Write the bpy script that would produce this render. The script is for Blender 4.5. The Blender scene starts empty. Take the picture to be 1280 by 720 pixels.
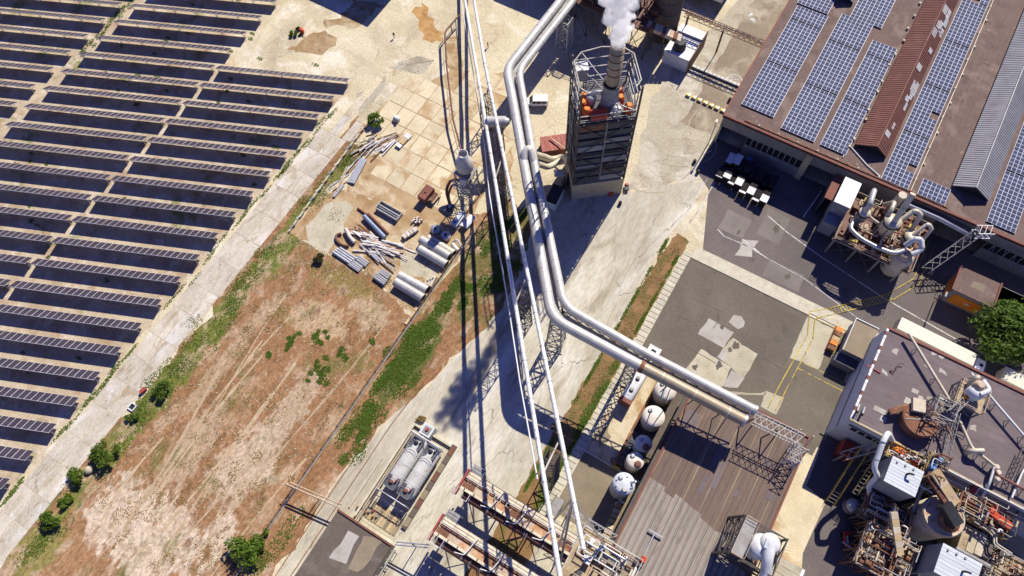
import bpy, math, random
from math import sin, cos, pi, radians, hypot, atan2
from mathutils import Vector, Matrix

scene = bpy.context.scene
COL = scene.collection
random.seed(7)

# ------------------------------------------------------------------ camera, sky, sun
# World axes: X along the factory street, Y up the street, Z up; metres. The drone hovers 130 m above the origin.
cam_data = bpy.data.cameras.new("camera")
cam = bpy.data.objects.new("camera", cam_data)
COL.objects.link(cam)
cam_data.sensor_width = 36.0
cam_data.lens = 24.76
cam_data.clip_start = 1.0
cam_data.clip_end = 4000.0
cam.matrix_world = Matrix(((0.858831,-0.458009,0.229430,0.0),(0.511423,0.792206,-0.332950,0.0),(-0.029261,0.403283,0.914607,130.0),(0,0,0,1)))
scene.camera = cam

world = bpy.data.worlds.new("World")
scene.world = world
world.use_nodes = True
wn = world.node_tree
sky = wn.nodes.new("ShaderNodeTexSky")
sky.sky_type = 'NISHITA'
sky.sun_disc = False
sky.sun_elevation = radians(45)
sky.sun_rotation = radians(0)
sky.air_density = 1.0
sky.dust_density = 0.1
sky.ozone_density = 5.0
sky_sat = wn.nodes.new("ShaderNodeHueSaturation")   # sky tinted towards violet blue to turn the shadows navy
sky_sat.inputs["Saturation"].default_value = 1.2
sky_sat.inputs["Hue"].default_value = 0.535
wn.links.new(sky.outputs[0], sky_sat.inputs["Color"])
wn.links.new(sky_sat.outputs[0], wn.nodes["Background"].inputs[0])
wn.nodes["Background"].inputs[1].default_value = 0.09

sun_data = bpy.data.lights.new("sun", 'SUN')
sun_data.energy = 5.0
sun_data.angle = radians(0.5)
sun_data.color = (1.0, 0.94, 0.84)
sun = bpy.data.objects.new("sun", sun_data)
COL.objects.link(sun)
sun.rotation_euler = (radians(-45), 0, radians(0))
sun.location = (0, 60, 200)

scene.view_settings.view_transform = 'Standard'
scene.view_settings.look = 'None'
scene.view_settings.exposure = 0.55
scene.view_settings.gamma = 1.0
scene.render.engine = 'CYCLES'
scene.cycles.max_bounces = 16
scene.cycles.diffuse_bounces = 2
scene.cycles.volume_bounces = 14

# ------------------------------------------------------------------ mesh builder
class MB:
    def __init__(self):
        self.v = []; self.f = []; self.sm = []; self.mi = []; self.cur = 0
    def add(self, vs, fs, smooth=False):
        b = len(self.v)
        self.v += [tuple(p) for p in vs]
        for f in fs:
            self.f.append(tuple(i + b for i in f)); self.sm.append(smooth); self.mi.append(self.cur)
        return self
    def box(self, x0, y0, z0, x1, y1, z1):
        return self.add([(x0,y0,z0),(x1,y0,z0),(x1,y1,z0),(x0,y1,z0),(x0,y0,z1),(x1,y0,z1),(x1,y1,z1),(x0,y1,z1)],
                        [(3,2,1,0),(4,5,6,7),(0,1,5,4),(1,2,6,5),(2,3,7,6),(3,0,4,7)])
    def obox(self, c, s, rz=0.0):
        cx, cy, cz = c; a, b = cos(rz), sin(rz); vs = []
        for dz in (-.5, .5):
            for dx, dy in ((-.5,-.5),(.5,-.5),(.5,.5),(-.5,.5)):
                x, y = dx*s[0], dy*s[1]
                vs.append((cx + a*x - b*y, cy + b*x + a*y, cz + dz*s[2]))
        return self.add(vs, [(3,2,1,0),(4,5,6,7),(0,1,5,4),(1,2,6,5),(2,3,7,6),(3,0,4,7)])
    def prism(self, poly, z0, z1):
        n = len(poly)
        ar = sum(poly[i][0]*poly[(i+1)%n][1]-poly[(i+1)%n][0]*poly[i][1] for i in range(n))
        if ar < 0: poly = poly[::-1]
        vs = [(p[0],p[1],z0) for p in poly] + [(p[0],p[1],z1) for p in poly]
        fs = [tuple(range(n-1,-1,-1)), tuple(range(n,2*n))] + [(i,(i+1)%n,n+(i+1)%n,n+i) for i in range(n)]
        return self.add(vs, fs)
    def frame(self, d):
        d = Vector(d).normalized()
        up = Vector((0,0,1)) if abs(d.z) < .95 else Vector((0,1,0))
        s = d.cross(up).normalized(); return s, s.cross(d).normalized()
    def bar(self, p, q, w, h=None):
        h = h or w; p, q = Vector(p), Vector(q); s, u = self.frame(q-p); vs = []
        for c in (p, q):
            for a, b in ((-.5,-.5),(.5,-.5),(.5,.5),(-.5,.5)): vs.append(c + s*a*w + u*b*h)
        return self.add(vs, [(3,2,1,0),(4,5,6,7),(0,1,5,4),(1,2,6,5),(2,3,7,6),(3,0,4,7)])
    def tube(self, path, r, n=10, caps=True):
        path = [Vector(p) for p in path]; m = len(path); rings = []
        r = r if isinstance(r, (list, tuple)) else [r]*m
        ref = None
        for i, p in enumerate(path):
            if i == 0: d = path[1]-p
            elif i == m-1: d = p-path[i-1]
            else: d = (path[i+1]-p).normalized() + (p-path[i-1]).normalized()
            d = d.normalized()
            if ref is None: s, u = self.frame(d)
            else:
                s = (ref - d*ref.dot(d)).normalized(); u = d.cross(s).normalized() * 1
                u = s.cross(d).normalized()
            ref = s; k = 1.0
            if 0 < i < m-1:
                ca = max(.5, (path[i+1]-p).normalized().dot(d)); k = 1/ca if ca < .98 else 1
            rings.append([p + (s*cos(2*pi*j/n) + u*sin(2*pi*j/n))*r[i] for j in range(n)])
        vs = [v for rg in rings for v in rg]
        fs = [(i*n+j, i*n+(j+1)%n, (i+1)*n+(j+1)%n, (i+1)*n+j) for i in range(m-1) for j in range(n)]
        self.add(vs, fs, True)
        if caps: self.add(rings[0], [tuple(range(n))]); self.add(rings[-1], [tuple(range(n-1,-1,-1))])
        return self
    def lathe(self, c, prof, n=20):
        m = len(prof)
        vs = [(c[0]+r*cos(2*pi*j/n), c[1]+r*sin(2*pi*j/n), c[2]+z) for r, z in prof for j in range(n)]
        fs = [(i*n+j, i*n+(j+1)%n, (i+1)*n+(j+1)%n, (i+1)*n+j) for i in range(m-1) for j in range(n)]
        self.add(vs, fs, True)
        if prof[-1][0] > .02: self.add([vs[(m-1)*n+j] for j in range(n)], [tuple(range(n))])
        if prof[0][0] > .02: self.add([vs[j] for j in range(n)], [tuple(range(n-1,-1,-1))])
        return self
    def quad(self, a, b, c, d):
        return self.add([a,b,c,d], [(0,1,2,3)])
    def mesh(self, name, mats, off=(0,0,0)):
        me = bpy.data.meshes.new(name)
        ox, oy, oz = off
        me.from_pydata([(x-ox,y-oy,z-oz) for x,y,z in self.v], [], self.f)
        me.polygons.foreach_set("use_smooth", self.sm)
        for m in (mats if isinstance(mats, (list, tuple)) else [mats]): me.materials.append(m)
        if any(self.mi): me.polygons.foreach_set("material_index", self.mi)
        me.update()
        return me

ORIG = {}
def arc(pts, rad, k=5):
    """polyline with its corners rounded"""
    pts = [Vector(p) for p in pts]; out = [pts[0]]
    for i in range(1, len(pts)-1):
        a, b, c = pts[i-1], pts[i], pts[i+1]
        r = min(rad, (a-b).length*.45, (c-b).length*.45)
        p0 = b+(a-b).normalized()*r; p1 = b+(c-b).normalized()*r
        for j in range(k+1):
            t = j/k; out.append(p0*(1-t)**2 + b*2*t*(1-t) + p1*t*t)
    return out + [pts[-1]]
def thing(name, label, cat, loc=(0,0,0), group=None):
    o = bpy.data.objects.new(name, None); COL.objects.link(o)
    o.location = loc; o.empty_display_size = .3; o['label'] = label; o['category'] = cat
    if group: o['group'] = group
    ORIG[o] = tuple(loc); return o
def part(name, mb, mat, parent, label=None, stuff=False):
    off = ORIG[parent]
    o = bpy.data.objects.new(name, mb.mesh(name, mat, off) if isinstance(mb, MB) else mb)
    COL.objects.link(o); o.parent = parent; ORIG[o] = off
    if label: o['label'] = label
    if stuff: o['kind'] = 'stuff'
    return o
def single(name, label, cat, mb, mat, loc=(0,0,0), group=None, smooth=None):
    o = bpy.data.objects.new(name, mb.mesh(name, mat, loc)); COL.objects.link(o); o.location = loc
    o['label'] = label; o['category'] = cat; ORIG[o] = tuple(loc)
    if group: o['group'] = group
    return o
def struct(name, mb, mat, kind='structure'):
    o = bpy.data.objects.new(name, mb.mesh(name, mat)); COL.objects.link(o); o['kind'] = kind
    ORIG[o] = (0,0,0); return o
def dup(root, loc, rz=0.0, label=None, group=None):
    r = root.copy(); COL.objects.link(r); r.location = loc; r.rotation_euler = (0,0,rz)
    if label: r['label'] = label
    if group: r['group'] = group
    ORIG[r] = tuple(loc)
    for ch in root.children:
        c = ch.copy(); COL.objects.link(c); c.parent = r
        for g in ch.children:
            d = g.copy(); COL.objects.link(d); d.parent = c
    return r
def piece(name, me, parent, loc, rz=0.0):
    """one more copy of a shared mesh as a part (loc relative to the parent)"""
    o = bpy.data.objects.new(name, me); COL.objects.link(o); o.parent = parent
    o.location = loc; o.rotation_euler = (0,0,rz); return o
def jag(poly, step=1.5, amp=.35, seed=1):
    rnd = random.Random(seed); out = []; n = len(poly)
    for i in range(n):
        a, b = poly[i], poly[(i+1)%n]; L = hypot(b[0]-a[0], b[1]-a[1]); k = max(1, int(L/step))
        for j in range(k):
            t = j/k; out.append((a[0]+(b[0]-a[0])*t + rnd.gauss(0,amp), a[1]+(b[1]-a[1])*t + rnd.gauss(0,amp)))
    return out
def flat(name, poly, z, mat, seed=0, amp=0.0, step=1.5):
    p = jag(poly, step, amp, seed) if amp else poly
    m = MB(); m.prism(p, z-.3, z)
    return struct(name, m, mat)
def ordinal(n): return {1:'first',2:'second',3:'third'}.get(n, f'{n}th')

# ------------------------------------------------------------------ materials
def mat(name, c, c2=None, scale=.5, rough=.85, metal=0.0, bump=0.0, stain=None, fine=.18, stripes=None, cracks=None, lo=.36, hi=.64, stretch=None, blobs=None, spec=.25, leafy=False):
    m = bpy.data.materials.new(name); m.use_nodes = True
    nt = m.node_tree; N = nt.nodes; L = nt.links; b = N["Principled BSDF"]
    b.inputs["Roughness"].default_value = rough; b.inputs["Metallic"].default_value = metal
    tc = N.new("ShaderNodeTexCoord"); oi = N.new("ShaderNodeObjectInfo")
    sc = N.new("ShaderNodeMath"); sc.operation = 'MULTIPLY'; sc.inputs[1].default_value = 61.0; L.new(oi.outputs["Random"], sc.inputs[0])
    ad = N.new("ShaderNodeVectorMath"); ad.operation = 'ADD'; L.new(tc.outputs["Object"], ad.inputs[0]); L.new(sc.outputs[0], ad.inputs[1])
    vec = ad.outputs[0]
    if stretch:
        mp = N.new("ShaderNodeMapping"); mp.inputs["Scale"].default_value = stretch; L.new(vec, mp.inputs[0]); vec = mp.outputs[0]
    def noise(s, d=6, v=None, dist=0.0):
        n = N.new("ShaderNodeTexNoise"); n.inputs["Scale"].default_value = s; n.inputs["Detail"].default_value = d
        n.inputs["Roughness"].default_value = .62; n.inputs["Distortion"].default_value = dist
        L.new(v or vec, n.inputs["Vector"]); return n.outputs["Fac"]
    def ramp(f, p0, p1, a=(0,0,0,1), bb=(1,1,1,1)):
        r = N.new("ShaderNodeValToRGB"); e = r.color_ramp.elements; e[0].position = p0; e[1].position = p1
        e[0].color = a; e[1].color = bb; L.new(f, r.inputs[0]); return r.outputs[0]
    def mix(f, a, bb, typ='MIX'):
        x = N.new("ShaderNodeMix"); x.data_type = 'RGBA'; x.blend_type = typ
        if isinstance(f, float): x.inputs[0].default_value = f
        else: L.new(f, x.inputs[0])
        for s, i in ((a,6),(bb,7)):
            if isinstance(s, tuple): x.inputs[i].default_value = s
            else: L.new(s, x.inputs[i])
        return x.outputs[2]
    def rgba(t): return (t[0], t[1], t[2], 1)
    c2 = c2 or tuple(x*.8 for x in c)
    n1 = noise(scale, 7)
    col = ramp(n1, lo, hi, rgba(c), rgba(c2))
    if blobs:                                    # large soil patches with a place of their own
        pos = N.new("ShaderNodeSeparateXYZ"); L.new(tc.outputs["Object"], pos.inputs[0])
        wob = noise(.22, 6); wob2 = noise(.9, 5)
        for (bx, by, rx, ry, bc, k) in blobs:
            def q(out, c0, r0):
                a = N.new("ShaderNodeMath"); a.operation = 'SUBTRACT'; L.new(out, a.inputs[0]); a.inputs[1].default_value = c0
                d = N.new("ShaderNodeMath"); d.operation = 'DIVIDE'; L.new(a.outputs[0], d.inputs[0]); d.inputs[1].default_value = r0
                e = N.new("ShaderNodeMath"); e.operation = 'MULTIPLY'; L.new(d.outputs[0], e.inputs[0]); L.new(d.outputs[0], e.inputs[1]); return e.outputs[0]
            s = N.new("ShaderNodeMath"); s.operation = 'ADD'; L.new(q(pos.outputs[0], bx, rx), s.inputs[0]); L.new(q(pos.outputs[1], by, ry), s.inputs[1])
            t = N.new("ShaderNodeMath"); t.operation = 'MULTIPLY_ADD'; L.new(wob, t.inputs[0]); t.inputs[1].default_value = 3.2; t.inputs[2].default_value = -1.6
            t2 = N.new("ShaderNodeMath"); t2.operation = 'MULTIPLY_ADD'; L.new(wob2, t2.inputs[0]); t2.inputs[1].default_value = 2.6; t2.inputs[2].default_value = -1.3
            w = N.new("ShaderNodeMath"); w.operation = 'ADD'; L.new(s.outputs[0], w.inputs[0]); L.new(t.outputs[0], w.inputs[1])
            w2 = N.new("ShaderNodeMath"); w2.operation = 'ADD'; L.new(w.outputs[0], w2.inputs[0]); L.new(t2.outputs[0], w2.inputs[1])
            f = ramp(w2.outputs[0], .55, 1.0, (k,k,k,1), (0,0,0,1))
            col = mix(f, col, rgba(bc))
    if stain:
        for (sc_, amt, scl, p0, p1) in (stain if isinstance(stain, list) else [stain]):
            f = ramp(noise(scl, 6, None, .4), p0, p1, (0,0,0,1), (amt,amt,amt,1))
            col = mix(f, col, rgba(sc_))
    if stripes:                                  # (axis, period, width, colour, strength)
        for (ax, per, wid, scol, k) in (stripes if isinstance(stripes, list) else [stripes]):
            sp = N.new("ShaderNodeSeparateXYZ"); L.new(tc.outputs["Object"], sp.inputs[0])
            wv = N.new("ShaderNodeMath"); wv.operation = 'MULTIPLY_ADD'; L.new(noise(.15, 3), wv.inputs[0]); wv.inputs[1].default_value = .25; L.new(sp.outputs[ax], wv.inputs[2])
            md = N.new("ShaderNodeMath"); md.operation = 'PINGPONG'; md.inputs[1].default_value = per/2; L.new(wv.outputs[0], md.inputs[0])
            f = ramp(md.outputs[0], wid, wid*1.8, (k,k,k,1), (0,0,0,1))
            g = N.new("ShaderNodeMath"); g.operation = 'MULTIPLY'; L.new(f, g.inputs[0]); L.new(ramp(noise(.35, 5), .35, .6), g.inputs[1])
            col = mix(g.outputs[0], col, rgba(scol))
    if cracks:
        s, wid, k = cracks
        v2 = N.new("ShaderNodeVectorMath"); v2.operation = 'MULTIPLY_ADD'
        nz = N.new("ShaderNodeTexNoise"); nz.inputs["Scale"].default_value = .6; nz.inputs["Detail"].default_value = 4; L.new(vec, nz.inputs["Vector"])
        L.new(nz.outputs["Color"], v2.inputs[0]); v2.inputs[1].default_value = (2,2,2); L.new(vec, v2.inputs[2])
        vo = N.new("ShaderNodeTexVoronoi"); vo.feature = 'DISTANCE_TO_EDGE'; vo.inputs["Scale"].default_value = s; L.new(v2.outputs[0], vo.inputs["Vector"])
        f = ramp(vo.outputs["Distance"], wid*.4, wid, (k,k,k,1), (0,0,0,1))
        g = N.new("ShaderNodeMath"); g.operation = 'MULTIPLY'; L.new(f, g.inputs[0]); L.new(ramp(noise(.12, 4), .42, .58), g.inputs[1])
        col = mix(g.outputs[0], col, (.12,.09,.055,1))
    nf = noise(scale*9+1.2, 4)
    col = mix(1.0, col, ramp(nf, .25, .75, (1-fine,1-fine,1-fine,1), (1+fine*.5,1+fine*.5,1+fine*.5,1)), 'MULTIPLY')
    hs = N.new("ShaderNodeHueSaturation"); L.new(col, hs.inputs["Color"])
    vr = N.new("ShaderNodeMath"); vr.operation = 'MULTIPLY_ADD'; L.new(oi.outputs["Random"], vr.inputs[0]); vr.inputs[1].default_value = .16; vr.inputs[2].default_value = .92
    L.new(vr.outputs[0], hs.inputs["Value"])
    L.new(hs.outputs[0], b.inputs["Base Color"])
    b.inputs["Specular IOR Level"].default_value = spec
    if leafy:                                    # leaves let light through
        tr = N.new("ShaderNodeBsdfTranslucent"); L.new(hs.outputs[0], tr.inputs["Color"]); mx = N.new("ShaderNodeMixShader"); mx.inputs[0].default_value = .45
        L.new(b.outputs[0], mx.inputs[1]); L.new(tr.outputs[0], mx.inputs[2]); L.new(mx.outputs[0], N["Material Output"].inputs["Surface"])
    if bump:
        bp = N.new("ShaderNodeBump"); bp.inputs["Strength"].default_value = bump; bp.inputs["Distance"].default_value = .15
        L.new(nf, bp.inputs["Height"]); L.new(bp.outputs[0], b.inputs["Normal"])
    return m

BROWN = (.16,.085,.035)
M_concrete = mat("yard concrete", (.56,.49,.33), (.46,.39,.25), .09, .9, stain=[((.33,.27,.18), .75, .05, .52, .66), ((.66,.61,.48), .8, .11, .54, .66), ((.36,.22,.10), .6, .16, .62, .74)], cracks=(.16, .012, .45), fine=.26, bump=.3)
M_slab = mat("slab concrete", (.58,.50,.33), (.50,.42,.27), .25, .9, stain=[((.36,.22,.10), .85, .16, .52, .64), ((.64,.58,.42), .6, .2, .55, .7)], fine=.2, bump=.25)
M_road = mat("road concrete", (.50,.46,.35), (.40,.36,.265), .14, .88, stain=[((.57,.55,.47), .85, .12, .5, .64), ((.27,.225,.15), .85, .26, .54, .66), ((.36,.32,.24), .7, .07, .5, .62)], cracks=(.16, .009, .7), fine=.26, bump=.2, stretch=(1,.28,1))
M_plaza = mat("plaza concrete", (.41,.365,.265), (.33,.29,.205), .1, .88, stain=[((.50,.46,.37), .85, .1, .52, .62), ((.25,.205,.14), .75, .17, .55, .68), ((.46,.42,.33), .6, .35, .56, .66)], cracks=(.15, .011, .65), fine=.28, bump=.2)
M_service = mat("service road", (.53,.48,.385), (.41,.36,.275), .35, .9, stain=[((.60,.58,.53), .8, .3, .54, .66), ((.31,.235,.14), .8, .45, .56, .66), ((.2,.2,.06), .5, .8, .66, .74)], cracks=(.4, .012, .5), fine=.28, bump=.4, stretch=(1,.4,1))
M_lot = mat("lot asphalt", (.142,.120,.090), (.118,.10,.075), .12, .9, stain=[((.16,.14,.105), .8, .1, .5, .68), ((.085,.07,.055), .7, .3, .6, .72), ((.2,.15,.1), .5, .5, .68, .75)], fine=.2, bump=.2)
M_apron = mat("apron asphalt", (.14,.118,.106), (.112,.095,.086), .1, .9, stain=[((.15,.125,.11), .8, .08, .52, .6), ((.06,.05,.05), .7, .3, .62, .74)], fine=.2, bump=.2)
M_apron2 = mat("grey patch asphalt", (.20,.175,.15), (.165,.145,.125), .3, .9, fine=.2, bump=.2)
M_patch = mat("pale concrete patch", (.40,.375,.33), (.34,.31,.26), .3, .9, stain=((.27,.23,.17), .6, .6, .58, .7), fine=.15)
M_patch2 = mat("cream concrete patch", (.44,.40,.29), (.36,.32,.22), .3, .9, stain=((.25,.21,.14), .6, .6, .58, .7), fine=.18)
M_dirt = mat("bare soil", (.30,.165,.08), (.235,.12,.052), .12, .97,
    stain=[((.42,.30,.19), .85, .3, .52, .64), ((.155,.075,.03), .75, .45, .57, .68), ((.12,.13,.03), .6, .18, .58, .68), ((.42,.34,.2), .7, .8, .6, .72), ((.09,.05,.022), .6, 1.3, .6, .7)], fine=.5, bump=1.0, stretch=(1,.55,1),
    blobs=[(-65,-26,14,8,(.55,.45,.33),.9), (-57,-8,6,9,(.50,.40,.28),.8), (-53,-19,3,4,(.56,.46,.34),.8), (-62,22,6,5,(.44,.33,.19),.7), (-54,28,4,4,(.42,.33,.2),.7),
           (-80,0,3.0,36,(.125,.15,.025),.92), (-80,-38,5,7,(.20,.19,.05),.8), (-79,40,3.4,18,(.13,.15,.03),.9), (-42,26,3.6,13,(.075,.10,.02),.9), (-38,52,8,18,(.11,.11,.03),.8), (-56,0,3,14,(.44,.34,.23),.7), (-68,-10,4,10,(.42,.31,.2),.7), (-73,8,2,16,(.37,.27,.16),.7), (-60,-14,2,2,(.16,.13,.03),.7),
           (-62,31,9,3,(.2,.16,.05),.7), (-68,40,10,6,(.5,.42,.26),.6)])
M_soil = mat("yard soil", (.40,.29,.16), (.28,.17,.075), .25, .95, stain=[((.5,.42,.27), .8, .2, .5, .62), ((.2,.11,.05), .6, .5, .6, .7)], fine=.3, bump=.5)
M_sand = mat("sand", (.5,.31,.12), (.38,.21,.075), .4, .95, fine=.35, bump=.8, stain=((.24,.12,.04), .7, .8, .55, .68))
M_verge = mat("verge soil", (.30,.17,.075), (.22,.13,.05), .5, .97, stain=[((.12,.13,.03), .8, .35, .52, .62)], fine=.4, bump=.8)
M_kerb = mat("kerb concrete", (.52,.48,.37), (.42,.38,.28), .6, .9, stain=((.28,.23,.15), .6, 1.2, .6, .72), fine=.2)
M_white_line = mat("white road paint", (.60,.58,.53), (.42,.40,.36), 1.5, .8, fine=.3, stain=((.16,.14,.12), .8, .8, .52, .62))
M_yellow_line = mat("yellow road paint", (.56,.43,.06), (.40,.31,.06), 1.5, .8, fine=.3, stain=((.15,.12,.08), .85, .9, .5, .6))
M_leaf = mat("leaf", (.085,.15,.018), (.12,.19,.025), 1.5, .6, fine=.4, leafy=True)
M_leaf_b = mat("bright leaf", (.10,.17,.02), (.14,.22,.02), 1.5, .6, fine=.4, leafy=True)
M_leaf_d = mat("dark leaf", (.035,.062,.014), (.06,.085,.02), 1.5, .6, fine=.4, leafy=True)
M_dry = mat("dry grass", (.46,.33,.16), (.34,.26,.10), 1.0, .9, fine=.4, leafy=True)
M_bark = mat("bark", (.13,.09,.06), (.09,.06,.04), 3, .95, bump=.5)
M_glass_pv = mat("solar glass", (.046,.036,.047), (.036,.029,.040), .5, .35, fine=.05)
M_alu = mat("aluminium frame", (.55,.52,.52), (.45,.43,.43), 1, .45, fine=.05)
M_galv = mat("galvanised steel", (.5,.5,.5), (.38,.385,.39), .8, .42, .55, fine=.15)
M_steel = mat("silver cladding", (.50,.485,.445), (.40,.385,.35), .5, .45, .2, fine=.1, stain=((.34,.27,.2), .5, .7, .62, .72))
M_cream_pipe = mat("cream pipe paint", (.56,.50,.38), (.46,.40,.29), .4, .5, .1, fine=.12, stain=((.3,.2,.11), .6, .5, .6, .72))
M_white = mat("white paint", (.64,.64,.62), (.54,.54,.52), .5, .5, fine=.08, stain=((.5,.45,.36), .5, .6, .6, .74))
M_cleanwhite = mat("vehicle white", (.80,.80,.78), (.76,.76,.74), .5, .3, fine=.03)
M_offwhite = mat("off white panel", (.52,.54,.55), (.45,.48,.49), .4, .5, fine=.08)
M_grey = mat("grey cladding", (.25,.25,.265), (.20,.20,.215), .5, .6, fine=.12)
M_darkgrey = mat("dark cladding", (.085,.085,.095), (.06,.06,.068), .6, .6, fine=.15)
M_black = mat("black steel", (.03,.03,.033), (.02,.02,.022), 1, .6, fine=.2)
M_ironwork = mat("dark steelwork", (.07,.065,.065), (.11,.085,.065), .7, .6, fine=.2)
M_lattice = mat("grey steelwork", (.32,.31,.29), (.23,.21,.19), .7, .55, .2, fine=.2)
M_rust = mat("rusty steel", (.22,.10,.052), (.145,.065,.036), .9, .8, fine=.3, stain=[((.42,.24,.13), .7, .6, .54, .66), ((.09,.04,.025), .7, 1.4, .58, .7)], bump=.2)
M_rust_pale = mat("rust streaked cream", (.52,.42,.30), (.42,.30,.20), .8, .75, fine=.25, stain=[((.33,.13,.055), .85, .9, .54, .68)])
M_red = mat("faded red paint", (.34,.055,.04), (.25,.05,.04), .8, .6, fine=.2, stain=((.2,.09,.06), .6, 1, .58, .7))
M_redbright = mat("bright red paint", (.52,.07,.025), (.42,.05,.02), 1, .5, fine=.1)
M_brick = mat("brick red trim", (.22,.085,.06), (.16,.07,.05), .8, .85, fine=.25)
M_orange = mat("orange paint", (.62,.20,.02), (.56,.17,.02), .5, .55, fine=.08)
M_yellow = mat("yellow paint", (.48,.34,.06), (.34,.24,.07), 1, .6, fine=.15)
M_blue = mat("blue paint", (.12,.24,.44), (.09,.19,.38), 1, .5, fine=.1)
M_roof_main = mat("brown roofing felt", (.145,.098,.080), (.112,.074,.061), .16, .9, fine=.16, stain=[((.20,.145,.115), .85, .16, .5, .64), ((.085,.055,.045), .75, .3, .56, .68), ((.27,.205,.155), .7, .6, .62, .72)], stripes=[(0, 1.1, .035, (.08,.045,.035), .5)])
M_roof_brown = mat("striped roofing felt", (.165,.118,.092), (.138,.098,.076), .2, .9, fine=.18, stain=[((.2,.14,.105), .7, .2, .54, .66), ((.09,.055,.04), .6, .3, .58, .72)], stripes=[(0, 1.02, .05, (.09,.055,.042), .85), (0, 3.1, .06, (.36,.28,.17), .8)], stretch=(1.6,.25,1))
M_roof_grey = mat("grey roofing felt", (.29,.255,.205), (.24,.21,.17), .3, .9, fine=.18, stain=[((.17,.145,.115), .8, .5, .55, .64)], stripes=[(0, 1.02, .05, (.13,.105,.085), .8), (0, 2.7, .08, (.19,.16,.13), .7)], stretch=(1.6,.25,1))
M_roof_purple = mat("mauve roofing felt", (.152,.122,.12), (.128,.10,.10), .25, .9, fine=.14, stain=[((.19,.15,.15), .7, .3, .52, .7), ((.10,.07,.072), .6, .35, .58, .72)], stretch=(.35,1.3,1))
M_roof_dark = mat("dark roofing", (.125,.10,.08), (.10,.08,.065), .3, .9, fine=.25, stain=[((.17,.14,.11), .7, .3, .52, .66)])
M_roof_tan = mat("tan roofing", (.24,.195,.13), (.20,.16,.105), .3, .9, fine=.2)
M_corr_brown = mat("brown corrugated sheet", (.185,.075,.05), (.15,.062,.043), .5, .6, fine=.15, stain=((.24,.12,.08), .6, .4, .55, .68))
M_corr_grey = mat("grey corrugated sheet", (.31,.30,.29), (.25,.24,.235), .4, .5, .2, fine=.15, stain=((.2,.16,.13), .6, .5, .58, .72))
M_pale_sheet = mat("bare zinc sheet", (.50,.50,.48), (.40,.38,.35), 1.2, .6, .2, fine=.2)
M_wall_beige = mat("rendered wall", (.46,.40,.27), (.37,.31,.20), .3, .9, fine=.15, stain=((.2,.16,.1), .6, .7, .58, .72))
M_wall_grey = mat("grey wall", (.24,.23,.22), (.19,.18,.17), .3, .9, fine=.15)
M_wall_white = mat("white wall", (.62,.62,.64), (.55,.55,.57), .3, .8, fine=.1, stain=((.38,.34,.3), .6, .5, .6, .72))
M_window = mat("window glass", (.02,.022,.027), (.015,.016,.02), 1, .15, fine=.05)
M_tank = mat("tank paint", (.55,.48,.36), (.45,.38,.27), .4, .6, fine=.12, stain=[((.33,.17,.07), .8, .6, .58, .74), ((.36,.33,.27), .7, .9, .55, .66)])
M_brownpaint = mat("brown duct paint", (.16,.07,.045), (.115,.05,.035), .7, .6, fine=.2, stain=((.26,.12,.07), .7, .8, .56, .7))
M_tan_deck = mat("dusty steel deck", (.42,.34,.21), (.30,.22,.13), .8, .85, fine=.3, stain=((.22,.10,.05), .8, .8, .54, .68))
M_wood = mat("pale timber", (.50,.38,.21), (.42,.30,.16), 1, .85, fine=.25)
M_rubber = mat("tyre rubber", (.02,.02,.02), (.015,.015,.015), 1, .9)
M_skin = mat("skin", (.45,.27,.18), (.42,.25,.17), 2, .6, fine=.05)
M_cloth = mat("dark work clothes", (.02,.022,.03), (.03,.03,.04), 2, .9, fine=.1)

M_sideroad = mat("worn brown asphalt", (.27,.215,.15), (.21,.165,.115), .12, .9, stain=[((.42,.37,.27), .8, .1, .52, .64), ((.15,.115,.08), .7, .3, .58, .7)], fine=.24, bump=.2)
M_tyremark = mat("tyre mark", (.32,.265,.175), (.38,.32,.215), .6, .9, fine=.25)
M_plaza_light = mat("dusty swept mark", (.47,.42,.31), (.42,.36,.25), .6, .9, fine=.25)
M_dullpipe = mat("dull cream lagging", (.33,.275,.19), (.27,.22,.15), .5, .5, .2, fine=.12, stain=((.2,.14,.09), .6, .6, .6, .72))

M_whitelat = mat("pale grey steelwork", (.48,.47,.44), (.38,.36,.33), .8, .55, .1, fine=.15)
M_redroof = mat("weathered red sheet", (.36,.12,.09), (.29,.09,.07), .7, .7, fine=.2, stain=((.42,.25,.2), .6, .8, .55, .68))
M_greytank = mat("weathered white tank", (.50,.49,.45), (.42,.41,.37), .5, .55, fine=.12, stain=((.3,.24,.17), .7, .7, .56, .7))

M_rustorange = mat("orange rust cover", (.52,.30,.15), (.42,.20,.09), .9, .8, fine=.25, stain=[((.55,.42,.28), .8, .7, .5, .64), ((.2,.08,.035), .7, 1.2, .6, .7)])
M_creambeam = mat("dirty cream steel", (.66,.58,.42), (.56,.47,.32), .8, .7, fine=.2, stain=[((.35,.18,.09), .75, .8, .58, .7), ((.64,.58,.47), .6, .4, .55, .65)])
M_bundle = mat("dark wrapping film", (.034,.029,.031), (.024,.021,.022), .8, .9, fine=.15, spec=.03)

M_solarsoil = mat("solar field ground", (.50,.42,.29), (.40,.32,.21), .18, .92, stain=[((.33,.22,.13), .75, .2, .5, .64), ((.16,.17,.04), .8, .14, .58, .68), ((.60,.53,.42), .7, .35, .55, .66)], fine=.28, bump=.3)
M_rut = mat("pale wheel rut", (.46,.35,.22), (.36,.26,.15), .5, .95, fine=.3)
M_thinpipe = mat("weathered pale pipe", (.62,.62,.59), (.53,.53,.50), .5, .5, .05, fine=.1, stain=[((.40,.36,.30), .7, .6, .56, .66)])

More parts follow.
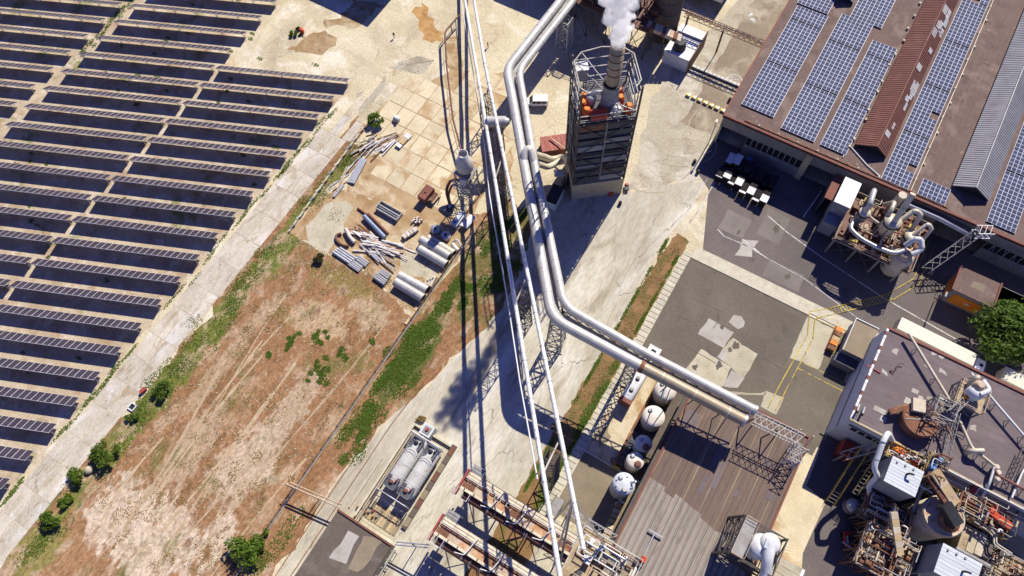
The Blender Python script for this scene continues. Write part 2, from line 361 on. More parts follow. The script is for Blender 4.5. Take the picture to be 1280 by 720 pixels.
M_yellowblock = mat("yellow barrier paint", (.66,.55,.16), (.58,.46,.12), 1, .6, fine=.15)

M_creamtop = mat("faded tank top", (.62,.58,.50), (.54,.49,.41), .8, .6, fine=.12, stain=((.36,.24,.14), .6, 1.2, .6, .72))

# ================================================================== SETTING
m = MB(); m.prism([(-1500,-1500),(1500,-1500),(1500,1500),(-1500,1500)], -1, 0); struct('ground', m, M_concrete)
flat('dirt_field', [(-85.2,-52.4),(-82.9,-43.6),(-83.1,-37.2),(-83.9,-30.6),(-83.9,-25.1),(-83.0,-15.5),(-82.6,-5.6),(-83.2,5.1),(-81.8,10.8),(-82.9,16.2),(-84.6,29.4),(-85.1,38.2),(-84.8,47.7),(-84.7,57.9),(-84.9,66.3),(-82.2,68.6),(-78.3,70.0),(-77.5,54.0),(-79.8,46.3),(-80.2,34.7),(-69.8,34.9),(-64.5,36.2),(-57.4,34.7),(-46.3,32.0),(-46.5,41.4),(-44.6,46.6),(-46.2,52.1),(-48.5,57.4),(-46.3,60.4),(-43.1,65.0),(-37.0,62.9),(-34.2,54.7),(-32.6,47.3),(-32.6,38.0),(-34.7,30.4),(-36.0,22.2),(-37.9,16.9),(-39.7,8.9),(-40.8,0.3),(-40.4,-6.0),(-40.3,-13.8),(-40.7,-20.1),(-39.1,-30.6),(-81.3,-55.8)], .02, M_dirt, 3, .35)
flat('main_road', [(-39.9,-21.1),(-40.2,-6.2),(-40.6,0.1),(-39.5,8.6),(-37.8,16.7),(-35.8,22.0),(-34.5,30.1),(-32.4,37.7),(-32.4,47.0),(-34.0,54.4),(-34.2,59.0),(-34.6,67.2),(-32.5,71.1),(-23.7,77.7),(-16.7,84.2),(-9.2,89.8),(-9.5,81.5),(-11.2,71.4),(-10.5,57.7),(-10.8,32.8),(-11.1,14.6),(-11.0,8.2),(-9.1,-2.8)], .012, M_road, 4, .12, 3)
flat('plaza', [(-23.7,77.7),(-24.6,87.2),(-29.4,104.3),(-28.4,116.9),(-25.0,134.2),(-23.3,147.1),(-17.1,162.9),(-11.4,153.6),(-13.3,107.8),(-13.2,98.5),(-12.0,91.0),(-9.2,89.8),(-16.7,84.2)], .008, M_plaza, 5, .4, 2)
flat('sand_patch', [(-92.1,99.3),(-90.6,102.2),(-86.0,98.9),(-82.2,96.6),(-79.0,94.1),(-81.0,93.0),(-84.9,93.7),(-88.3,96.1)], .012, M_sand, 6, .5, 1)
flat('sand_patch', [(-80.1,95.5),(-77.6,98.0),(-69.3,87.2),(-60.2,76.8),(-53.6,69.5),(-53.2,65.0),(-62.2,73.1),(-71.0,83.6)], .013, M_soil, 8, .15, 1)
flat('soil_patch', [(-107.0,94.6),(-106.2,88.5),(-109.2,85.9),(-106.5,84.5),(-103.7,86.7),(-100.3,87.7),(-100.1,91.0),(-99.9,94.9),(-98.8,96.7),(-101.3,96.9)], .012, M_soil, 9, .5, 1.2)
flat('soil_patch', [(-111.2,74.1),(-110.0,78.2),(-108.1,82.8),(-103.9,83.6),(-102.7,79.5),(-103.8,75.5),(-107.2,75.2)], .012, M_soil, 10, .5, 1.2)
flat('soil_patch', [(-86.6,81.5),(-83.1,87.6),(-78.4,89.1),(-79.0,83.1),(-83.2,82.6)], .012, M_plaza, 11, .4, 1.2)
flat('soil_patch', [(-88.6,71.5),(-86.3,78.9),(-82.0,69.5),(-84.9,67.3)], .012, M_plaza, 12, .4, 1.2)
# pale bare patch inside the yard, soil round the scrap
flat('yard_soil', [(-79.5,45.8),(-76.0,49.0),(-68.5,50.4),(-57.7,49.9),(-49.8,50.0),(-47.2,55.4),(-44.3,53.2),(-45.8,48.5),(-46.0,41.2),(-46.3,32.0),(-57.4,34.7),(-64.5,36.2),(-69.8,34.9),(-80.2,34.7)], .028, M_soil, 13, .3)
flat('pale_patch', [(-77.5,36.7),(-77.3,43.6),(-74.2,47.2),(-71.6,45.9),(-70.2,40.5),(-70.2,34.9),(-74.0,35.0)], .034, M_patch2, 14, .3)
flat('pale_patch', [(-56.6,42.2),(-53.1,46.0),(-46.8,45.4),(-48.3,40.3),(-52.8,39.0)], .034, M_patch2, 15, .35)
flat('solar_ground', [(-91.2,-60),(-91.4,60),(-91,73.4),(-124,62),(-132,90),(-260,90),(-260,-60)], .006, M_solarsoil, 16, .3, 2)
# service road beside the solar field: two lanes of cast slabs
service_road = thing('service_road', 'x', 'x', (-86.7, 0, 0)); del service_road['label']; del service_road['category']; service_road['kind'] = 'structure'
rnd = random.Random(5)
y = -62.0
while y < 78:
    L_ = rnd.uniform(5.2, 7.0)
    for x0, x1 in ((-90.2,-86.78),(-86.66,-83.2)):
        if y > 58: x0, x1 = x0+2.2+rnd.uniform(-.3,.3), x1+1.0+rnd.uniform(-.4,.4)
        mb = MB(); e = [rnd.uniform(-.12,.12) for _ in range(4)]
        mb.prism([(x0+e[0],y+.05),(x1+e[1]*.3,y+.05),(x1+e[2]*.3,y+L_-.05),(x0+e[3],y+L_-.05)], -.2, .045+rnd.uniform(-.012,.012))
        part('slab', mb, M_service if y < 60 else M_concrete, service_road)
    y += L_
# concrete yard of square slabs with soil in the joints
flat('yard_joint_soil', [(-84.5,67.3),(-79.8,76.0),(-73.9,87.3),(-60.8,94.7),(-45.2,68.4),(-49.9,64.5),(-48.0,56.6),(-49.6,49.7),(-68.3,50.1),(-75.7,48.6),(-76.8,57.5),(-78.5,69.9)], .014, M_soil, 21, .3)
concrete_yard = thing('concrete_yard', 'x', 'x', (-70, 70, 0)); del concrete_yard['label']; del concrete_yard['category']; concrete_yard['kind'] = 'structure'
rnd = random.Random(9)
for i in range(-4, 7):
    for j in range(-4, 8):
        x0, y0 = -69.6+i*3.9, 55.2+j*4.63
        cx, cy = x0+2, y0+2.3
        if cx < -80.5 + max(0, (62-cy))*.25 or cx > -50 or cy > 90 or cy < 53 or (cy > 84 and cx < -69): continue
        if cy < 60 and cx < -73: continue
        mb = MB(); e = [rnd.uniform(.05,.16) for _ in range(4)]; tz = rnd.uniform(-.015,.02)
        mb.add([(x0+e[0],y0+e[0],-.1),(x0+3.9-e[1],y0+e[1],-.1),(x0+3.9-e[2],y0+4.63-e[2],-.1),(x0+e[3],y0+4.63-e[3],-.1),
                (x0+e[0],y0+e[0],.05+tz),(x0+3.9-e[1],y0+e[1],.05),(x0+3.9-e[2],y0+4.63-e[2],.05-tz),(x0+e[3],y0+4.63-e[3],.05)],
               [(4,5,6,7),(0,1,5,4),(1,2,6,5),(2,3,7,6),(3,0,4,7)])
        part('slab', mb, M_slab, concrete_yard)
# planted verge, sleeper kerb, asphalt lot, apron
flat('verge', [(-10.9,-6),(-6.7,-6),(-6.5,40),(-6.4,70),(-6.2,74.5),(-9.2,75.5),(-10.2,66),(-10.6,50),(-11,20)], .10, M_verge, 22, .18, 1)
kerb = thing('sleeper_kerb', 'x', 'x', (-5.3, 45, 0)); del kerb['label']; del kerb['category']; kerb['kind'] = 'structure'
rnd = random.Random(4); y = 12.0
while y < 71.5:
    mb = MB(); mb.box(-6.35+rnd.uniform(-.06,.06), y, -.1, -4.55+rnd.uniform(-.05,.05), y+1.0, .14+rnd.uniform(-.015,.015)); part('kerb_slab', mb, M_kerb, kerb); y += 1.12
flat('lot', [(-4.5,14),(-4.5,71.4),(20.4,71.4),(31,71.2),(31.6,50),(31.2,46),(7,46.8),(6.9,14)], .016, M_lot)
m = MB(); m.box(-4.5,71.4,-.1,20.6,71.9,.14); m.box(-4.5,71.9,-.1,36,74.3,.12); struct('kerb', m, M_kerb)
flat('apron', [(-3.2,74.3),(-5.2,80),(-8,88),(-12.4,91),(-12.2,101),(160,101),(160,69),(36,69),(36,74.3)], .020, M_apron, 23, .05, 4)
for k, q in enumerate(([(-2.5,80.5),(2.8,80.5),(2.8,85.6),(-2.5,85.6)], [(4.8,83),(9.6,83),(9.6,90),(4.8,90)], [(2.8,76.2),(6.4,77.1),(5.6,81.6),(2.6,80.7)], [(36,69.9),(60,69.9),(60,74.3),(36,74.3)], [(9.5,75),(17,75),(17,79),(9.5,79)])):
    flat('asphalt_patch', q, .026, [M_apron2, M_apron2, M_patch, M_apron2, M_apron2][k], 30+k, .05 if k != 2 else .3, 2)
flat('lane_asphalt', [(20.6,71.3),(36,71.3),(36,70),(27.9,70),(27.9,62),(32,62),(32,48),(20.6,48)], .021, M_lot, 36)
# patches on the lot
flat('lot_patch', [(4.3,61.1),(9.4,60.8),(9.2,56.9),(3.6,57.1)], .024, M_patch, 40, .08, 1)
flat('lot_patch', [(8.1,64.1),(9.4,64.5),(10.7,63.9),(10.8,62.8),(10.0,61.9),(7.8,62.4)], .024, M_patch, 41, .08, 1)
flat('lot_patch', [(5.6,54.6),(11.9,54.0),(12.2,50.0),(9.6,47.0),(4.4,47.6)], .024, M_patch2, 42, .08, 1)
flat('lot_patch', [(9.8,59.7),(15.4,58.9),(14.9,53.2),(8.9,54.7)], .026, M_patch2, 43, .08, 1)
flat('lot_patch', [(9.1,56.7),(10.6,56.7),(10.4,54.4),(8.8,54.6)], .030, M_patch, 44, .05, 1)
flat('lot_patch', [(12.3,53.5),(15.0,53.4),(14.7,50.8),(12.0,49.7)], .030, M_patch, 45, .08, 1)
flat('lot_patch', [(20.6,71.2),(26.0,71.1),(26.4,61.7),(20.8,61.4)], .024, M_patch2, 46, .1, 1)
flat('lot_patch', [(19.4,53.0),(22.7,53.5),(22.9,49.8),(19.8,49.8)], .024, M_patch2, 47, .08, 1)
flat('lot_patch', [(12.7,49.2),(18.7,52.0),(19.4,53.0),(19.6,52.2),(13.0,48.5)], .024, M_patch2, 48, .08, 1)
# yards beside the lower buildings
flat('side_yard', [(28.5,8),(36.5,8),(36.5,47),(28.5,47)], .012, M_slab, 50)
flat('tank_yard', [(-4.5,26.2),(1.0,26.2),(1.0,46.5),(-4.5,46.5)], .030, M_slab, 51)
flat('tank_yard_floor', [(-4.4,14),(6.8,14),(6.8,26),(-4.4,26)], .030, M_roof_tan, 52)
m = MB(); m.box(-4.7,25.9,0,6.9,26.2,.35); m.box(-4.7,14,0,-4.45,46,.25); struct('kerb', m, M_kerb)
flat('rack_yard', [(-21,-30),(14,-30),(14,13),(-21,13)], .016, M_road, 53)
flat('rack_soil', [(-13,-12),(-5,-12),(-4,12),(-11,12)], .022, M_verge, 54, .25, 1)
flat('stain', [(-4.7,30.8),(-2.9,32.7),(-1.3,30.6),(-2.3,27.9),(-4.0,28.6)], .036, M_roof_tan, 55, .3, .8)
# painted lines
def line(name, pts, w, mat_, z=.032):
    m = MB()
    for a, b in zip(pts, pts[1:]):
        d = Vector((b[0]-a[0], b[1]-a[1], 0)).normalized(); s = Vector((-d.y, d.x, 0))*w/2; a3 = Vector((a[0],a[1],z))-d*w*.45; b3 = Vector((b[0],b[1],z))+d*w*.45
        m.quad(a3-s, b3-s, b3+s, a3+s); z += .001
    return struct(name, m, mat_)
line('lane_line', [(-9.4,90.2),(-9.5,83.3),(-9.6,75.7)], .22, M_white_line)
line('lane_line', [(-7.7,90.2),(-7.7,82.5),(-8.5,75.5)], .22, M_white_line)
line('lane_line', [(-2.4,80.1),(-0.7,79.3),(5.4,79.6),(9.2,78.9)], .2, M_white_line, .036)
line('lane_line', [(3,79.6),(9,79),(17,78.4),(36.5,73.8)], .16, M_white_line, .037)
line('lane_line', [(5.3,88.2),(10,86.6),(17.9,84.7),(31.9,82.2),(48,80.6),(80,78.5)], .22, M_white_line, .038)
line('lane_line', [(3.0,80.5),(7.0,79.4)], .25, M_white_line, .039)
line('walkway_line', [(35.6,98.5),(35.7,89.2),(32.4,83.4),(23.4,74.6),(20.6,72.2),(22.0,67.4),(21.2,55.6),(21.0,50.3)], .17, M_yellow_line, .15)
line('walkway_line', [(36.9,98.5),(36.9,88.4),(33.6,82.6),(24.4,73.6),(22.0,71.4),(23.2,67.2),(22.6,56.2),(22.4,50.7)], .17, M_yellow_line, .158)
line('walkway_line', [(22.0,71.4),(27.6,71.3),(27.6,66.5)], .15, M_yellow_line, .166)
line('walkway_line', [(22.9,61.8),(31.6,61.8)], .15, M_yellow_line, .036)
line('walkway_line', [(22.9,60.2),(31.6,60.2)], .15, M_yellow_line, .037)
for k in range(22):                       # ladder hatching where the walkway crosses the road
    t = k/21; a = (32.4+(23.4-32.4)*t, 83.4+(74.6-83.4)*t); b = (33.6+(24.4-33.6)*t, 82.6+(73.6-82.6)*t)
    line('crossing_bar', [a, b], .16, M_yellow_line, .042)
# round speed marking "10" on the road by the hall corner
def ring(cx, cy, r0, r1, z, mat_, name, n=28):
    m = MB(); vs = []
    for j in range(n):
        a = 2*pi*j/n; vs += [(cx+r0*cos(a),cy+r0*sin(a),z),(cx+r1*cos(a),cy+r1*sin(a),z)]
    m.add(vs, [(2*j,2*j+1,(2*j+3)%(2*n),(2*j+2)%(2*n)) for j in range(n)]); return struct(name, m, mat_)
ring(-15.0, 117.6, 1.55, 1.85, .028, M_white_line, 'speed_marking')
ring(-15.0, 117.6, 1.15, 1.3, .028, M_white_line, 'speed_marking')
m = MB(); m.box(-15.75,117.0,.02,-15.5,118.3,.03); struct('speed_marking', m, M_white_line)
m = MB()
for j in range(16):
    a, b = 2*pi*j/16, 2*pi*(j+1)/16
    m.quad((-14.7+.28*cos(a),117.65+.45*sin(a),.031),(-14.7+.5*cos(a),117.65+.68*sin(a),.031),(-14.7+.5*cos(b),117.65+.68*sin(b),.031),(-14.7+.28*cos(b),117.65+.45*sin(b),.031))
struct('speed_marking', m, M_white_line)
m = MB(); m.box(-15.9,116.9,.02,-15.2,117.02,.031); struct('speed_marking', m, M_white_line)
for q in ((-30.56, 132.63, 0), (-27.23, 133.6, 0), (-25.28, 132.95, 0), (-30.56, 132.63, 0)):
    pass
for q, r in (((-30.39, 132.72, 0),.9),((-19.75, 137.77, 0),.6),((-18.56, 136.41, 0),.65)):
    m = MB(); m.lathe((q[0],q[1],.015), [(r,0),(r,.016)], 18); struct('road_spot', m, M_white_line)
# ------------------------------------------------------------------ grass and weeds (leaf blades scattered over the green places)
def blades(name, spots, mat_, n, size, seed, z=.05):
    r = random.Random(seed); m = MB()
    for (cx, cy, rx, ry, w) in spots:
        for _ in range(int(n*w)):
            a = r.uniform(0, 2*pi); q = r.random()**.6
            x, y = cx+rx*q*cos(a), cy+ry*q*sin(a); s = size*r.uniform(.5,1.4); t = r.uniform(0, 2*pi); h = s*r.uniform(.15,.6); l = r.uniform(-.5,.5)*s; v = Vector((-sin(t),cos(t),0))*s*r.uniform(.3,.7)
            dx, dy = cos(t)*s*.5, sin(t)*s*.5
            m.add([(x-dx,y-dy,z),(x+dx,y+dy,z),(x+dx*.6+v.x,y+dy*.6+v.y,z+h),(x-dx*.6+v.x,y-dy*.6+v.y,z+h*.7)], [(0,1,2,3)])
    return struct(name, m, mat_, 'stuff')
g1 = []
rnd = random.Random(12)
for k in range(60): g1.append((rnd.gauss(-80.4,1.4), rnd.uniform(-40,62), rnd.uniform(.8,2.2), rnd.uniform(1.5,4), 1))
blades('grass', g1, M_leaf_b, 150, .2, 1)
g2 = [(rnd.gauss(-42.4,1.8), rnd.uniform(2,42), rnd.uniform(.6,1.8), rnd.uniform(1,2.5), 1) for k in range(34)] + [(rnd.gauss(-39,3), rnd.uniform(42,66), rnd.uniform(.8,2), rnd.uniform(.8,2), 1) for k in range(24)] + [(-43,-14,1.6,6,2),(-44,-20,1.5,3,2)]
g2 += [(rnd.gauss(-42.8,1.5), rnd.uniform(8,32), rnd.uniform(.8,1.8), rnd.uniform(1.5,3), 1.2) for k in range(26)]
blades('grass', g2, M_leaf_b, 230, .24, 2)
g3 = [(rnd.uniform(-10.6,-6.8), rnd.uniform(13,74), .5, 1.4, 1) for k in range(60)] + [(-6.9, rnd.uniform(13,70), .35, 1.5, 1.2) for k in range(44)] + [(-10.4, rnd.uniform(13,73), .35, 1.5, 1.2) for k in range(30)]
g3 += [(rnd.gauss(-7.3,.3), rnd.uniform(14,50), .6, 1.6, 1.2) for k in range(40)]
blades('verge_grass', g3[60:], M_leaf_b, 90, .2, 3, .1)
g3 = [(rnd.uniform(-10.2,-7.2), rnd.uniform(13,72), .9, 1.6, 1) for k in range(50)]
blades('dry_grass', g3, M_dry, 90, .2, 4, .1)
g4 = []                                       # weeds in the middle of the field
for cx, cy, rx, ry, k in ((-64.5,16.0,1.2,2.6,9),(-60.3,19,2.2,1.6,10),(-55.5,13.5,2.5,2.6,16),(-53.4,18.5,1.4,1.2,5),(-66.5,11.5,1,1,3),(-50.2,23.6,.7,.7,2)):
    for _ in range(k): g4.append((rnd.gauss(cx,rx*.5), rnd.gauss(cy,ry*.5), rnd.uniform(.3,.7), rnd.uniform(.3,.7), 1))
blades('weeds', g4, M_leaf_b, 70, .26, 5)
g5 = [(rnd.uniform(-78,-48), rnd.uniform(-30,44), rnd.uniform(.6,2), rnd.uniform(.6,2), .7) for k in range(170)]
blades('dry_grass', g5, M_dry, 70, .2, 6)
g6 = [(rnd.gauss(-91.0,.3), rnd.uniform(-40,72), .35, 2, 1) for k in range(46)] + [(rnd.uniform(-150,-93), rnd.uniform(-20,86), rnd.uniform(.4,1.1), rnd.uniform(.3,.6), .8) for k in range(55)] + [((-154.79, 62.02, 0)[0], (-154.79, 62.02, 0)[1], 1, 1, 1)]
for k in range(26):
    t = k/25; g6.append(((-155.87, 67.48, 0)[0]*(1-t)+(-154.36, 47.69, 0)[0]*t + rnd.gauss(0,.5), (-155.87, 67.48, 0)[1]*(1-t)+(-154.36, 47.69, 0)[1]*t + rnd.gauss(0,.5), .6, .9, .7))
blades('grass', g6, M_leaf_b, 70, .2, 7)
# crumbs of stone and rubble on the bare soil
r = random.Random(8); m = MB()
for _ in range(1500):
    x, y = r.uniform(-79,-47), r.uniform(-32,40); s = r.uniform(.05,.2)
    m.add([(x-s,y-s*.6,.0),(x+s*.8,y-s,.0),(x+s,y+s*.7,.0),(x-s*.7,y+s,.0),(x,y,.02+s*.8)], [(0,1,4),(1,2,4),(2,3,4),(3,0,4)])
struct('gravel', m, M_patch2, 'stuff')

flat('side_road', [(-20.5,101),(-14,101),(-12.5,101),(-12.5,260),(-22,260),(-21,150),(-20.6,118)], .014, M_sideroad, 61, .25, 3)
flat('plant_yard', [(32.2,52.0),(36.0,51.1),(46.6,50.2),(68.1,47.5),(83.3,48.0),(86.8,31.6),(42.4,4.9),(37.0,26.1),(35.9,29.6),(36.1,35.3),(36.2,39.5),(32.2,40.7)], .018, M_apron, 62, .1, 3)  # dark asphalt; its outline also paints in the edge of the plant's cast shadow
rnd = random.Random(41)
for k in range(16):                       # faint turning marks of lorries
    cx, cy, R = rnd.uniform(-22,-12), rnd.uniform(86,104), rnd.uniform(3,14); a0 = rnd.uniform(0,6.28); n = 14; sp = rnd.uniform(.5,1.5); w = rnd.uniform(.12,.3)
    pts = [(cx+R*cos(a0+sp*j/n), cy+R*sin(a0+sp*j/n)) for j in range(n+1)]
    if any(p[0] > -8.5 or p[0] < -30 or p[1] < 76 for p in pts): continue
    m = MB(); vs = []
    for j in range(n+1):
        for q in (R-w/2, R+w/2): vs.append((cx+q*cos(a0+sp*j/n), cy+q*sin(a0+sp*j/n), .018+.0008*k))
    m.add(vs, [(2*j,2*j+1,2*j+3,2*j+2) for j in range(n)]); struct('tyre_mark', m, [M_tyremark, M_plaza_light][k % 2])

rnd = random.Random(52)
for k in range(13):                       # wheel ruts wandering over the field
    x = rnd.uniform(-76,-50); y = rnd.uniform(-34,-5); L_ = rnd.uniform(14,38); w = rnd.uniform(.15,.35); m = MB(); vs = []; n = 16; d = rnd.uniform(-.12,.12); ph = rnd.uniform(0,6)
    for j in range(n+1):
        t = j/n; cx = x+d*L_*t+.8*sin(ph+3*t); ww = w*rnd.uniform(.4,1.2)
        vs += [(cx-ww,y+L_*t,.024+.0006*k),(cx+ww,y+L_*t,.024+.0006*k)]
    m.add(vs, [(2*j,2*j+1,2*j+3,2*j+2) for j in range(n)]); struct('wheel_rut', m, M_rut)

M_oil = mat("oil stain", (.095,.08,.064), (.115,.098,.078), .8, .8, fine=.2)
rnd = random.Random(66)
for k in range(16):
    x, y = (rnd.uniform(-2,20), rnd.uniform(48,70)) if k % 2 else (rnd.uniform(-1,34), rnd.uniform(76,89)); r = rnd.uniform(.25,.9)
    flat('oil_stain', [(x+r*cos(a)*rnd.uniform(.5,1.3), y+r*1.6*sin(a)*rnd.uniform(.5,1.3)) for a in [j*pi/5 for j in range(10)]], .028+.0005*k, M_oil)
for k in range(9):                        # saw-cut service trench lines in asphalt
    x, y = rnd.uniform(-2,18), rnd.uniform(48,69); line('trench_line', [(x,y),(x+rnd.uniform(-1,1),y+rnd.uniform(3,9))] if k % 2 else [(x,y),(min(20,x+rnd.uniform(3,8)),y+rnd.uniform(-.6,.6))], .14, M_oil, .0265+.0004*k)

# ================================================================== SOLAR FIELD
SA = radians(22.3); RU = (cos(SA), sin(SA)); RV = (-sin(SA), cos(SA)); SO = (-92.2, 73.2)
def suv(u, v): return (SO[0]+u*RU[0]+v*RV[0], SO[1]+u*RU[1]+v*RV[1])
def left_limit(v):          # just outside the left border of the photograph
    ax, ay = (-184.34, 50.49, 1)[0], (-184.34, 50.49, 1)[1]; bx, by = (-81.24, -44.21, 1)[0], (-81.24, -44.21, 1)[1]
    # intersect row line with that border
    px, py = SO[0]+v*RV[0]-ax, SO[1]+v*RV[1]-ay; dx, dy = bx-ax, by-ay
    det = RU[0]*dy - RU[1]*dx
    return -(px*dy - py*dx)/det - 5
MW, HI, LO, DEP = 1.38, 2.3, .95, 2.02
mbm = MB(); g = .004
P0, P1_, P2, P3_ = (g,0,LO), (MW-g,0,LO), (MW-g,-DEP,HI), (g,-DEP,HI)
def lerp3(a, b, t): return tuple(a[i]+(b[i]-a[i])*t for i in range(3))
nx = Vector((0, (HI-LO), DEP)).normalized()*.045
mbm.cur = 1
top = [Vector(p)+nx for p in (P0,P1_,P2,P3_)]
mbm.add([P0,P1_,P2,P3_]+top, [(0,1,2,3),(1,0,4,5),(2,1,5,6),(3,2,6,7),(0,3,7,4)])
c = sum(top, Vector())/4
inn = [t+(c-t)*k for t, k in zip(top, (.0,)*4)]
inn = [top[0]+Vector((.045,-.04,.027)), top[1]+Vector((-.045,-.04,.027)), top[2]+Vector((-.045,.04,-.027)), top[3]+Vector((.045,.04,-.027))]
mbm.add(top+inn, [(3,2,6,7)[::-1],(0,1,5,4)[::-1],(1,2,6,5)[::-1],(3,0,4,7)[::-1]])
mbm.cur = 0; mbm.add([p+nx*.02 for p in inn], [(3,2,1,0)])
ME_MODULE = mbm.mesh('module', [M_glass_pv, M_alu])
mbp = MB(); mbp.bar((0,-1.75,0),(0,-1.75,2.1),.1); mbp.bar((0,-1.7,1.0),(0,-.5,1.2),.07)
ME_POST = mbp.mesh('post', [M_galv])
def solar_table(v, u0, u1, label):
    n = int((u1-u0)/MW)
    if n < 1: return
    u0 = u1-n*MW; q = suv(u0, v)
    t = thing('solar_table', label, 'solar panel row', (q[0],q[1],0), 'rows of ground mounted solar panels'); t.rotation_euler = (0,0,SA)
    ORIG[t] = (0,0,0)
    for i in range(n): piece('module', ME_MODULE, t, (i*MW,0,0))
    k = max(2, int(n*MW/4.8)+1)
    for i in range(k): piece('post', ME_POST, t, (.3+(n*MW-.6)*i/(k-1),0,0))
    mb = MB(); mb.bar((0,-DEP+.03,HI-.06),(n*MW,-DEP+.03,HI-.06),.09,.12); part('edge_rail', mb, M_alu, t)
    mb = MB(); mb.bar((0,-.5,LO+.22),(n*MW,-.5,LO+.22),.08); mb.bar((0,-1.5,LO+.9),(n*MW,-1.5,LO+.9),.08); part('purlin', mb, M_galv, t)
idx = {1:0, 2:0, 3:0}
for k in range(-7, 23):
    v = .6-5.42*k; lim = left_limit(v); end = .41*v; gap = -32.4+.41*v; st = -66.9+.41*v; le = -69.1+.41*v
    if k >= 0 and end > lim+1:
        idx[1] += 1; solar_table(v, max(gap+.35, lim), end, f'solar panel row between white gap and service road, {ordinal(idx[1])} from the top')
    if gap > lim+1:
        idx[2] += 1; solar_table(v, max(st, lim), gap-.35, f'solar panel row between grassy alley and white gap, {ordinal(idx[2])} from the top')
    if le > lim+1:
        idx[3] += 1; solar_table(v, lim, le, f'solar panel row left of the grassy alley, {ordinal(idx[3])} from the top')

# ================================================================== BUILDINGS
def pv_array(t, x0, y0, cols, rows, z, skip=(), w=1.76, h=1.02):
    for i in range(cols):
        for j in range(rows):
            if (i, j) in skip: continue
            piece('module', ME_PV, t, (x0+i*w-ORIG[t][0], y0+j*h+.4*(j//13)-ORIG[t][1], z-ORIG[t][2]))
mb = MB(); mb.cur = 1; mb.box(.01,.01,0,1.75,1.01,.04); mb.cur = 0
for a, b in ((.05,.84),(.92,1.71)):
    for c_, d in ((.05,.97),): mb.quad((a,c_,.044),(b,c_,.044),(b,d,.044),(a,d,.044))
M_pvroof = mat("roof module cells", (.052,.064,.115), (.042,.05,.09), .35, .6, fine=.1, spec=.04)
M_pvframe = mat("white module frame", (.60,.60,.66), (.54,.54,.6), .5, .6, fine=.05, spec=.08)
ME_PV = mb.mesh('module', [M_pvroof, M_pvframe])

# ---- the long factory hall with the solar roof
HX0, HX1, HY0, HY1, HH = -12.2, 170.0, 100.0, 260.0, 9.0
hall = thing('factory_hall', 'large factory hall with brown felt roof, solar arrays and corrugated roof lights', 'factory', (60,180,0))
mb = MB(); mb.box(HX0,HY0+.3,HH-.35,HX1,HY1,HH); part('roof', mb, M_roof_main, hall)
mb = MB(); mb.box(HX0-.2,HY0-.15,HH-.55,HX1,HY0+.3,HH+.12); part('front_trim', mb, M_brick, hall)
mb = MB(); mb.box(HX0-.35,HY0+.3,HH-.5,HX0,HY1,HH+.15); part('side_trim', mb, M_brick, hall)
mb = MB(); mb.tube([(HX0,HY0-.3,HH-.25),(HX1,HY0-.3,HH-.25)], .11, 8); part('gutter', mb, M_rust, hall)
mb = MB(); mb.box(HX0,HY0+.0,5.6,HX1,HY0+.3,HH-.56); part('front_fascia', mb, M_wall_grey, hall)
mb = MB(); mb.box(HX0,HY0+.4,0,HX0+.3,HY1,HH-.4); part('side_wall', mb, M_wall_grey, hall)
mb = MB(); mb.box(-6.0,HY0,0,6.3,HY0+.3,3.0); mb.box(14.5,HY0,0,34,HY0+.3,5.6); mb.box(44,HY0,0,HX1,HY0+.3,3.2); part('front_wall', mb, M_wall_grey, hall)
mb = MB(); mb.box(6.3,HY0-.35,0,7.6,HY0+.3,8.4); part('pillar', mb, M_wall_beige, hall)
mb = MB(); mb.box(-12.2,HY0-.1,0,-11.8,HY0+.3,5.6); part('pillar', mb, M_wall_beige, hall)
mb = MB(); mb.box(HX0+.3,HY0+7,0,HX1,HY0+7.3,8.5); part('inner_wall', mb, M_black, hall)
def strip_windows(x0, x1, n, z0, z1):
    w = (x1-x0)/n
    for i in range(n):
        mb = MB(); a, b = x0+i*w, x0+(i+1)*w
        mb.box(a,HY0+.05,z0,a+.1,HY0+.28,z1); mb.box(b-.1,HY0+.05,z0,b,HY0+.28,z1); mb.box(a+.1,HY0+.05,z0,b-.1,HY0+.28,z0+.1); mb.box(a+.1,HY0+.05,z1-.1,b-.1,HY0+.28,z1)
        w_ = part('window', mb, M_lattice, hall)
        mb = MB(); mb.box(a+.1,HY0+.14,z0+.1,b-.1,HY0+.18,z1-.1); part('pane', mb, M_window, w_)
strip_windows(-6.0, 6.3, 10, 3.0, 5.6)
strip_windows(44, 74, 22, 3.2, 5.6)
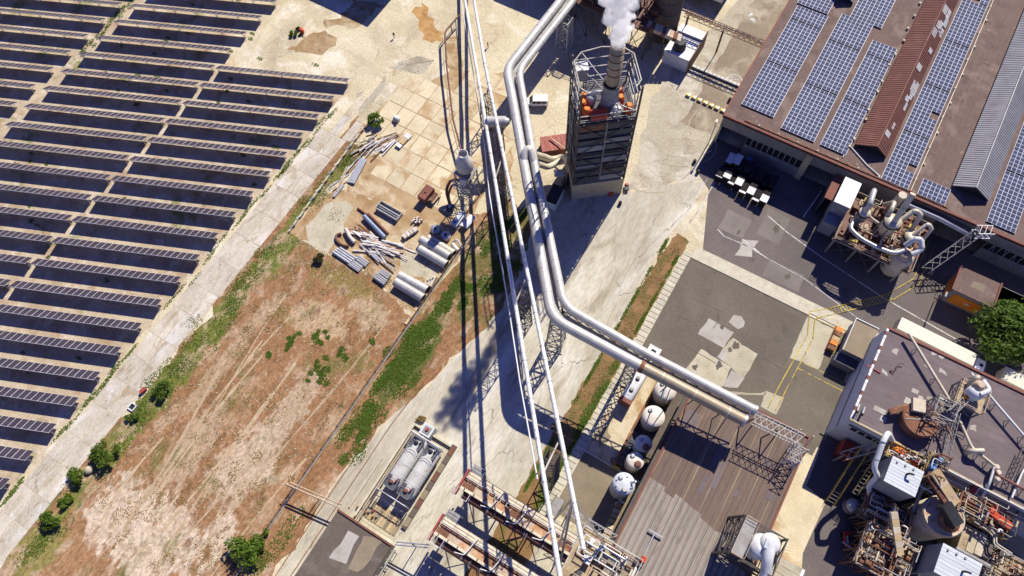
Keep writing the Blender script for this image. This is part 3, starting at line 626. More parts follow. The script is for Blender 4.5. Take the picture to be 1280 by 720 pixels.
# roof lights: gabled corrugated monitors
def corrugated(m, a0, a1, b0, b1, per=.56, dep=.09):
    """sheet between edge a0-a1 (eave) and b0-b1 (ridge), ribs running from eave to ridge"""
    a0, a1, b0, b1 = map(Vector, (a0,a1,b0,b1)); L_ = (a1-a0).length; n = int(L_/per)*4
    nrm = (a1-a0).cross(b0-a0).normalized(); nrm = nrm if nrm.z > 0 else -nrm
    vs = []
    for i in range(n+1):
        t = i/n; o = nrm*(dep if i % 4 in (1,2) else 0)
        vs += [a0.lerp(a1,t)+o, b0.lerp(b1,t)+o]
    m.add(vs, [(2*i,2*i+1,2*i+3,2*i+2) for i in range(n)])
def monitor(label, x0, xr, x1, y0, y1, ze, zr, m1, m2, patches=()):
    t = thing('roof_monitor', label, 'roof light', (x0,y0,HH), 'corrugated roof lights on the hall')
    mb = MB(); corrugated(mb, (x0,y0,ze), (x0,y1,ze), (xr,y0,zr), (xr,y1,zr)); part('roof_sheet', mb, m1, t)
    mb = MB(); corrugated(mb, (x1,y0,ze), (x1,y1,ze), (xr,y0,zr), (xr,y1,zr)); part('roof_sheet', mb, m2, t)
    mb = MB(); mb.tube([(xr,y0,zr+.03),(xr,y1,zr+.03)], .16, 6); part('ridge_cap', mb, m1, t)
    mb = MB(); mb.prism([(x0+.3,y0+.5),(x1-.3,y0+.5),(x1-.3,y1),(x0+.3,y1)], HH, ze-.1); part('curb', mb, M_black, t)
    mb = MB(); mb.add([(x0+.2,y0+.6,ze-.1),(x1-.2,y0+.6,ze-.1),(xr,y0+.6,zr-.15)], [(0,1,2)]); part('gable', mb, M_black, t)
    for (s, ya, yb, k0, k1) in patches:
        xe = x1 if s > 0 else x0
        f = lambda k, y: (xe+(xr-xe)*k, y, ze+(zr-ze)*k+.11)
        mb = MB(); corrugated(mb, f(k0,ya), f(k0,yb), f(k1,ya), f(k1,yb), .56, .05); part('patch_sheet', mb, M_pale_sheet, t)
    return t
rnd = random.Random(3)
pt = []
for k in range(26):
    y = 107+rnd.random()*55; a = rnd.uniform(0,.55); pt.append((1, y, y+rnd.uniform(.6,3.2), a, min(1, a+rnd.uniform(.15,.45))))
monitor('rust brown corrugated roof light with torn grey patches on its right slope', 13.6, 17.3, 20.0, 105.6, 166, 9.7, 11.6, M_corr_brown, M_corr_brown, pt)
monitor('grey corrugated roof light near the right edge, running up the roof', 33.2, 36.6, 40.2, 105.6, 175, 9.7, 11.8, M_corr_grey, M_corr_grey)
monitor('short grey corrugated roof light at the top between the left solar arrays', -5.2, -2.6, .2, 141.5, 175, 9.7, 11.4, M_corr_grey, M_corr_grey)
def arr(label, x0, y0, c, r, skip=()):
    t = thing('solar_array', label, 'solar array', (x0,y0,9.0), 'solar arrays on the hall roof')
    pv_array(t, x0, y0, c, r, 9.28, skip)
    mb = MB()
    for i in range(c+1): mb.box(x0+i*1.76-.04,y0,9.0,x0+i*1.76+.04,y0+r*1.02+.4*((r-1)//13),9.27)
    part('mounting_rail', mb, M_alu, t)
arr('wide solar array at the hall roof left edge', -10.2, 104.2, 4, 30)
arr('small solar array above the leftmost array, split off by a gap', -10.6, 136.2, 4, 9)
arr('second solar array from the left, reaching the roof front edge', -.8, 102.5, 4, 34)
arr('upper solar array stepped right above the second array', 1.0, 138.0, 4, 28)
arr('narrow solar array left of the brown roof light', 7.6, 102.6, 3, 30)
arr('long solar array between the brown roof light and the bare roof strip', 20.8, 100.9, 3, 60, {(2,4),(2,5),(2,18),(2,19),(1,52)})
arr('little solar array at the roof front below the bare strip', 28.0, 100.9, 3, 4)
arr('solar array at the right edge of the photo beside the grey roof light', 41.2, 101.4, 3, 40)
# pipes, vents and boxes on the roof
t = thing('roof_conduit', 'pale conduit run along the right side of the long solar array', 'conduit', (27,101,9))
mb = MB(); mb.tube(arc([(26.7,101,9.25),(26.8,140,9.25),(26.6,175,9.25)], 1), .1, 6); part('pipe', mb, M_cream_pipe, t)
for k in range(16):
    mb = MB(); mb.obox((26.7+.3*(k % 2),104+k*4.3,9.2),(.35,.45,.4)); part('bracket', mb, M_kerb, t)
t = thing('roof_conduit', 'white pipe crossing the roof below the brown roof light', 'conduit', (10,102,9))
mb = MB(); mb.tube([(12.6,105.4,9.2),(17.4,102.5,9.2),(20.5,101.2,9.2)], .12, 6); part('pipe', mb, M_white, t)
mb = MB(); mb.tube([(12.6,102,9.2),(12.8,108,9.2)], .1, 6); part('pipe', mb, M_white, t)
for k in range(14):
    x, y = (13.0, 103+k*4.2) if k % 2 else (12.8+.3*(k % 3), 105+k*4)
    single('roof_vent', f'small pale roof vent beside the brown roof light, {ordinal(k+1)} counting up the roof', 'vent', MB().lathe((x,y,9),[(.16,0),(.16,.4),(.28,.4),(.28,.5)],8), M_kerb, (x,y,9), 'small vents on the hall roof')
t = thing('roof_cable_tray', 'rusty cable tray along the front edge of the hall roof', 'cable tray', (10,101,9))
mb = MB(); mb.box(-8,100.7,9.02,34,100.95,9.2); part('tray', mb, M_rust, t)
for k in range(20):
    mb = MB(); mb.obox((-7+k*2.1,101.0,9.15),(.3,.3,.3)); part('bracket', mb, [M_red, M_kerb][k % 2], t)
# corner downpipe, light post at the hall corner
t = thing('corner_post', 'pale post with lamp at the hall front left corner', 'post', (-13.0,98.8,0))
mb = MB(); mb.tube([(-13.0,98.8,0),(-13.0,98.8,8.4)], .12, 8); part('pole', mb, M_white, t)
mb = MB(); mb.obox((-13.0,98.4,8.3),(.5,.8,.25)); part('lamp_head', mb, M_lattice, t)

# ---- brown striped roof building
BX0, BX1, BY0, BY1, BH = 7.0, 28.2, 8.0, 46.4, 7.0
b = thing('brown_roof_building', 'low building with striped brown and grey felt roof and brick red edge', 'building', (17,30,0))
mb = MB(); mb.box(BX0,BY0,0,BX1,BY1,BH-.3); part('wall', mb, M_darkgrey, b)
mb = MB(); mb.prism([(BX0+.35,BY0),(BX1-.35,BY0),(BX1-.35,BY1-.35),(BX0+.35,BY1-.35)], BH-.3, BH); part('roof', mb, M_roof_brown, b)
mb = MB()
poly = [(7.4,8.1),(27.8,8.1),(27.8,20),(21.6,24.2),(20.5,24.0),(18.7,24.4),(17.4,24.7),(17.3,25.3),(15.5,25.4),(13.6,25.9),(12.3,26.1),(12.3,25.2),(10.4,25.4),(10.3,26.2),(7.4,26.3)]
mb.prism(poly, BH, BH+.02); part('grey_felt', mb, M_roof_grey, b)
for x0, y0, w, h in ((8.0,37.6,2.4,2.8),(15.3,33.5,1.2,5.4),(16.6,30.0,1.0,5.0),(15.2,28.0,.8,3.4),(20.6,30.6,.9,1.2),(23,38,1.6,1),(25.4,33,1.5,1.2)):
    mb = MB(); mb.box(x0,y0,BH+.02,x0+w,y0+h,BH+.034); part('felt_patch', mb, M_roof_purple, b)
for x in range(20):                                   # lapped felt seams
    mb = MB(); mb.box(7.9+x*1.02,8.2,BH+.02,8.02+x*1.02,46,BH+.045); part('felt_seam', mb, [M_roof_brown, M_roof_dark][x % 2], b)
mb = MB(); mb.box(BX0,BY0,BH-.3,BX0+.35,BY1,BH+.25); part('parapet', mb, M_brick, b)
mb = MB(); mb.box(BX1-.35,BY0,BH-.3,BX1,BY1-.35,BH+.25); part('parapet', mb, M_brick, b)
mb = MB(); mb.box(BX0+.35,BY1-.35,BH-.3,BX1,BY1,BH+.25); part('parapet', mb, M_brick, b)
mb = MB(); mb.box(BX0-.55,BY0,4.4,BX0,BY1,BH-.31); part('eave', mb, M_ironwork, b)
t = thing('roof_post', 'grey T-shaped pole lying low over the grey felt roof', 'pole', (12,16,7))
mb = MB(); mb.bar((12.0,14.3,7.6),(12.0,18.6,7.6),.16); part('pole', mb, M_galv, t)
mb = MB(); mb.bar((10.9,18.6,7.6),(13.4,18.6,7.6),.22); part('crossbar', mb, M_galv, t)
mb = MB(); mb.obox((12.2,14.0,7.5),(.8,.9,1.0)); part('junction_box', mb, M_redbright, t)
for y in (15,18.4):
    mb = MB(); mb.bar((12.0,y,7.0),(12.0,y,7.6),.12); part('foot', mb, M_galv, t)

# ---- mauve roof building with white side wall
ux0, ux1, uy0, uy1, uh = 31.7, 110.0, 51.0, 70.1, 11.0
u = thing('mauve_roof_building', 'large building with mauve felt roof and pale blue side wall facing the lot', 'building', (60,60,0))
mb = MB(); mb.box(ux0+.05,uy0,0,ux1,uy1,uh-.3); part('wall', mb, M_wall_white, u)
mb = MB(); mb.box(ux0+.35,uy0+.3,uh-.3,ux1,uy1-.3,uh); part('roof', mb, M_roof_purple, u)
mb = MB(); mb.box(ux0,uy1-.3,uh-.5,ux1,uy1+.15,uh+.25); part('parapet', mb, M_brick, u)
mb = MB(); mb.box(ux0,uy0-.05,uh-.3,ux1,uy0+.3,uh+.2); part('parapet', mb, M_wall_beige, u)
for k in range(24):
    mb = MB(); mb.box(ux0-.05,51.3+k*.78,uh-.3,ux0+.35,52.02+k*.78,uh+.22+.03*(k % 2)); part('coping_tile', mb, [M_white, M_white, M_brick, M_white][(k*7 if k > 14 else k) % 4], u)
mb = MB(); mb.box(ux0-.03,uy0,5.2,ux0+.05,uy1,5.4); part('wall_band', mb, M_black, u)
for k in range(4):
    mb = MB(); x0 = 33.2+k*1.35; mb.box(x0,uy0-.04,7.2,x0+1.15,uy0+.02,8.9); w = part('window', mb, M_wall_grey, u)
    mb = MB(); mb.box(x0+.1,uy0-.07,7.3,x0+1.05,uy0-.045,8.8); part('pane', mb, M_window, w)
mb = MB(); mb.box(32.4,uy0-.3,9.1,39.2,uy0-.06,9.35); part('awning', mb, M_wall_grey, u)
for k in range(16):
    mb = MB(); x0 = 47.2+k*.98; mb.box(x0,uy0-.04,6.8+.1*(k % 3 == 0),x0+.8,uy0+.02,8.6); w = part('window', mb, M_wall_beige, u)
    mb = MB(); mb.box(x0+.06,uy0-.07,7.0,x0+.74,uy0-.045,8.5); part('pane', mb, M_window, w)
mb = MB(); mb.box(45.6,uy0-1.5,9.2,ux1,uy0-.06,9.7); part('ledge', mb, M_wall_beige, u)
mb = MB(); mb.tube([(45.8,uy0-.2,11.5),(75,uy0-.2,11.5)], .1, 6); part('rail_pipe', mb, M_white, u)
mb = MB(); mb.tube([(45.8,uy0-.9,9.9),(75,uy0-.9,9.9)], .1, 6); part('rail_pipe', mb, M_white, u)
rnd = random.Random(17)
for k in range(12):
    x, y = rnd.uniform(33,50), rnd.uniform(57,69); mb = MB(); mb.prism(jag([(x,y),(x+rnd.uniform(.4,1.6),y),(x+1,y+rnd.uniform(.4,1)),(x,y+.7)],.4,.1,k), uh, uh+.012+.002*k); part('felt_patch', mb, [M_patch, M_roof_grey][k % 2], u)
for k, (x, y, w, h) in enumerate(((34.5,54.6,2,.9),(36.0,53.4,1.0,1.0),(38.5,58.3,1.2,1.2),(40.3,59.5,.8,1.4),(39.0,60.8,1.1,.8))):
    mb = MB(); mb.box(x,y,uh,x+w,y+h,uh+.05); part('felt_patch', mb, M_patch, u)
for k in range(14):                                    # lapped felt strips
    mb = MB(); mb.box(ux0+.4, 51.6+k*1.33, uh, ux1, 51.66+k*1.33, uh+.008); part('felt_seam', mb, M_roof_purple, u)
def roof_bits(name, label, cat, pts, r, mt, supports=0, zr=11.0, group=None):
    t = thing(name, label, cat, (pts[0][0],pts[0][1],zr), group)
    mb = MB(); mb.tube(arc(pts, .6), r, 8); part('pipe', mb, mt, t)
    for k in range(supports):
        f = (k+.5)/supports*(len(pts)-1); i = int(f); q = Vector(pts[i]).lerp(Vector(pts[i+1]), f-i)
        mb = MB(); mb.bar((q.x-.3,q.y,zr),(q.x,q.y,q.z-r),.1); mb.bar((q.x+.3,q.y,zr),(q.x,q.y,q.z-r),.1); part('support', mb, M_lattice, t)
    return t
roof_bits('roof_pipe', 'long pale pipe slanting over the mauve roof towards the bent elbow joint', 'pipe', [(34.89, 70, 12.4), (45.01, 61.42, 12.4), (49.94, 55.86, 12.4), (53.81, 54.86, 12.4)], .26, M_cream_pipe, 7)
roof_bits('roof_pipe', 'white pipe slanting across the upper mauve roof to the right edge', 'pipe', [(46.16, 68.36, 12.4), (51.34, 65.13, 12.4), (58.06, 61.22, 12.4)], .2, M_white, 5)
roof_bits('roof_pipe', 'white pipe dropping from the elbow joint to the roof edge', 'pipe', [(53.79, 54.52, 12.6), (54.02, 51.81, 12.2), (54.91, 48.48, 9)], .2, M_white, 0)
roof_bits('roof_pipe', 'rusty pipe running right from the elbow joint', 'pipe', [(53.86, 54.26, 12.6), (54.57, 53.52, 12.6), (56.56, 53.57, 12.4), (61.29, 53.49, 12.4)], .22, M_brick, 3)
roof_bits('roof_pipe', 'white railing pipe at the right end of the mauve roof', 'pipe', [(57.75, 51.46, 12), (58.09, 56.28, 12), (59.49, 61.56, 12)], .16, M_white, 2)
t = thing('elbow_joint', 'cream pipe elbow with valves on the mauve roof', 'pipe fitting', (55.18, 54.75, 11))
for k, (x, y) in enumerate(((1246,584),(1248,592),(1247,600))):
    q = [(54.21, 54.8, 12.4), (54.67, 54.05, 12.4), (54.84, 52.98, 12.4)][k]; mb = MB(); mb.lathe((q[0],q[1],q[2]-1.3), [(.25,0),(.25,.8),(.5,.9),(.5,1.4),(.3,1.6)], 10); part('valve', mb, M_cream_pipe, t)
for k, q in enumerate(((49.88, 55.22, 11), )):
    t = thing('roof_elbow', 'short cream bent vent pipe on the open mauve roof', 'vent', q)
    mb = MB(); mb.tube(arc([(q[0],q[1],11),(q[0],q[1],12.6),(q[0]+1.6,q[1]+.9,12.9)], .8), .42, 12); part('pipe', mb, M_cream_pipe, t)
    e = Vector((q[0]+1.6,q[1]+.9,12.9)); mb = MB(); mb.tube([e, e+Vector((.04,.022,.008))], .36, 12); part('opening', mb, M_black, t)
q = (32.27, 52.95, 11)
t = thing('roof_flue_pair', 'two short grey flue pipes with black tips at the mauve roof corner', 'vent', q)
for dx in (0,.9):
    mb = MB(); mb.tube([(q[0]+dx,q[1]+1.2,11.2),(q[0]+dx-.2,q[1]-.4,12.0)], .17, 8); part('pipe', mb, M_galv, t)
    mb = MB(); mb.tube([(q[0]+dx-.2,q[1]-.4,12.0),(q[0]+dx-.24,q[1]-.7,12.15)], .22, 8); part('tip', mb, M_black, t)
    mb = MB(); mb.bar((q[0]+dx-.1,q[1]+.4,11),(q[0]+dx-.1,q[1]+.4,11.6),.1); part('foot', mb, M_lattice, t)
q = (35.32, 63.53, 11)
t = thing('roof_bracket', 'small dark bent bracket standing on the mauve roof', 'bracket', q)
mb = MB(); mb.tube([(q[0]-.5,q[1]-.9,11.2),(q[0],q[1]-.9,11.5),(q[0]+.1,q[1]+.8,11.5),(q[0]+.9,q[1]+1.2,11.5)], .08, 6); part('rod', mb, M_ironwork, t)
mb = MB(); mb.obox((q[0]-.5,q[1]-.9,11.1),(.4,.4,.22)); part('foot', mb, M_ironwork, t)
q = (32.07, 61.46, 11)
single('roof_bar', 'rust red bar lying near the white edge of the mauve roof', 'bar', MB().bar((q[0]-1.2,q[1]+.1,11.1),(q[0]+1.4,q[1]-.1,11.1),.18), M_red, (q[0],q[1],11))

# ---- dark roof shed, lower left
s = thing('shed', 'flat dark roofed shed with a pale repair patch beside the tank basin', 'shed', (-30,-14,0))
mb = MB(); mb.box(-36.0,-34,0,-25.0,-5.2,3.7); part('wall', mb, M_wall_beige, s)
mb = MB(); mb.box(-36.2,-34,3.7,-24.9,-5.4,4.0); part('roof', mb, M_roof_dark, s)
mb = MB(); mb.prism(jag([(-32.5,-6.9),(-30.6,-6.5),(-30.4,-9.7),(-30.0,-11.5),(-32.8,-12.3),(-32.6,-9.5)],1.2,.15,5), 4.0, 4.03); part('roof_patch', mb, M_patch, s)
mb = MB(); mb.prism(jag([(-30.0,-6.2),(-26.7,-5.4),(-26.6,-9.2),(-27.2,-11.6),(-29.1,-12.2)],1.2,.15,6), 4.0, 4.02); part('roof_patch', mb, M_roof_tan, s)
mb = MB(); mb.box(-36.3,-5.4,3.5,-24.8,-5.1,4.25); part('parapet', mb, M_brick, s)
for k in range(7):
    mb = MB(); mb.bar((-24.6,-6-k*1.5,3.6),(-24.1,-6-k*1.5,3.6),.15); mb.bar((-24.1,-6-k*1.5,0),(-24.1,-6-k*1.5,3.6),.12); part('rail_post', mb, M_lattice, s)
mb = MB(); mb.bar((-24.1,-5.6,3.6),(-24.1,-17,3.6),.14); mb.bar((-24.1,-5.6,2.4),(-24.1,-17,2.4),.1); part('rail', mb, M_lattice, s)

# ---- box annexe between lot and mauve building
c = thing('box_annexe', 'tan roofed steel box annexe at the corner of the lot', 'annexe', (30,69,0))
mb = MB(); mb.box(28.0,65.8,.9,32.1,72.6,4.3); part('wall', mb, M_grey, c)
mb = MB(); mb.box(27.9,65.7,4.3,32.2,72.7,4.5); part('roof', mb, M_roof_tan, c)
mb = MB(); mb.box(27.78,65.6,4.2,27.9,72.8,4.72); part('parapet', mb, M_white, c)
mb = MB(); mb.box(27.9,72.7,4.2,32.2,72.85,4.72); part('parapet', mb, M_white, c)
for x in (28.3,31.7):
    for y in (66.2,72.2):
        mb = MB(); mb.box(x-.15,y-.15,0,x+.15,y+.15,.9); part('leg', mb, M_ironwork, c)
mb = MB(); mb.box(27.6,63.9,.1,31.4,65.6,2.6); part('lean_to', mb, M_wall_grey, c)
mb = MB(); mb.box(27.5,63.8,2.6,31.5,65.65,2.75); part('lean_to_roof', mb, M_darkgrey, c)
rk = thing('timber_rack', 'rusty orange rack beside the tan roofed annexe', 'rack', (26.6,69,0))
mb = MB(); mb.box(25.9,66.2,0,27.5,71.6,.25); part('base', mb, M_rust, rk)
for k in range(5):
    mb = MB(); mb.box(26.0,66.3+k*1.06,.25,27.4,67.2+k*1.06,1.2+.15*(k % 2)); part('bundle', mb, [M_rust, M_orange, M_wood][k % 3], rk)
# ---- orange fronted kiosk hall on the right
k_ = thing('orange_front_building', 'brown roofed building with a bright orange front panel beside the big tree', 'building', (48,90,0))
mb = MB(); mb.box(41.6,87.3,0,90,92.6,4.8); part('wall', mb, M_wall_grey, k_)
mb = MB(); mb.box(41.4,87.2,4.8,48.8,92.8,5.05); mb.box(48.8,87.8,4.5,90,92.5,4.8); part('roof', mb, M_roof_main, k_)
mb = MB(); mb.box(48.7,86.9,4.8,49.0,92.9,5.35); part('parapet', mb, M_brick, k_)
mb = MB(); mb.box(41.1,87.2,4.6,41.4,92.9,5.2); part('parapet', mb, M_brick, k_)
mb = MB(); mb.box(42.4,87.18,.8,47.9,87.3,3.9); part('orange_panel', mb, M_orange, k_)
mb = MB(); mb.box(41.5,88.0,.8,41.6,91.5,3.9); part('orange_panel', mb, M_orange, k_)
mb = MB(); mb.box(44.9,87.12,2.2,45.9,87.18,2.6); part('sign_plate', mb, M_white, k_)
mb = MB(); mb.prism(jag([(44,89.2),(46.3,89.4),(46.2,91),(44.2,91)],.8,.15,3), 5.05, 5.065); part('roof_patch', mb, M_roof_tan, k_)
lp = thing('lamp_post', 'slim lamp post at the road edge left of the orange front building', 'lamp post', (40.6,86.0,0))
mb = MB(); mb.tube([(40.6,86.0,0),(40.6,86.0,5)], .1, 8); part('pole', mb, M_lattice, lp)
mb = MB(); mb.obox((40.6,85.6,5.0),(.3,1.1,.18)); part('lamp_head', mb, M_lattice, lp)

# ================================================================== LATTICE HELPERS, PIPES, TOWER
def lattice_leg(m, p, q, r): m.bar(p, q, r)
def truss_tower(t, base, top, nb, w_leg, w_br, mt, legname='leg'):
    """base, top: 4 corners each; legs and braces as parts of t"""
    base = [Vector(b) for b in base]; top = [Vector(b) for b in top]
    for a, b in zip(base, top):
        mb = MB(); mb.bar(a, b, w_leg); part(legname, mb, mt, t)
    for s in range(4):
        a0, a1, b0, b1 = base[s], top[s], base[(s+1)%4], top[(s+1)%4]; mb = MB()
        for k in range(nb):
            t0, t1 = k/nb, (k+1)/nb
            mb.bar(a0.lerp(a1,t0), b0.lerp(b1,t1), w_br); mb.bar(b0.lerp(b1,t0), a0.lerp(a1,t1), w_br); mb.bar(a0.lerp(a1,t1), b0.lerp(b1,t1), w_br)
        part('brace', mb, mt, t)
def truss_beam(m, p, q, w, h, n, r):
    p, q = Vector(p), Vector(q); d = (q-p).normalized(); s = d.cross(Vector((0,0,1))).normalized()*w/2; u = Vector((0,0,h/2))
    cs = [-s-u, s-u, s+u, -s+u]
    for c_ in cs: m.bar(p+c_, q+c_, r)
    for k in range(n):
        a, b = p.lerp(q,k/n), p.lerp(q,(k+1)/n)
        for i in range(4): m.bar(a+cs[i], b+cs[(i+1)%4], r*.7)
def railing(t, pts, z, h=1.05, mt=None, closed=False, step=1.6, r=.05):
    mt = mt or M_yellow; pts = [Vector((p[0],p[1],z)) for p in pts]; segs = list(zip(pts, pts[1:]+pts[:1])) if closed else list(zip(pts, pts[1:]))
    mb = MB()
    for a, b in segs:
        for k in (.5, 1.0): mb.bar(a+Vector((0,0,h*k)), b+Vector((0,0,h*k)), r*1.6)
        n = max(1, int((b-a).length/step))
        for i in range(n+1): q = a.lerp(b,i/n); mb.bar(q, q+Vector((0,0,h)), r*1.6)
    part('guard_rail', mb, mt, t)
def platform(t, x0, y0, x1, y1, z, zg=0, nx=2, ny=2, mt=None, deck=None, rail=True, railm=None, brace=True, post=.22):
    mt = mt or M_lattice
    mb = MB(); mb.box(x0,y0,z-.12,x1,y1,z); part('deck', mb, deck or M_tan_deck, t)
    xs = [x0+.1+(x1-x0-.2)*i/(nx-1) for i in range(nx)]; ys = [y0+.1+(y1-y0-.2)*i/(ny-1) for i in range(ny)]
    for x in xs:
        for y in ys:
            mb = MB(); mb.bar((x,y,zg),(x,y,z-.12),post); part('post', mb, mt, t)
    mb = MB()
    for y in ys: mb.bar((x0,y,z-.3),(x1,y,z-.3),.18,.3)
    for x in xs: mb.bar((x,y0,z-.32),(x,y1,z-.32),.18,.3)
    part('beam', mb, mt, t)
    if brace:
        mb = MB()
        for i in range(nx-1):
            for y in (ys[0], ys[-1]): mb.bar((xs[i],y,zg),(xs[i+1],y,z-.3),.1); mb.bar((xs[i+1],y,zg),(xs[i],y,z-.3),.1)
        for j in range(ny-1):
            for x in (xs[0], xs[-1]): mb.bar((x,ys[j],zg),(x,ys[j+1],z-.3),.1); mb.bar((x,ys[j+1],zg),(x,ys[j],z-.3),.1)
        part('brace', mb, mt, t)
    if rail: railing(t, [(x0,y0),(x1,y0),(x1,y1),(x0,y1)], z, 1.05, railm or mt, True)

# ---- the two big silver pipes
PA = [(-58.35, 128.87, 9), (-57.13, 110.36, 9.6), (-57.22, 86.9, 10.6), (-52.39, 81.17, 11), (-41.19, 67.09, 12.3), (-19.64, 40.02, 16), (-4.22, 40.33, 15), (16.32, 40.89, 14)]
PB = [(-55.86, 130.24, 9), (-54.6, 111.77, 9.6), (-54.75, 87.79, 10.6), (-50.13, 81.97, 11), (-39.4, 68.1, 12.3), (-18.94, 43.03, 16), (-3.05, 42.83, 15), (17.1, 43.36, 14)]
def pipe_line(name, label, pts, r, sleeves, extra=()):
    t = thing(name, label, 'pipeline', (pts[4][0],pts[4][1],0), 'overhead pipelines')
    path = arc(pts, 2.6, 6)
    mb = MB(); mb.tube(path, r, 16); part('pipe', mb, sleeves, t)
    acc = 0
    for a, b in zip(path, path[1:]):                     # clamp bands along the run
        L_ = (b-a).length
        if L_ > 4:
            n = int(L_/4.5)
            for k in range(n):
                c_ = a.lerp(b,(k+.5)/n); d = (b-a).normalized()*.12
                mb = MB(); mb.tube([c_-d*.6, c_+d*.6], r+.04, 16); part('band', mb, sleeves, t)
    e = path[-1]; d = (e-path[-2]).normalized()
    mb = MB(); mb.tube([e-d*.3, e+d*.12], r+.14, 16); part('flange', mb, M_galv, t)
    mb = MB(); mb.tube([e+d*.121, e+d*.14], r*.8, 16); part('opening', mb, M_black, t)
    return t
pipe_line('big_pipe', 'lower of the two wide silver pipes, bending over the concrete road', PA, .98, M_steel)
pipe_line('big_pipe', 'upper of the two wide silver pipes, ending over the brown roof', PB, .80, M_steel)
# dull sleeve on the last run of the lower pipe
t = thing('pipe_sleeve', 'dull cream sleeve round the end of the lower wide pipe', 'pipe sleeve', (7.68, 40.68, 14))
a, b_ = Vector((-2.26, 40.37, 14.9)), Vector((16.04, 40.88, 14.02)); mb = MB(); mb.tube([a, b_], 1.0, 16); part('sleeve', mb, M_dullpipe, t)
mb = MB(); mb.tube([a-(b_-a).normalized()*.5, a+(b_-a).normalized()*.2], 1.12, 16); part('flange', mb, M_rust, t)
# walkway bridge carried between the pipes
def bridge(label, pts, w, n):
    t = thing('pipe_bridge', label, 'truss bridge', (pts[0][0],pts[0][1],0), 'truss bridges carrying the wide pipes')
    for a, b in zip(pts, pts[1:]):
        mb = MB(); truss_beam(mb, a, b, w, 1.4, max(2, int((Vector(b)-Vector(a)).length/2.2)), .16); part('truss', mb, M_ironwork, t)
        mb = MB(); L_ = Vector(b)-Vector(a); s = L_.cross(Vector((0,0,1))).normalized()
        mb.bar(Vector(a)+Vector((0,0,.8)), Vector(b)+Vector((0,0,.8)), w*.45 if w < 2.3 else w, .08); part('grating', mb, M_lattice, t)
    return t
MID = [tuple((Vector(a)+Vector(b))/2 - Vector((0,0,1.5))) for a, b in zip(PA, PB)]
bridge('dark truss walkway between the wide pipes along the tower', [MID[2], MID[4], MID[5]], 2.0, 8)
bridge('dark truss walkway under the wide pipes from the bend to the brown roof', [MID[5], MID[6], MID[7]], 2.0, 8)
bridge('dark truss under the wide pipes at the top of the photo', [MID[0], MID[2]], 2.4, 8)
t = thing('truss_gantry', 'pale truss gantry at the end of the wide pipes over the brown roof', 'gantry', (23.56, 43.95, 7))
mb = MB(); truss_beam(mb, (17.59, 42.69, 12.4), (25.97, 43.13, 12.4), 1.9, 1.5, 8, .11); part('truss', mb, M_whitelat, t)
ba = Vector((25.97, 43.13, 12.4))
mb = MB()
for dx, dy in ((-1,-1),(1,-1),(1,1),(-1,1)): mb.bar(ba+Vector((dx*1.1,dy*1.3,1)), (26.5+dx*1.0,41+dy*1.6,7.0), .16)
for k in range(5):
    z = 7.4+k*1.2; mb.bar((25.4,39.8,z),(27.4,42.2,z+1),.1); mb.bar((27.4,39.8,z),(25.4,42.2,z+1),.1); mb.bar((25.4,42.2,z),(27.4,42.2,z),.1); mb.bar((25.4,39.8,z),(27.4,39.8,z),.1)
part('end_tower', mb, M_whitelat, t)
for f in (.0,.5):
    q = Vector((17.82, 42.83, 12.4)).lerp(ba, f); mb = MB(); mb.bar((q.x-1,q.y-1,7),(q.x,q.y,11.5),.18); mb.bar((q.x+1,q.y+1,7),(q.x,q.y,11.5),.18); part('leg', mb, M_ironwork, t)
mb = MB(); 
for k in range(9):
    q0 = Vector((6.8, 42.68, 7)); q = Vector(MID[6]).lerp(Vector(MID[7]), .35+.65*k/8)
    if k % 3 == 0: mb.bar((q.x-1.1,q.y-1.2,7),(q.x-.3,q.y-.3,q.z-.6),.16); mb.bar((q.x+1.1,q.y+1.2,7),(q.x+.3,q.y+.3,q.z-.6),.16)
part('leg', mb, M_ironwork, t)
# pylons under the wide pipes
def pylon(label, x, y, z0, z1, w0, w1, nb, ang=0.0, mt=None):
    t = thing('pylon', label, 'pylon', (x,y,z0), 'lattice pylons under the pipelines')
    R = lambda dx, dy: (x+dx*cos(ang)-dy*sin(ang), y+dx*sin(ang)+dy*cos(ang))
    cs = ((-1,-1),(1,-1),(1,1),(-1,1))
    truss_tower(t, [(*R(a*w0,b*w0),z0) for a,b in cs], [(*R(a*w1,b*w1),z1) for a,b in cs], nb, .24, .12, mt or M_lattice)
    mb = MB(); mb.obox((x,y,z0+.12),(w0*2.5,w0*2.5,.24),ang); part('footing', mb, M_kerb, t)
    return t
q = MID[5]; pylon('lattice pylon under the bend of the wide pipes on the concrete road', q[0], q[1], 0, q[2]-.7, 1.5, 1.0, 5, .2)
q = Vector(MID[4]).lerp(Vector(MID[5]), .55); pylon('lattice pylon under the wide pipes in the tower shadow', q.x, q.y, 0, q.z-.7, 1.3, 1.0, 5, .2)
q = (-53.96, 107.28, 0); pylon('lattice pylon under the wide pipes left of the steam plume', q[0], q[1], 0, 8.6, 1.5, 1.2, 4, 0.0, M_whitelat)
q = Vector(MID[5]).lerp(Vector(MID[6]), .97); pylon('stubby lattice pylon between tanks and lot below the wide pipes', q.x, q.y, 0, q.z-.7, 1.0, .9, 5, .2)
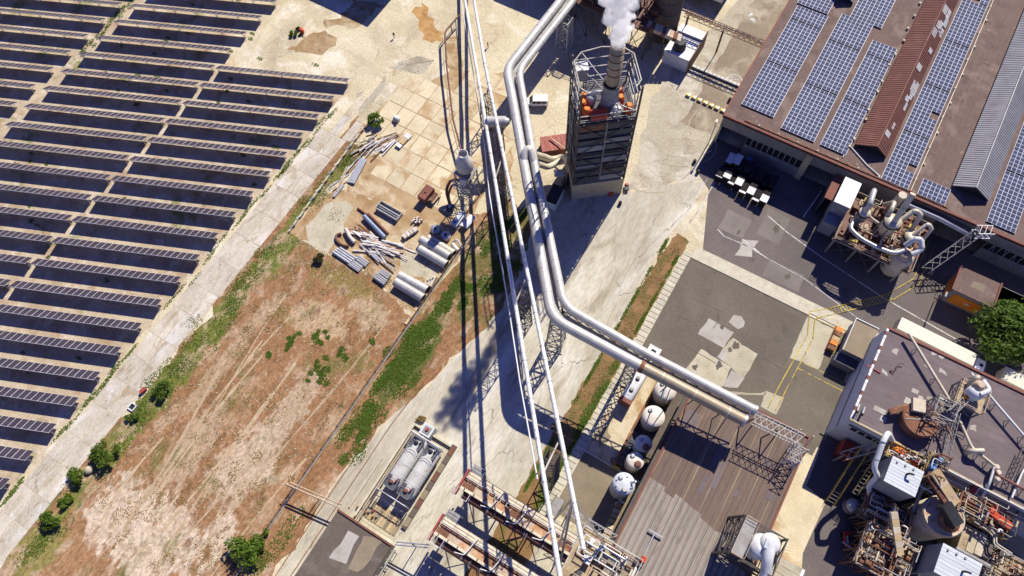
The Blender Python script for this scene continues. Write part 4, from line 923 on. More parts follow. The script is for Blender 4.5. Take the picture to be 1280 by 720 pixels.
# ---- the two thin pipes rising towards the camera and their guide tube
def lerp(a, b, f): return tuple(a[i]+(b[i]-a[i])*f for i in range(3))
TA = [(-84.0,110.0,2.2), (-60.4,81.0,9.0), (-25.1,37.2,19.6), (6,-2.4,29.0)]
TB = [(-84.0,113.5,2.2), (-62.9,87.1,9.0), (-22.4,38.8,19.6), (7.0,6.5,27.2)]
TA[3] = lerp(TA[1], TA[2], 1.88); TB[3] = lerp(TB[1], TB[2], 1.62)
for pts, lb in ((TA,'left of the two thin pale pipes crossing the whole photo'), (TB,'right of the two thin pale pipes, joined to the grey drum')):
    t = thing('thin_pipe', lb, 'pipeline', (pts[1][0],pts[1][1],0), 'overhead pipelines')
    mb = MB(); mb.tube(arc(pts, 3), .36, 12); part('pipe', mb, M_thinpipe, t)
    for k in range(40):
        c_ = Vector(lerp(pts[1], pts[3], (k+.5)/40)); d = (Vector(pts[3])-Vector(pts[1])).normalized()*.04
        mb = MB(); mb.tube([c_-d, c_+d], .385, 12); part('seam', mb, M_galv, t)
    for k in range(16):
        c_ = Vector(lerp(pts[1], pts[3], k/16)); d = (Vector(pts[3])-Vector(pts[1])).normalized()*.09
        mb = MB(); mb.tube([c_-d, c_+d], .44, 12); part('clamp', mb, M_galv, t)
t = thing('guide_tube', 'slim white tube slung beside the left thin pipe', 'tube', (-44.12, 58.56, 10))
mb = MB(); mb.tube([(-50.92, 67.77, 10), (-43.02, 57.09, 13), (-28.51, 39.66, 15.5), (-18.38, 27, 17.5), (-7.87, 14.54, 20)], .13, 6); part('tube', mb, M_white, t)
mb = MB(); mb.tube([(-81.39, 105.27, 3), (-63.37, 83.41, 6), (-50.92, 67.77, 10)], .1, 6); part('tube', mb, M_white, t)
# cross ties and masts between the thin pipes
for k, (f, lb) in enumerate(((.06,'at the slab yard'),(.25,'by the grey drum'),(.52,'over the tower shadow'),(.8,'over the concrete road'))):
    a, b_ = Vector(lerp(TA[1],TA[3],f)), Vector(lerp(TB[1],TB[3],f*1.05))
    t = thing('pipe_trestle', f'slender trestle holding the thin pipes {lb}', 'trestle', ((a.x+b_.x)/2,(a.y+b_.y)/2,0), 'trestles under the thin pipes')
    mb = MB(); mb.bar(a-Vector((0,0,.5)), b_-Vector((0,0,.5)), .25); part('crossbeam', mb, M_lattice, t)
    w = 1.1; cs = [Vector((-w,-w,0)),Vector((w,-w,0)),Vector((w,w,0)),Vector((-w,w,0))]
    c0 = (a+b_)/2; 
    truss_tower(t, [Vector((c0.x,c0.y,0))+c_*1.2 for c_ in cs], [Vector((c0.x,c0.y,c0.z-.6))+c_*.8 for c_ in cs], max(3,int(c0.z/2.4)), .17, .09, M_ironwork)
# grey drum (separator) on the right thin pipe
t = thing('pipe_drum', 'short fat grey drum mounted across the right thin pipe', 'drum', (-53.07, 75.86, 8))
c_ = Vector((-51.77, 73.99, 11)); mb = MB(); mb.tube([c_+Vector((-1.6,-.9,0)), c_+Vector((1.6,.9,0))], 1.15, 18); part('shell', mb, M_steel, t)
mb = MB(); mb.tube([c_+Vector((-1.75,-1,0)), c_+Vector((-1.6,-.9,0))], 1.25, 18); part('flange', mb, M_galv, t)
mb = MB(); mb.tube([c_+Vector((1.6,.9,0)), c_+Vector((2.3,1.3,.2))], [1.15,.5], 14); part('cone', mb, M_galv, t)
mb = MB()
for dx, dy in ((-.9,-.9),(.9,-.9),(.9,.9),(-.9,.9)): mb.bar((c_.x+dx,c_.y+dy,0),(c_.x+dx*.8,c_.y+dy*.8,10),.2)
for k in range(4): mb.bar((c_.x-.9,c_.y-.9,k*2.5),(c_.x+.9,c_.y+.9,k*2.5+2.5),.1); mb.bar((c_.x+.9,c_.y-.9,k*2.5),(c_.x-.9,c_.y+.9,k*2.5+2.5),.1)
part('stand', mb, M_rust, t)

# ================================================================== THE TOWER
FL, FR = Vector((-32.1,71.4,0)), Vector((-23.9,78.0,0)); DX = (FR-FL).normalized(); DY = Vector((-DX.y,DX.x,0)); TW = (FR-FL).length; TD = 8.6; TZ = 25.6; TT = 34.2
def tp(a, b, z): q = FL+DX*a+DY*b; return (q.x,q.y,z)
tang = atan2(DX.y, DX.x)
T = thing('cooling_tower', 'tall dark louvred steel tower on a concrete base with open steel crown', 'tower', tuple(FL+DX*TW/2+DY*TD/2))
mb = MB(); mb.prism([tp(-.1,-.1,0)[:2],tp(TW+.1,-.1,0)[:2],tp(TW+.1,TD+.1,0)[:2],tp(-.1,TD+.1,0)[:2]], 0, 5.6); part('concrete_base', mb, M_wall_beige, T)
mb = MB(); mb.box(0,0,0,.01,.01,.01)
mb = MB(); a, b_ = 2.2, 4.4
mb.prism([tp(a,-.14,0)[:2],tp(b_,-.14,0)[:2],tp(b_,-.1,0)[:2],tp(a,-.1,0)[:2]], .1, 2.3); part('door', mb, M_tank, T)
mb = MB(); mb.prism([tp(.5,.5,0)[:2],tp(TW-.5,.5,0)[:2],tp(TW-.5,TD-.5,0)[:2],tp(.5,TD-.5,0)[:2]], 5.6, TZ); part('core', mb, M_grey, T)
nlv = 9
for k in range(nlv):                                    # louvre panels storey by storey
    z0 = 6.2+k*(TZ-6.4)/nlv; z1 = z0+(TZ-6.4)/nlv*.72
    for (p, q, out) in (((.1,.1),(TW-.1,.1),(0,-1)), ((.1,TD-.1),(.1,.1),(-1,0)), ((TW-.1,.1),(TW-.1,TD-.1),(1,0)), ((TW-.1,TD-.1),(.1,TD-.1),(0,1))):
        for h in range(2):
            f0, f1 = h*.5+.01, h*.5+.49
            A = (p[0]+(q[0]-p[0])*f0, p[1]+(q[1]-p[1])*f0); B = (p[0]+(q[0]-p[0])*f1, p[1]+(q[1]-p[1])*f1)
            mb = MB(); o = .42
            v0, v1 = tp(A[0],A[1],z1), tp(B[0],B[1],z1); w0, w1 = tp(A[0]+out[0]*-o*0,A[1],z0), tp(B[0],B[1],z0)
            iv0, iv1 = tp(A[0]-out[0]*o,A[1]-out[1]*o,z1), tp(B[0]-out[0]*o,B[1]-out[1]*o,z1)
            mb.add([w0,w1,v1,v0, tp(A[0]-out[0]*.06,A[1]-out[1]*.06,z0), tp(B[0]-out[0]*.06,B[1]-out[1]*.06,z0), iv1, iv0], [(0,1,2,3),(3,2,6,7),(4,5,1,0),(1,5,6,2),(4,0,3,7)])
            part('louvre_panel', mb, [M_darkgrey, M_grey, M_darkgrey][(k*2+h) % 3] if k != nlv-1 or h else M_brownpaint, T)
for (a, b_) in ((0,0),(TW,0),(TW,TD),(0,TD)):
    mb = MB(); mb.bar(tp(a,b_,5.6), tp(a,b_,TT), .32); part('column', mb, M_ironwork, T)
for (a, b_) in ((TW/2,-.12),(TW/2,TD+.12),(-.12,TD/2),(TW+.12,TD/2)):
    mb = MB(); mb.bar(tp(a,b_,8), tp(a,b_,TZ), .22); part('column', mb, M_lattice, T)
def face_brace(z0, z1, nb, mt, full=True):
    for (p, q) in (((0,-.15),(TW,-.15)), ((-.15,TD),(-.15,0)), ((TW+.15,0),(TW+.15,TD)), ((TW,TD+.15),(0,TD+.15))):
        for k in range(nb):
            a0, a1 = z0+(z1-z0)*k/nb, z0+(z1-z0)*(k+1)/nb; mb = MB(); mid = ((p[0]+q[0])/2,(p[1]+q[1])/2)
            mb.bar(tp(*p,a1), tp(*q,a1), .2)
            if k % 2 == 0: mb.bar(tp(*p,a0), tp(*mid,a1), .15); mb.bar(tp(*q,a0), tp(*mid,a1), .15)
            else: mb.bar(tp(*mid,a0), tp(*p,a1), .15); mb.bar(tp(*mid,a0), tp(*q,a1), .15)
            part('brace', mb, mt, T)
face_brace(6.2, TZ, 4, M_ironwork)
mb = MB(); mb.prism([tp(0,0,0)[:2],tp(TW,0,0)[:2],tp(TW,TD,0)[:2],tp(0,TD,0)[:2]], TZ, TZ+.15); part('deck', mb, M_darkgrey, T)
# crown: open frame with chamfered top ring
ringz = TT; ringp = [(1.2,0),(TW-1.2,0),(TW,1.4),(TW,TD-1.4),(TW-1.6,TD+.4),(TW/2,TD+1.0),(1.6,TD+.4),(0,TD-1.4),(0,1.4)]
mb = MB()
for a, b_ in zip(ringp[1:], ringp[2:]+ringp[:1]): mb.bar(tp(*a,ringz), tp(*b_,ringz), .17)
part('crown_ring', mb, M_lattice, T)
mb = MB()
for a in ringp[2:]: mb.bar(tp(*a,TZ), tp(*a,ringz), .17)
part('crown_post', mb, M_ironwork, T)
for p, q, z0, z1 in (((TW,1.4),(TW,TD-1.4),TZ,TT),((0,1.4),(0,TD-1.4),TZ,TT),((TW,TD-1.4),(TW/2,TD/2),TT,29),((TW,1.4),(TW/2+1,TD/2-1),TT,29),((0,TD-1.4),(TW/2,TD/2),TT,29),((1.6,TD+.4),(TW/2,TD/2),TT,31),((TW-1.6,TD+.4),(TW/2,TD/2),TT,31),((TW-.2,.2),(TW/2,2.6),27.5,28.5),((TW/2,2.6),(TW-1,TD-1),28.5,31),((.2,.2),(0,TD-1.4),26,33),((TW-.1,.2),(TW,TD-1.4),26,33)):
    mb = MB(); mb.bar(tp(*p,z0), tp(*q,z1), .13); part('crown_brace', mb, M_whitelat, T)
mb = MB()
for z in (28.2,30.6,32.8):
    mb.bar(tp(TW,0,z), tp(TW,TD,z), .14); mb.bar(tp(0,0,z), tp(0,TD,z), .14); mb.bar(tp(0,TD,z), tp(TW,TD,z), .14)
mb.bar(tp(0,0,28.0), tp(TW,0,28.0), .14)
part('crown_rail', mb, M_lattice, T)
railing(T, [tp(0,0,0)[:2],tp(TW,0,0)[:2],tp(TW,TD,0)[:2],tp(0,TD,0)[:2]], TZ+.15, 1.1, M_lattice, True)
# stack through the crown
sc_ = Vector((-29.56, 78.25, 40)); sx, sy = sc_.x, sc_.y
stx = thing('exhaust_stack', 'tan steel exhaust stack rising from the tower crown, giving off steam', 'chimney', (sx,sy,TZ+.15))
mb = MB(); mb.lathe((sx,sy,TZ+.15), [(1.7,0),(1.6,2.0),(1.35,5.2),(1.3,6.0)], 24); part('hood', mb, M_grey, stx)
mb = MB(); mb.lathe((sx,sy,31.6), [(1.25,0),(1.2,9.0),(1.05,9.0),(1.05,7.8)], 24); part('shaft', mb, M_dullpipe, stx)
for k in range(4):
    mb = MB(); mb.lathe((sx,sy,34.2+k*1.7), [(1.28,0),(1.33,.05),(1.33,.18),(1.28,.22)], 24); part('band', mb, M_rust, stx)
mb = MB(); mb.lathe((sx,sy,31.5), [(1.7,0),(1.7,.3)], 20); part('collar', mb, M_black, stx)
def deckbox(name, label, cat, a, b_, w, d, h, mt, z=TZ+.16, extra=None):
    q = tp(a,b_,z); t = thing(name, label, cat, q)
    mb = MB(); mb.obox((q[0],q[1],z+h/2),(w,d,h),tang); part('casing', mb, mt, t)
    mb = MB(); mb.obox((q[0],q[1],z+h+.04),(w*1.08,d*1.08,.1),tang); part('lid', mb, extra or mt, t); return t
t = deckbox('control_cabin', 'grey cabin with white roof at the tower crown rear left', 'cabin', 1.5, TD-1.3, 2.0, 1.9, 2.6, M_grey, 30.0, M_white)
mb = MB()
for dx in (-.8,.8):
    for dy in (-.7,.7): q = tp(1.5+dx,TD-1.3+dy,0); mb.bar((q[0],q[1],TZ+.15),(q[0],q[1],30.0),.15)
part('leg', mb, M_ironwork, t)
def motor(label, a, b_, z=TZ+.16, r=.8, h=1.9, mt=None):
    q = tp(a,b_,z); t = thing('fan_motor', label, 'motor', q, 'red fan motors on the tower deck')
    mb = MB(); mb.lathe(q, [(r,0),(r,h*.75),(r*.8,h),(r*.35,h)], 14); part('body', mb, mt or M_redbright, t)
    mb = MB(); mb.lathe((q[0],q[1],q[2]+h), [(r*.75,0),(r*.75,.12),(r*.45,.2)], 14); part('cover', mb, M_orange, t)
    mb = MB(); mb.obox((q[0],q[1],z+.12),(r*2.4,r*2.4,.24),tang); part('base', mb, M_ironwork, t)
for a, b_, lb in ((1.7,1.9,'red motor at the front left of the tower deck'),(1.2,3.6,'red motor behind the front left motor on the tower deck'),(1.6,5.0,'red motor by the left side of the tower deck, rearmost'),(TW-1.3,1.5,'red motor at the front right of the tower deck'),(TW-2.4,3.6,'red motor right of the stack on the tower deck'),(TW-2.2,5.4,'red motor right of the stack, rearmost on the tower deck')):
    motor(lb, a, b_)
deckbox('gearbox', 'wide red gearbox at the front middle of the tower deck', 'gearbox', 3.8, 1.1, 3.0, 1.5, 1.3, M_redbright)
deckbox('gearbox', 'narrow red gearbox right of the stack on the tower deck', 'gearbox', TW-3.0, 4.6, .9, 2.6, 1.1, M_redbright)
t = thing('silver_fan', 'silver fan housing left of the stack on the tower deck', 'fan', tp(2.9,4.6,TZ+.16))
q = tp(2.9,4.6,TZ+.16); mb = MB(); mb.lathe(q, [(1.0,0),(1.1,1.6),(.85,2.1),(.3,2.2)], 16); part('housing', mb, M_steel, t)
mb = MB(); mb.tube(arc([(q[0],q[1],q[2]+1.9),(q[0]+.6,q[1]+.8,q[2]+2.6),(sx-1.4,sy-.6,q[2]+2.8)],.6), .45, 10); part('duct', mb, M_steel, t)
t = thing('silver_fan', 'silver fan housing at the front right of the tower deck', 'fan', tp(TW-3.4,1.4,TZ+.16))
q = tp(TW-3.4,1.4,TZ+.16); mb = MB(); mb.lathe(q, [(.95,0),(1.0,1.2),(.7,1.7),(.3,1.75)], 16); part('housing', mb, M_steel, t)
mb = MB(); mb.tube(arc([tp(TW-4.6,.9,TZ+.6),tp(TW-4.2,1.6,TZ+1.6),tp(TW-3.2,2.6,TZ+2.2),tp(TW-2.4,2.0,TZ+1.2)],.8), .16, 8); part('hose', mb, M_white, t)
# red ball and clutter at the tower foot
q = (-25.59, 76.59, 0); single('red_bin', 'small red round bin in front of the tower base', 'bin', MB().lathe(q,[(.5,0),(.62,.7),(.55,1.0),(.2,1.1)],14), M_redbright, q)
t = thing('tower_ladder', 'grey caged ladder up the left side of the tower', 'ladder', tp(-.9,3,0))
mb = MB()
for s_ in (0,.6): mb.bar(tp(-.9,2.7+s_,0), tp(-.9,2.7+s_,TZ+1), .09)
part('rail', mb, M_lattice, t)
mb = MB()
for k in range(46): mb.bar(tp(-.9,2.7,.6*k+.3), tp(-.9,3.3,.6*k+.3), .06)
part('rung', mb, M_lattice, t, stuff=True)
# annex at the tower foot: ducts, red roof, white cab
t = thing('pump_house', 'low red roofed pump house left of the tower', 'pump house', (-42.97, 82.06, 0))
e0, e1 = Vector((-43.92, 78.67, 2.6)), Vector((-39, 82.66, 2.6)); ph = atan2((e1-e0).y,(e1-e0).x); pc = (e0+e1)/2; pl = (e1-e0).length
mb = MB(); mb.obox((pc.x,pc.y,1.3),(pl-.3,3.4,2.6),ph); part('wall', mb, M_brick, t)
for k in range(7):
    f = -pl/2+pl*(k+.5)/7; mb = MB(); mb.obox((pc.x+cos(ph)*f,pc.y+sin(ph)*f,2.68),(pl/7-.06,3.9,.12+.05*(k % 2)),ph); part('roof_sheet', mb, M_redroof, t)
mb = MB(); mb.bar((-42.83, 80.96, 3.2), (-37.36, 79.62, 3.4), .22); part('pipe', mb, M_rust_pale, t)
t = thing('duct_fork', 'cream forked duct joining the tower to the wide pipes', 'duct', (-38.95, 74.75, 4))
mb = MB(); mb.tube(arc([(-40.64, 70.24, 12), (-40.33, 73.69, 7), (-39.13, 75.02, 5), (-37.47, 76.89, 5), tp(0,4.5,8)],1.4), .7, 12); part('duct', mb, M_cream_pipe, t)
mb = MB(); mb.tube(arc([(-39.28, 69.17, 11), (-38.81, 72.38, 6), (-38.25, 74.15, 5), (-37.57, 76.37, 5)],1.2), .62, 12); part('duct', mb, M_cream_pipe, t)
mb = MB(); mb.tube(arc([PA[4], (-42.23, 68.88, 13.4), (-41.77, 70.29, 13.6), PB[4]],1.2), .72, 12); part('duct', mb, M_steel, t)
t = thing('annexe_deck', 'brown roofed deck with a white hatch at the foot of the tower', 'annexe', (-35.09, 72.99, 0))
q0, q1 = (-36.1, 70.58, 0), (-35.16, 77.38, 0)
mb = MB(); mb.box(q0[0]+1,q0[1]+1.2,0,q1[0]+.5,q1[1],3.4); part('wall', mb, M_darkgrey, t)
mb = MB(); mb.box(q0[0]+.9,q0[1]+1.1,3.4,q1[0]+.6,q1[1]+.1,3.55); part('roof', mb, M_roof_dark, t)
mb = MB(); q = (-36.72, 73.56, 3.6); mb.obox((q[0],q[1],3.8),(1.8,1.5,.5),.6); part('hatch', mb, M_offwhite, t)
t = thing('white_kiosk', 'white walled kiosk with dark roof in the shadow of the tower', 'kiosk', (-35.23, 68.35, 0))
q = (-35.13, 68.18, 0); mb = MB(); mb.obox((q[0],q[1]+1.0,1.4),(2.4,4.4,2.8),.1); part('wall', mb, M_white, t)
mb = MB(); mb.obox((q[0],q[1]+1.0,2.86),(2.5,4.5,.14),.1); part('roof', mb, M_black, t)
# steam: a drifting plume of real vapour
def steam():
    m = bpy.data.materials.new("steam"); m.use_nodes = True; nt = m.node_tree; N = nt.nodes; L = nt.links
    N.remove(N["Principled BSDF"])
    pv = N.new("ShaderNodeVolumePrincipled"); pv.inputs["Color"].default_value = (1,1,1,1); pv.inputs["Anisotropy"].default_value = .1
    tc = N.new("ShaderNodeTexCoord"); nz = N.new("ShaderNodeTexNoise"); nz.inputs["Scale"].default_value = .7; nz.inputs["Detail"].default_value = 4
    L.new(tc.outputs["Object"], nz.inputs["Vector"])
    r = N.new("ShaderNodeMapRange"); r.inputs[1].default_value = .40; r.inputs[2].default_value = .62; r.inputs[3].default_value = .0; r.inputs[4].default_value = 1.5
    L.new(nz.outputs["Fac"], r.inputs[0]); L.new(r.outputs[0], pv.inputs["Density"]); L.new(pv.outputs[0], N["Material Output"].inputs["Volume"])
    rnd = random.Random(4); mb = MB(); n = 26; rings = []
    top = Vector((sx,sy,40.4))
    tgt = Vector((-29.44, 75.73, 58))
    for i in range(23):
        f = i/22; c_ = top.lerp(tgt, f)+Vector((.5*sin(f*9),.3*cos(f*7),0))*f*1.4; R = 1.0+2.0*f**.8
        for j in range(n):
            a = 2*pi*j/n; k = 1+(.24*sin(3*a+i*1.1)+.16*sin(5*a-i*1.9)+.12*rnd.random())*min(1,f*4)
            d = (tgt-top).normalized(); s_, u_ = mb.frame(d)
            rings.append(c_+(s_*cos(a)+u_*sin(a))*R*k)
    fs = [(i*n+j, i*n+(j+1)%n, (i+1)*n+(j+1)%n, (i+1)*n+j) for i in range(22) for j in range(n)]+[tuple(range(n-1,-1,-1)), tuple(range(22*n,23*n))]
    mb.add(rings, fs, False); o = struct('steam', mb, m, 'stuff')
    import bmesh
    bm = bmesh.new(); bm.from_mesh(o.data); bmesh.ops.recalc_face_normals(bm, faces=bm.faces); bm.to_mesh(o.data); bm.free()
steam()

t = thing('rusty_line', 'thin rusty pipe line on low posts left of the thin pipe shadows', 'pipe', (-72.26, 85.51, 0))
pts = [(-79.35, 101.63, 2.6), (-79.55, 95.24, 2.6), (-73.98, 87.34, 2.6), (-64.38, 75.14, 2.6), (-57.9, 68.58, 2.6)]
mb = MB(); mb.tube(arc(pts,1), .2, 8); part('pipe', mb, M_brownpaint, t)
mb = MB(); mb.tube(arc([(p[0]-.5,p[1]-.3,p[2]-.5) for p in pts],1), .1, 6); part('pipe', mb, M_rust_pale, t)
for k in range(1,5):
    a, b_ = Vector(pts[k-1]), Vector(pts[k]); q = a.lerp(b_,.6); mb = MB(); mb.bar((q.x,q.y,0),(q.x,q.y,2.6),.16); part('post', mb, M_ironwork, t)

# ================================================================== TANKS, RACKS, PLANT
# ---- basin with two lying tanks
bs = thing('tank_basin', 'concrete basin holding the two white lying tanks', 'basin', (-29.5,6,0))
mb = MB(); mb.box(-33.8,-4.6,.02,-25.8,14.4,.07); part('floor', mb, M_patch2, bs)
for (x0,y0,x1,y1,h) in ((-34.2,-4.6,-33.8,14.4,.9),(-25.9,-2,-24.9,14.8,.5),(-33.8,14.1,-25.9,14.5,.7),(-36.0,-4,-35.7,6.0,.35)):
    mb = MB(); mb.box(x0,y0,0,x1,y1,h); part('wall', mb, [M_kerb, M_roof_dark][x0 > -26], bs)
for k in range(9):
    mb = MB(); mb.box(-25.85,-1.6+k*1.8,.5,-24.95,.1+k*1.8,.58+.03*(k % 2)); part('slab', mb, [M_roof_tan, M_roof_dark, M_brownpaint][k % 3], bs)
for k in range(10):
    mb = MB(); mb.box(-32.6+.66*k,-3.9,.1,-32.05+.66*k,-.7,.22+.02*(k % 3)); part('slab', mb, [M_roof_tan, M_wood, M_tan_deck][k % 3], bs)
def lying_tank(x, lb):
    t = thing('lying_tank', lb, 'tank', (x,7,0), 'white lying tanks in the basin')
    mb = MB(); r = 1.5; prof = [(-.0,.2),(.25,.8),(.6,1.2),(1.0,1.42),(1.4,r)]
    path = [(x,2.2+a,2.3) for a, _ in prof]+[(x,13-a,2.3) for a, _ in prof[::-1]]; mb.tube(path, [b for _, b in prof]+[b for _, b in prof[::-1]], 22); part('shell', mb, M_greytank, t)
    for y in (4.6,10.4):
        mb = MB(); mb.box(x-1.35,y-.25,.05,x+1.35,y+.25,1.6); part('saddle', mb, M_kerb, t)
    for y in (3.4,11.3):
        mb = MB(); mb.box(x-1.15,y-1.1,3.62,x+1.15,y+1.1,3.70); d = part('gangway', mb, M_darkgrey, t)
        mb = MB(); mb.lathe((x-.1,y,3.7), [(.4,0),(.4,.3),(.15,.4)], 12); part('manhole', mb, M_brick if y < 5 else M_black, d)
        mb = MB(); mb.lathe((x+.55,y+.5,3.7), [(.16,0),(.16,.6)], 8); part('valve', mb, M_red if y < 5 else M_galv, d)
        railing(t, [(x-1.15,y-1.1),(x+1.15,y-1.1),(x+1.15,y+1.1),(x-1.15,y+1.1)], 3.7, 1.0, M_galv, True, 1.2, .03)
    for k in range(3):
        mb = MB(); mb.tube([(x,5+k*2.2-.06,2.3),(x,5+k*2.2+.06,2.3)], 1.53, 22); part('band', mb, M_offwhite, t)
lying_tank(-30.9, 'left lying white tank in the concrete basin'); lying_tank(-27.8, 'right lying white tank in the concrete basin')
mb = MB(); mb.box(-32.2,11.6,.05,-29.6,15.0,3.2)
t = thing('pump_cabinet', 'grey topped pump cabinet at the upper end of the two lying tanks', 'cabinet', (-31,13.9,0))
mb = MB(); mb.box(-32.0,13.2,.05,-29.8,15.4,2.6); part('casing', mb, M_offwhite, t); mb = MB(); mb.box(-31.6,13.6,2.6,-30.2,15.0,2.68); part('hatch', mb, M_lattice, t); mb = MB(); mb.lathe((-30.9,14.4,2.68),[(.35,0),(.3,.3)],10); part('cap', mb, M_red, t)
t = thing('basin_pipework', 'white pipe frame running along the left side of the lying tanks', 'pipework', (-33,6,0))
mb = MB(); mb.tube([(-33.0,-6,1.2),(-33.0,13,1.2)], .12, 8); part('pipe', mb, M_cream_pipe, t)
mb = MB(); mb.tube([(-33.4,-6,.8),(-33.4,13,.8)], .09, 8); part('pipe', mb, M_rust_pale, t)
mb = MB(); mb.tube(arc([(-33.0,12.6,1.2),(-33,12.6,4.4),(-26.6,12.6,4.4),(-26.6,12.6,1)],.4), .12, 8); part('pipe', mb, M_white, t)
mb = MB(); mb.tube(arc([(-33,1.2,1.2),(-33,1.2,3.6),(-26.4,1.2,3.6),(-26.4,1.2,1),],.4), .12, 8); part('pipe', mb, M_galv, t)
mb = MB(); mb.tube(arc([(-32.4,.2,.4),(-32.4,.2,2.6),(-27,.2,2.6),(-27,.2,.4)],.4), .09, 8); part('pipe', mb, M_galv, t)
for k in range(12):
    y = -5.5+k*1.6; mb = MB(); mb.bar((-33.5,y,0),(-33.5,y,1.3),.1); mb.bar((-33.6,y,.7),(-32.8,y,.7),.09); part('support', mb, M_lattice, t)
for k in range(8):
    single('pump', f'small rusty pump by the lower end of the tank basin, {ordinal(k+1)} from the left', 'pump', MB().lathe((-34.5+k*.55,-3.2+.4*(k % 3),.05),[(.25,0),(.25,.5),(.12,.7)],8), [M_rust, M_galv, M_red][k % 3], (-34.5+k*.55,-3.2+.4*(k % 3),.05), 'pumps by the tank basin')
# rails in the road
for x, lb in ((-40.2,'a'),(-37.9,'b')):
    m = MB(); pts = [(x,-20),(x,12),(x+.5,18),(x+2.2,26)]
    for a, b_ in zip(pts, pts[1:]): m.bar((a[0],a[1],.03),(b_[0],b_[1],.03),.16,.06)
    struct('rail_track', m, M_rust)
# ---- boundary fence and the pipe over it
t = thing('boundary_fence', 'long low fence beam of timber and wire between field and verge', 'fence', (-46,20,0))
mb = MB(); mb.box(-46.25,-40,0,-45.95,54,.35); part('plinth', mb, M_kerb, t)
mb = MB(); mb.bar((-46.1,-40,1.35),(-46.1,54,1.35),.12); part('rail', mb, M_rust, t)
mb = MB(); mb.bar((-46.1,-40,.8),(-46.1,54,.8),.08); part('rail', mb, M_rust, t)
for k in range(39):
    mb = MB(); mb.bar((-46.1,-40+k*2.45,.35),(-46.1,-40+k*2.45,1.5),.13); part('post', mb, M_ironwork, t)
for k in range(14):
    mb = MB(); mb.box(-47.1,30+k*1.65,.0,-46.4,31.5+k*1.65,.3+.04*(k % 2)); part('plank', mb, M_wood, t)
t = thing('pipe_crossing', 'pink painted pipe pair carried over the fence to the dark shed', 'pipe', (-43,-8,0))
for dy in (0,.6):
    mb = MB(); mb.tube([(-46.96, -6.44, 3.6) if not dy else (-46.52, -5.86, 3.6), (-36.2,-4.8+dy,3.6)], .13, 8); part('pipe', mb, M_rust_pale, t)
a = Vector((-46.72, -6.3, 3.6))
for f in (0,.5):
    q = a.lerp(Vector((-36.2,-4.6,3.6)), f); mb = MB(); mb.bar((q.x,q.y-.2,0),(q.x,q.y-.2,3.6),.18); mb.bar((q.x+.7,q.y,0),(q.x+.7,q.y,3.6),.14); part('post', mb, M_rust, t)
t = thing('yard_wall', 'low concrete edge wall along the left side of the scrap yard', 'wall', (-77.62, 42.5, 0))
w0, w1 = (-79.94, 34.9, 0), (-81.79, 64.52, 0); mb = MB(); mb.bar((w0[0],w0[1],.25),(w1[0],w1[1],.25),.35,.5); part('kerb_beam', mb, M_kerb, t)
for k in range(12):
    q = Vector(w0).lerp(Vector(w1),(k+.5)/12); mb = MB(); mb.obox((q.x,q.y,.4),(.4,1.2,.5),-.25); part('block', mb, [M_wall_grey, M_kerb, M_wood][k % 3], t)

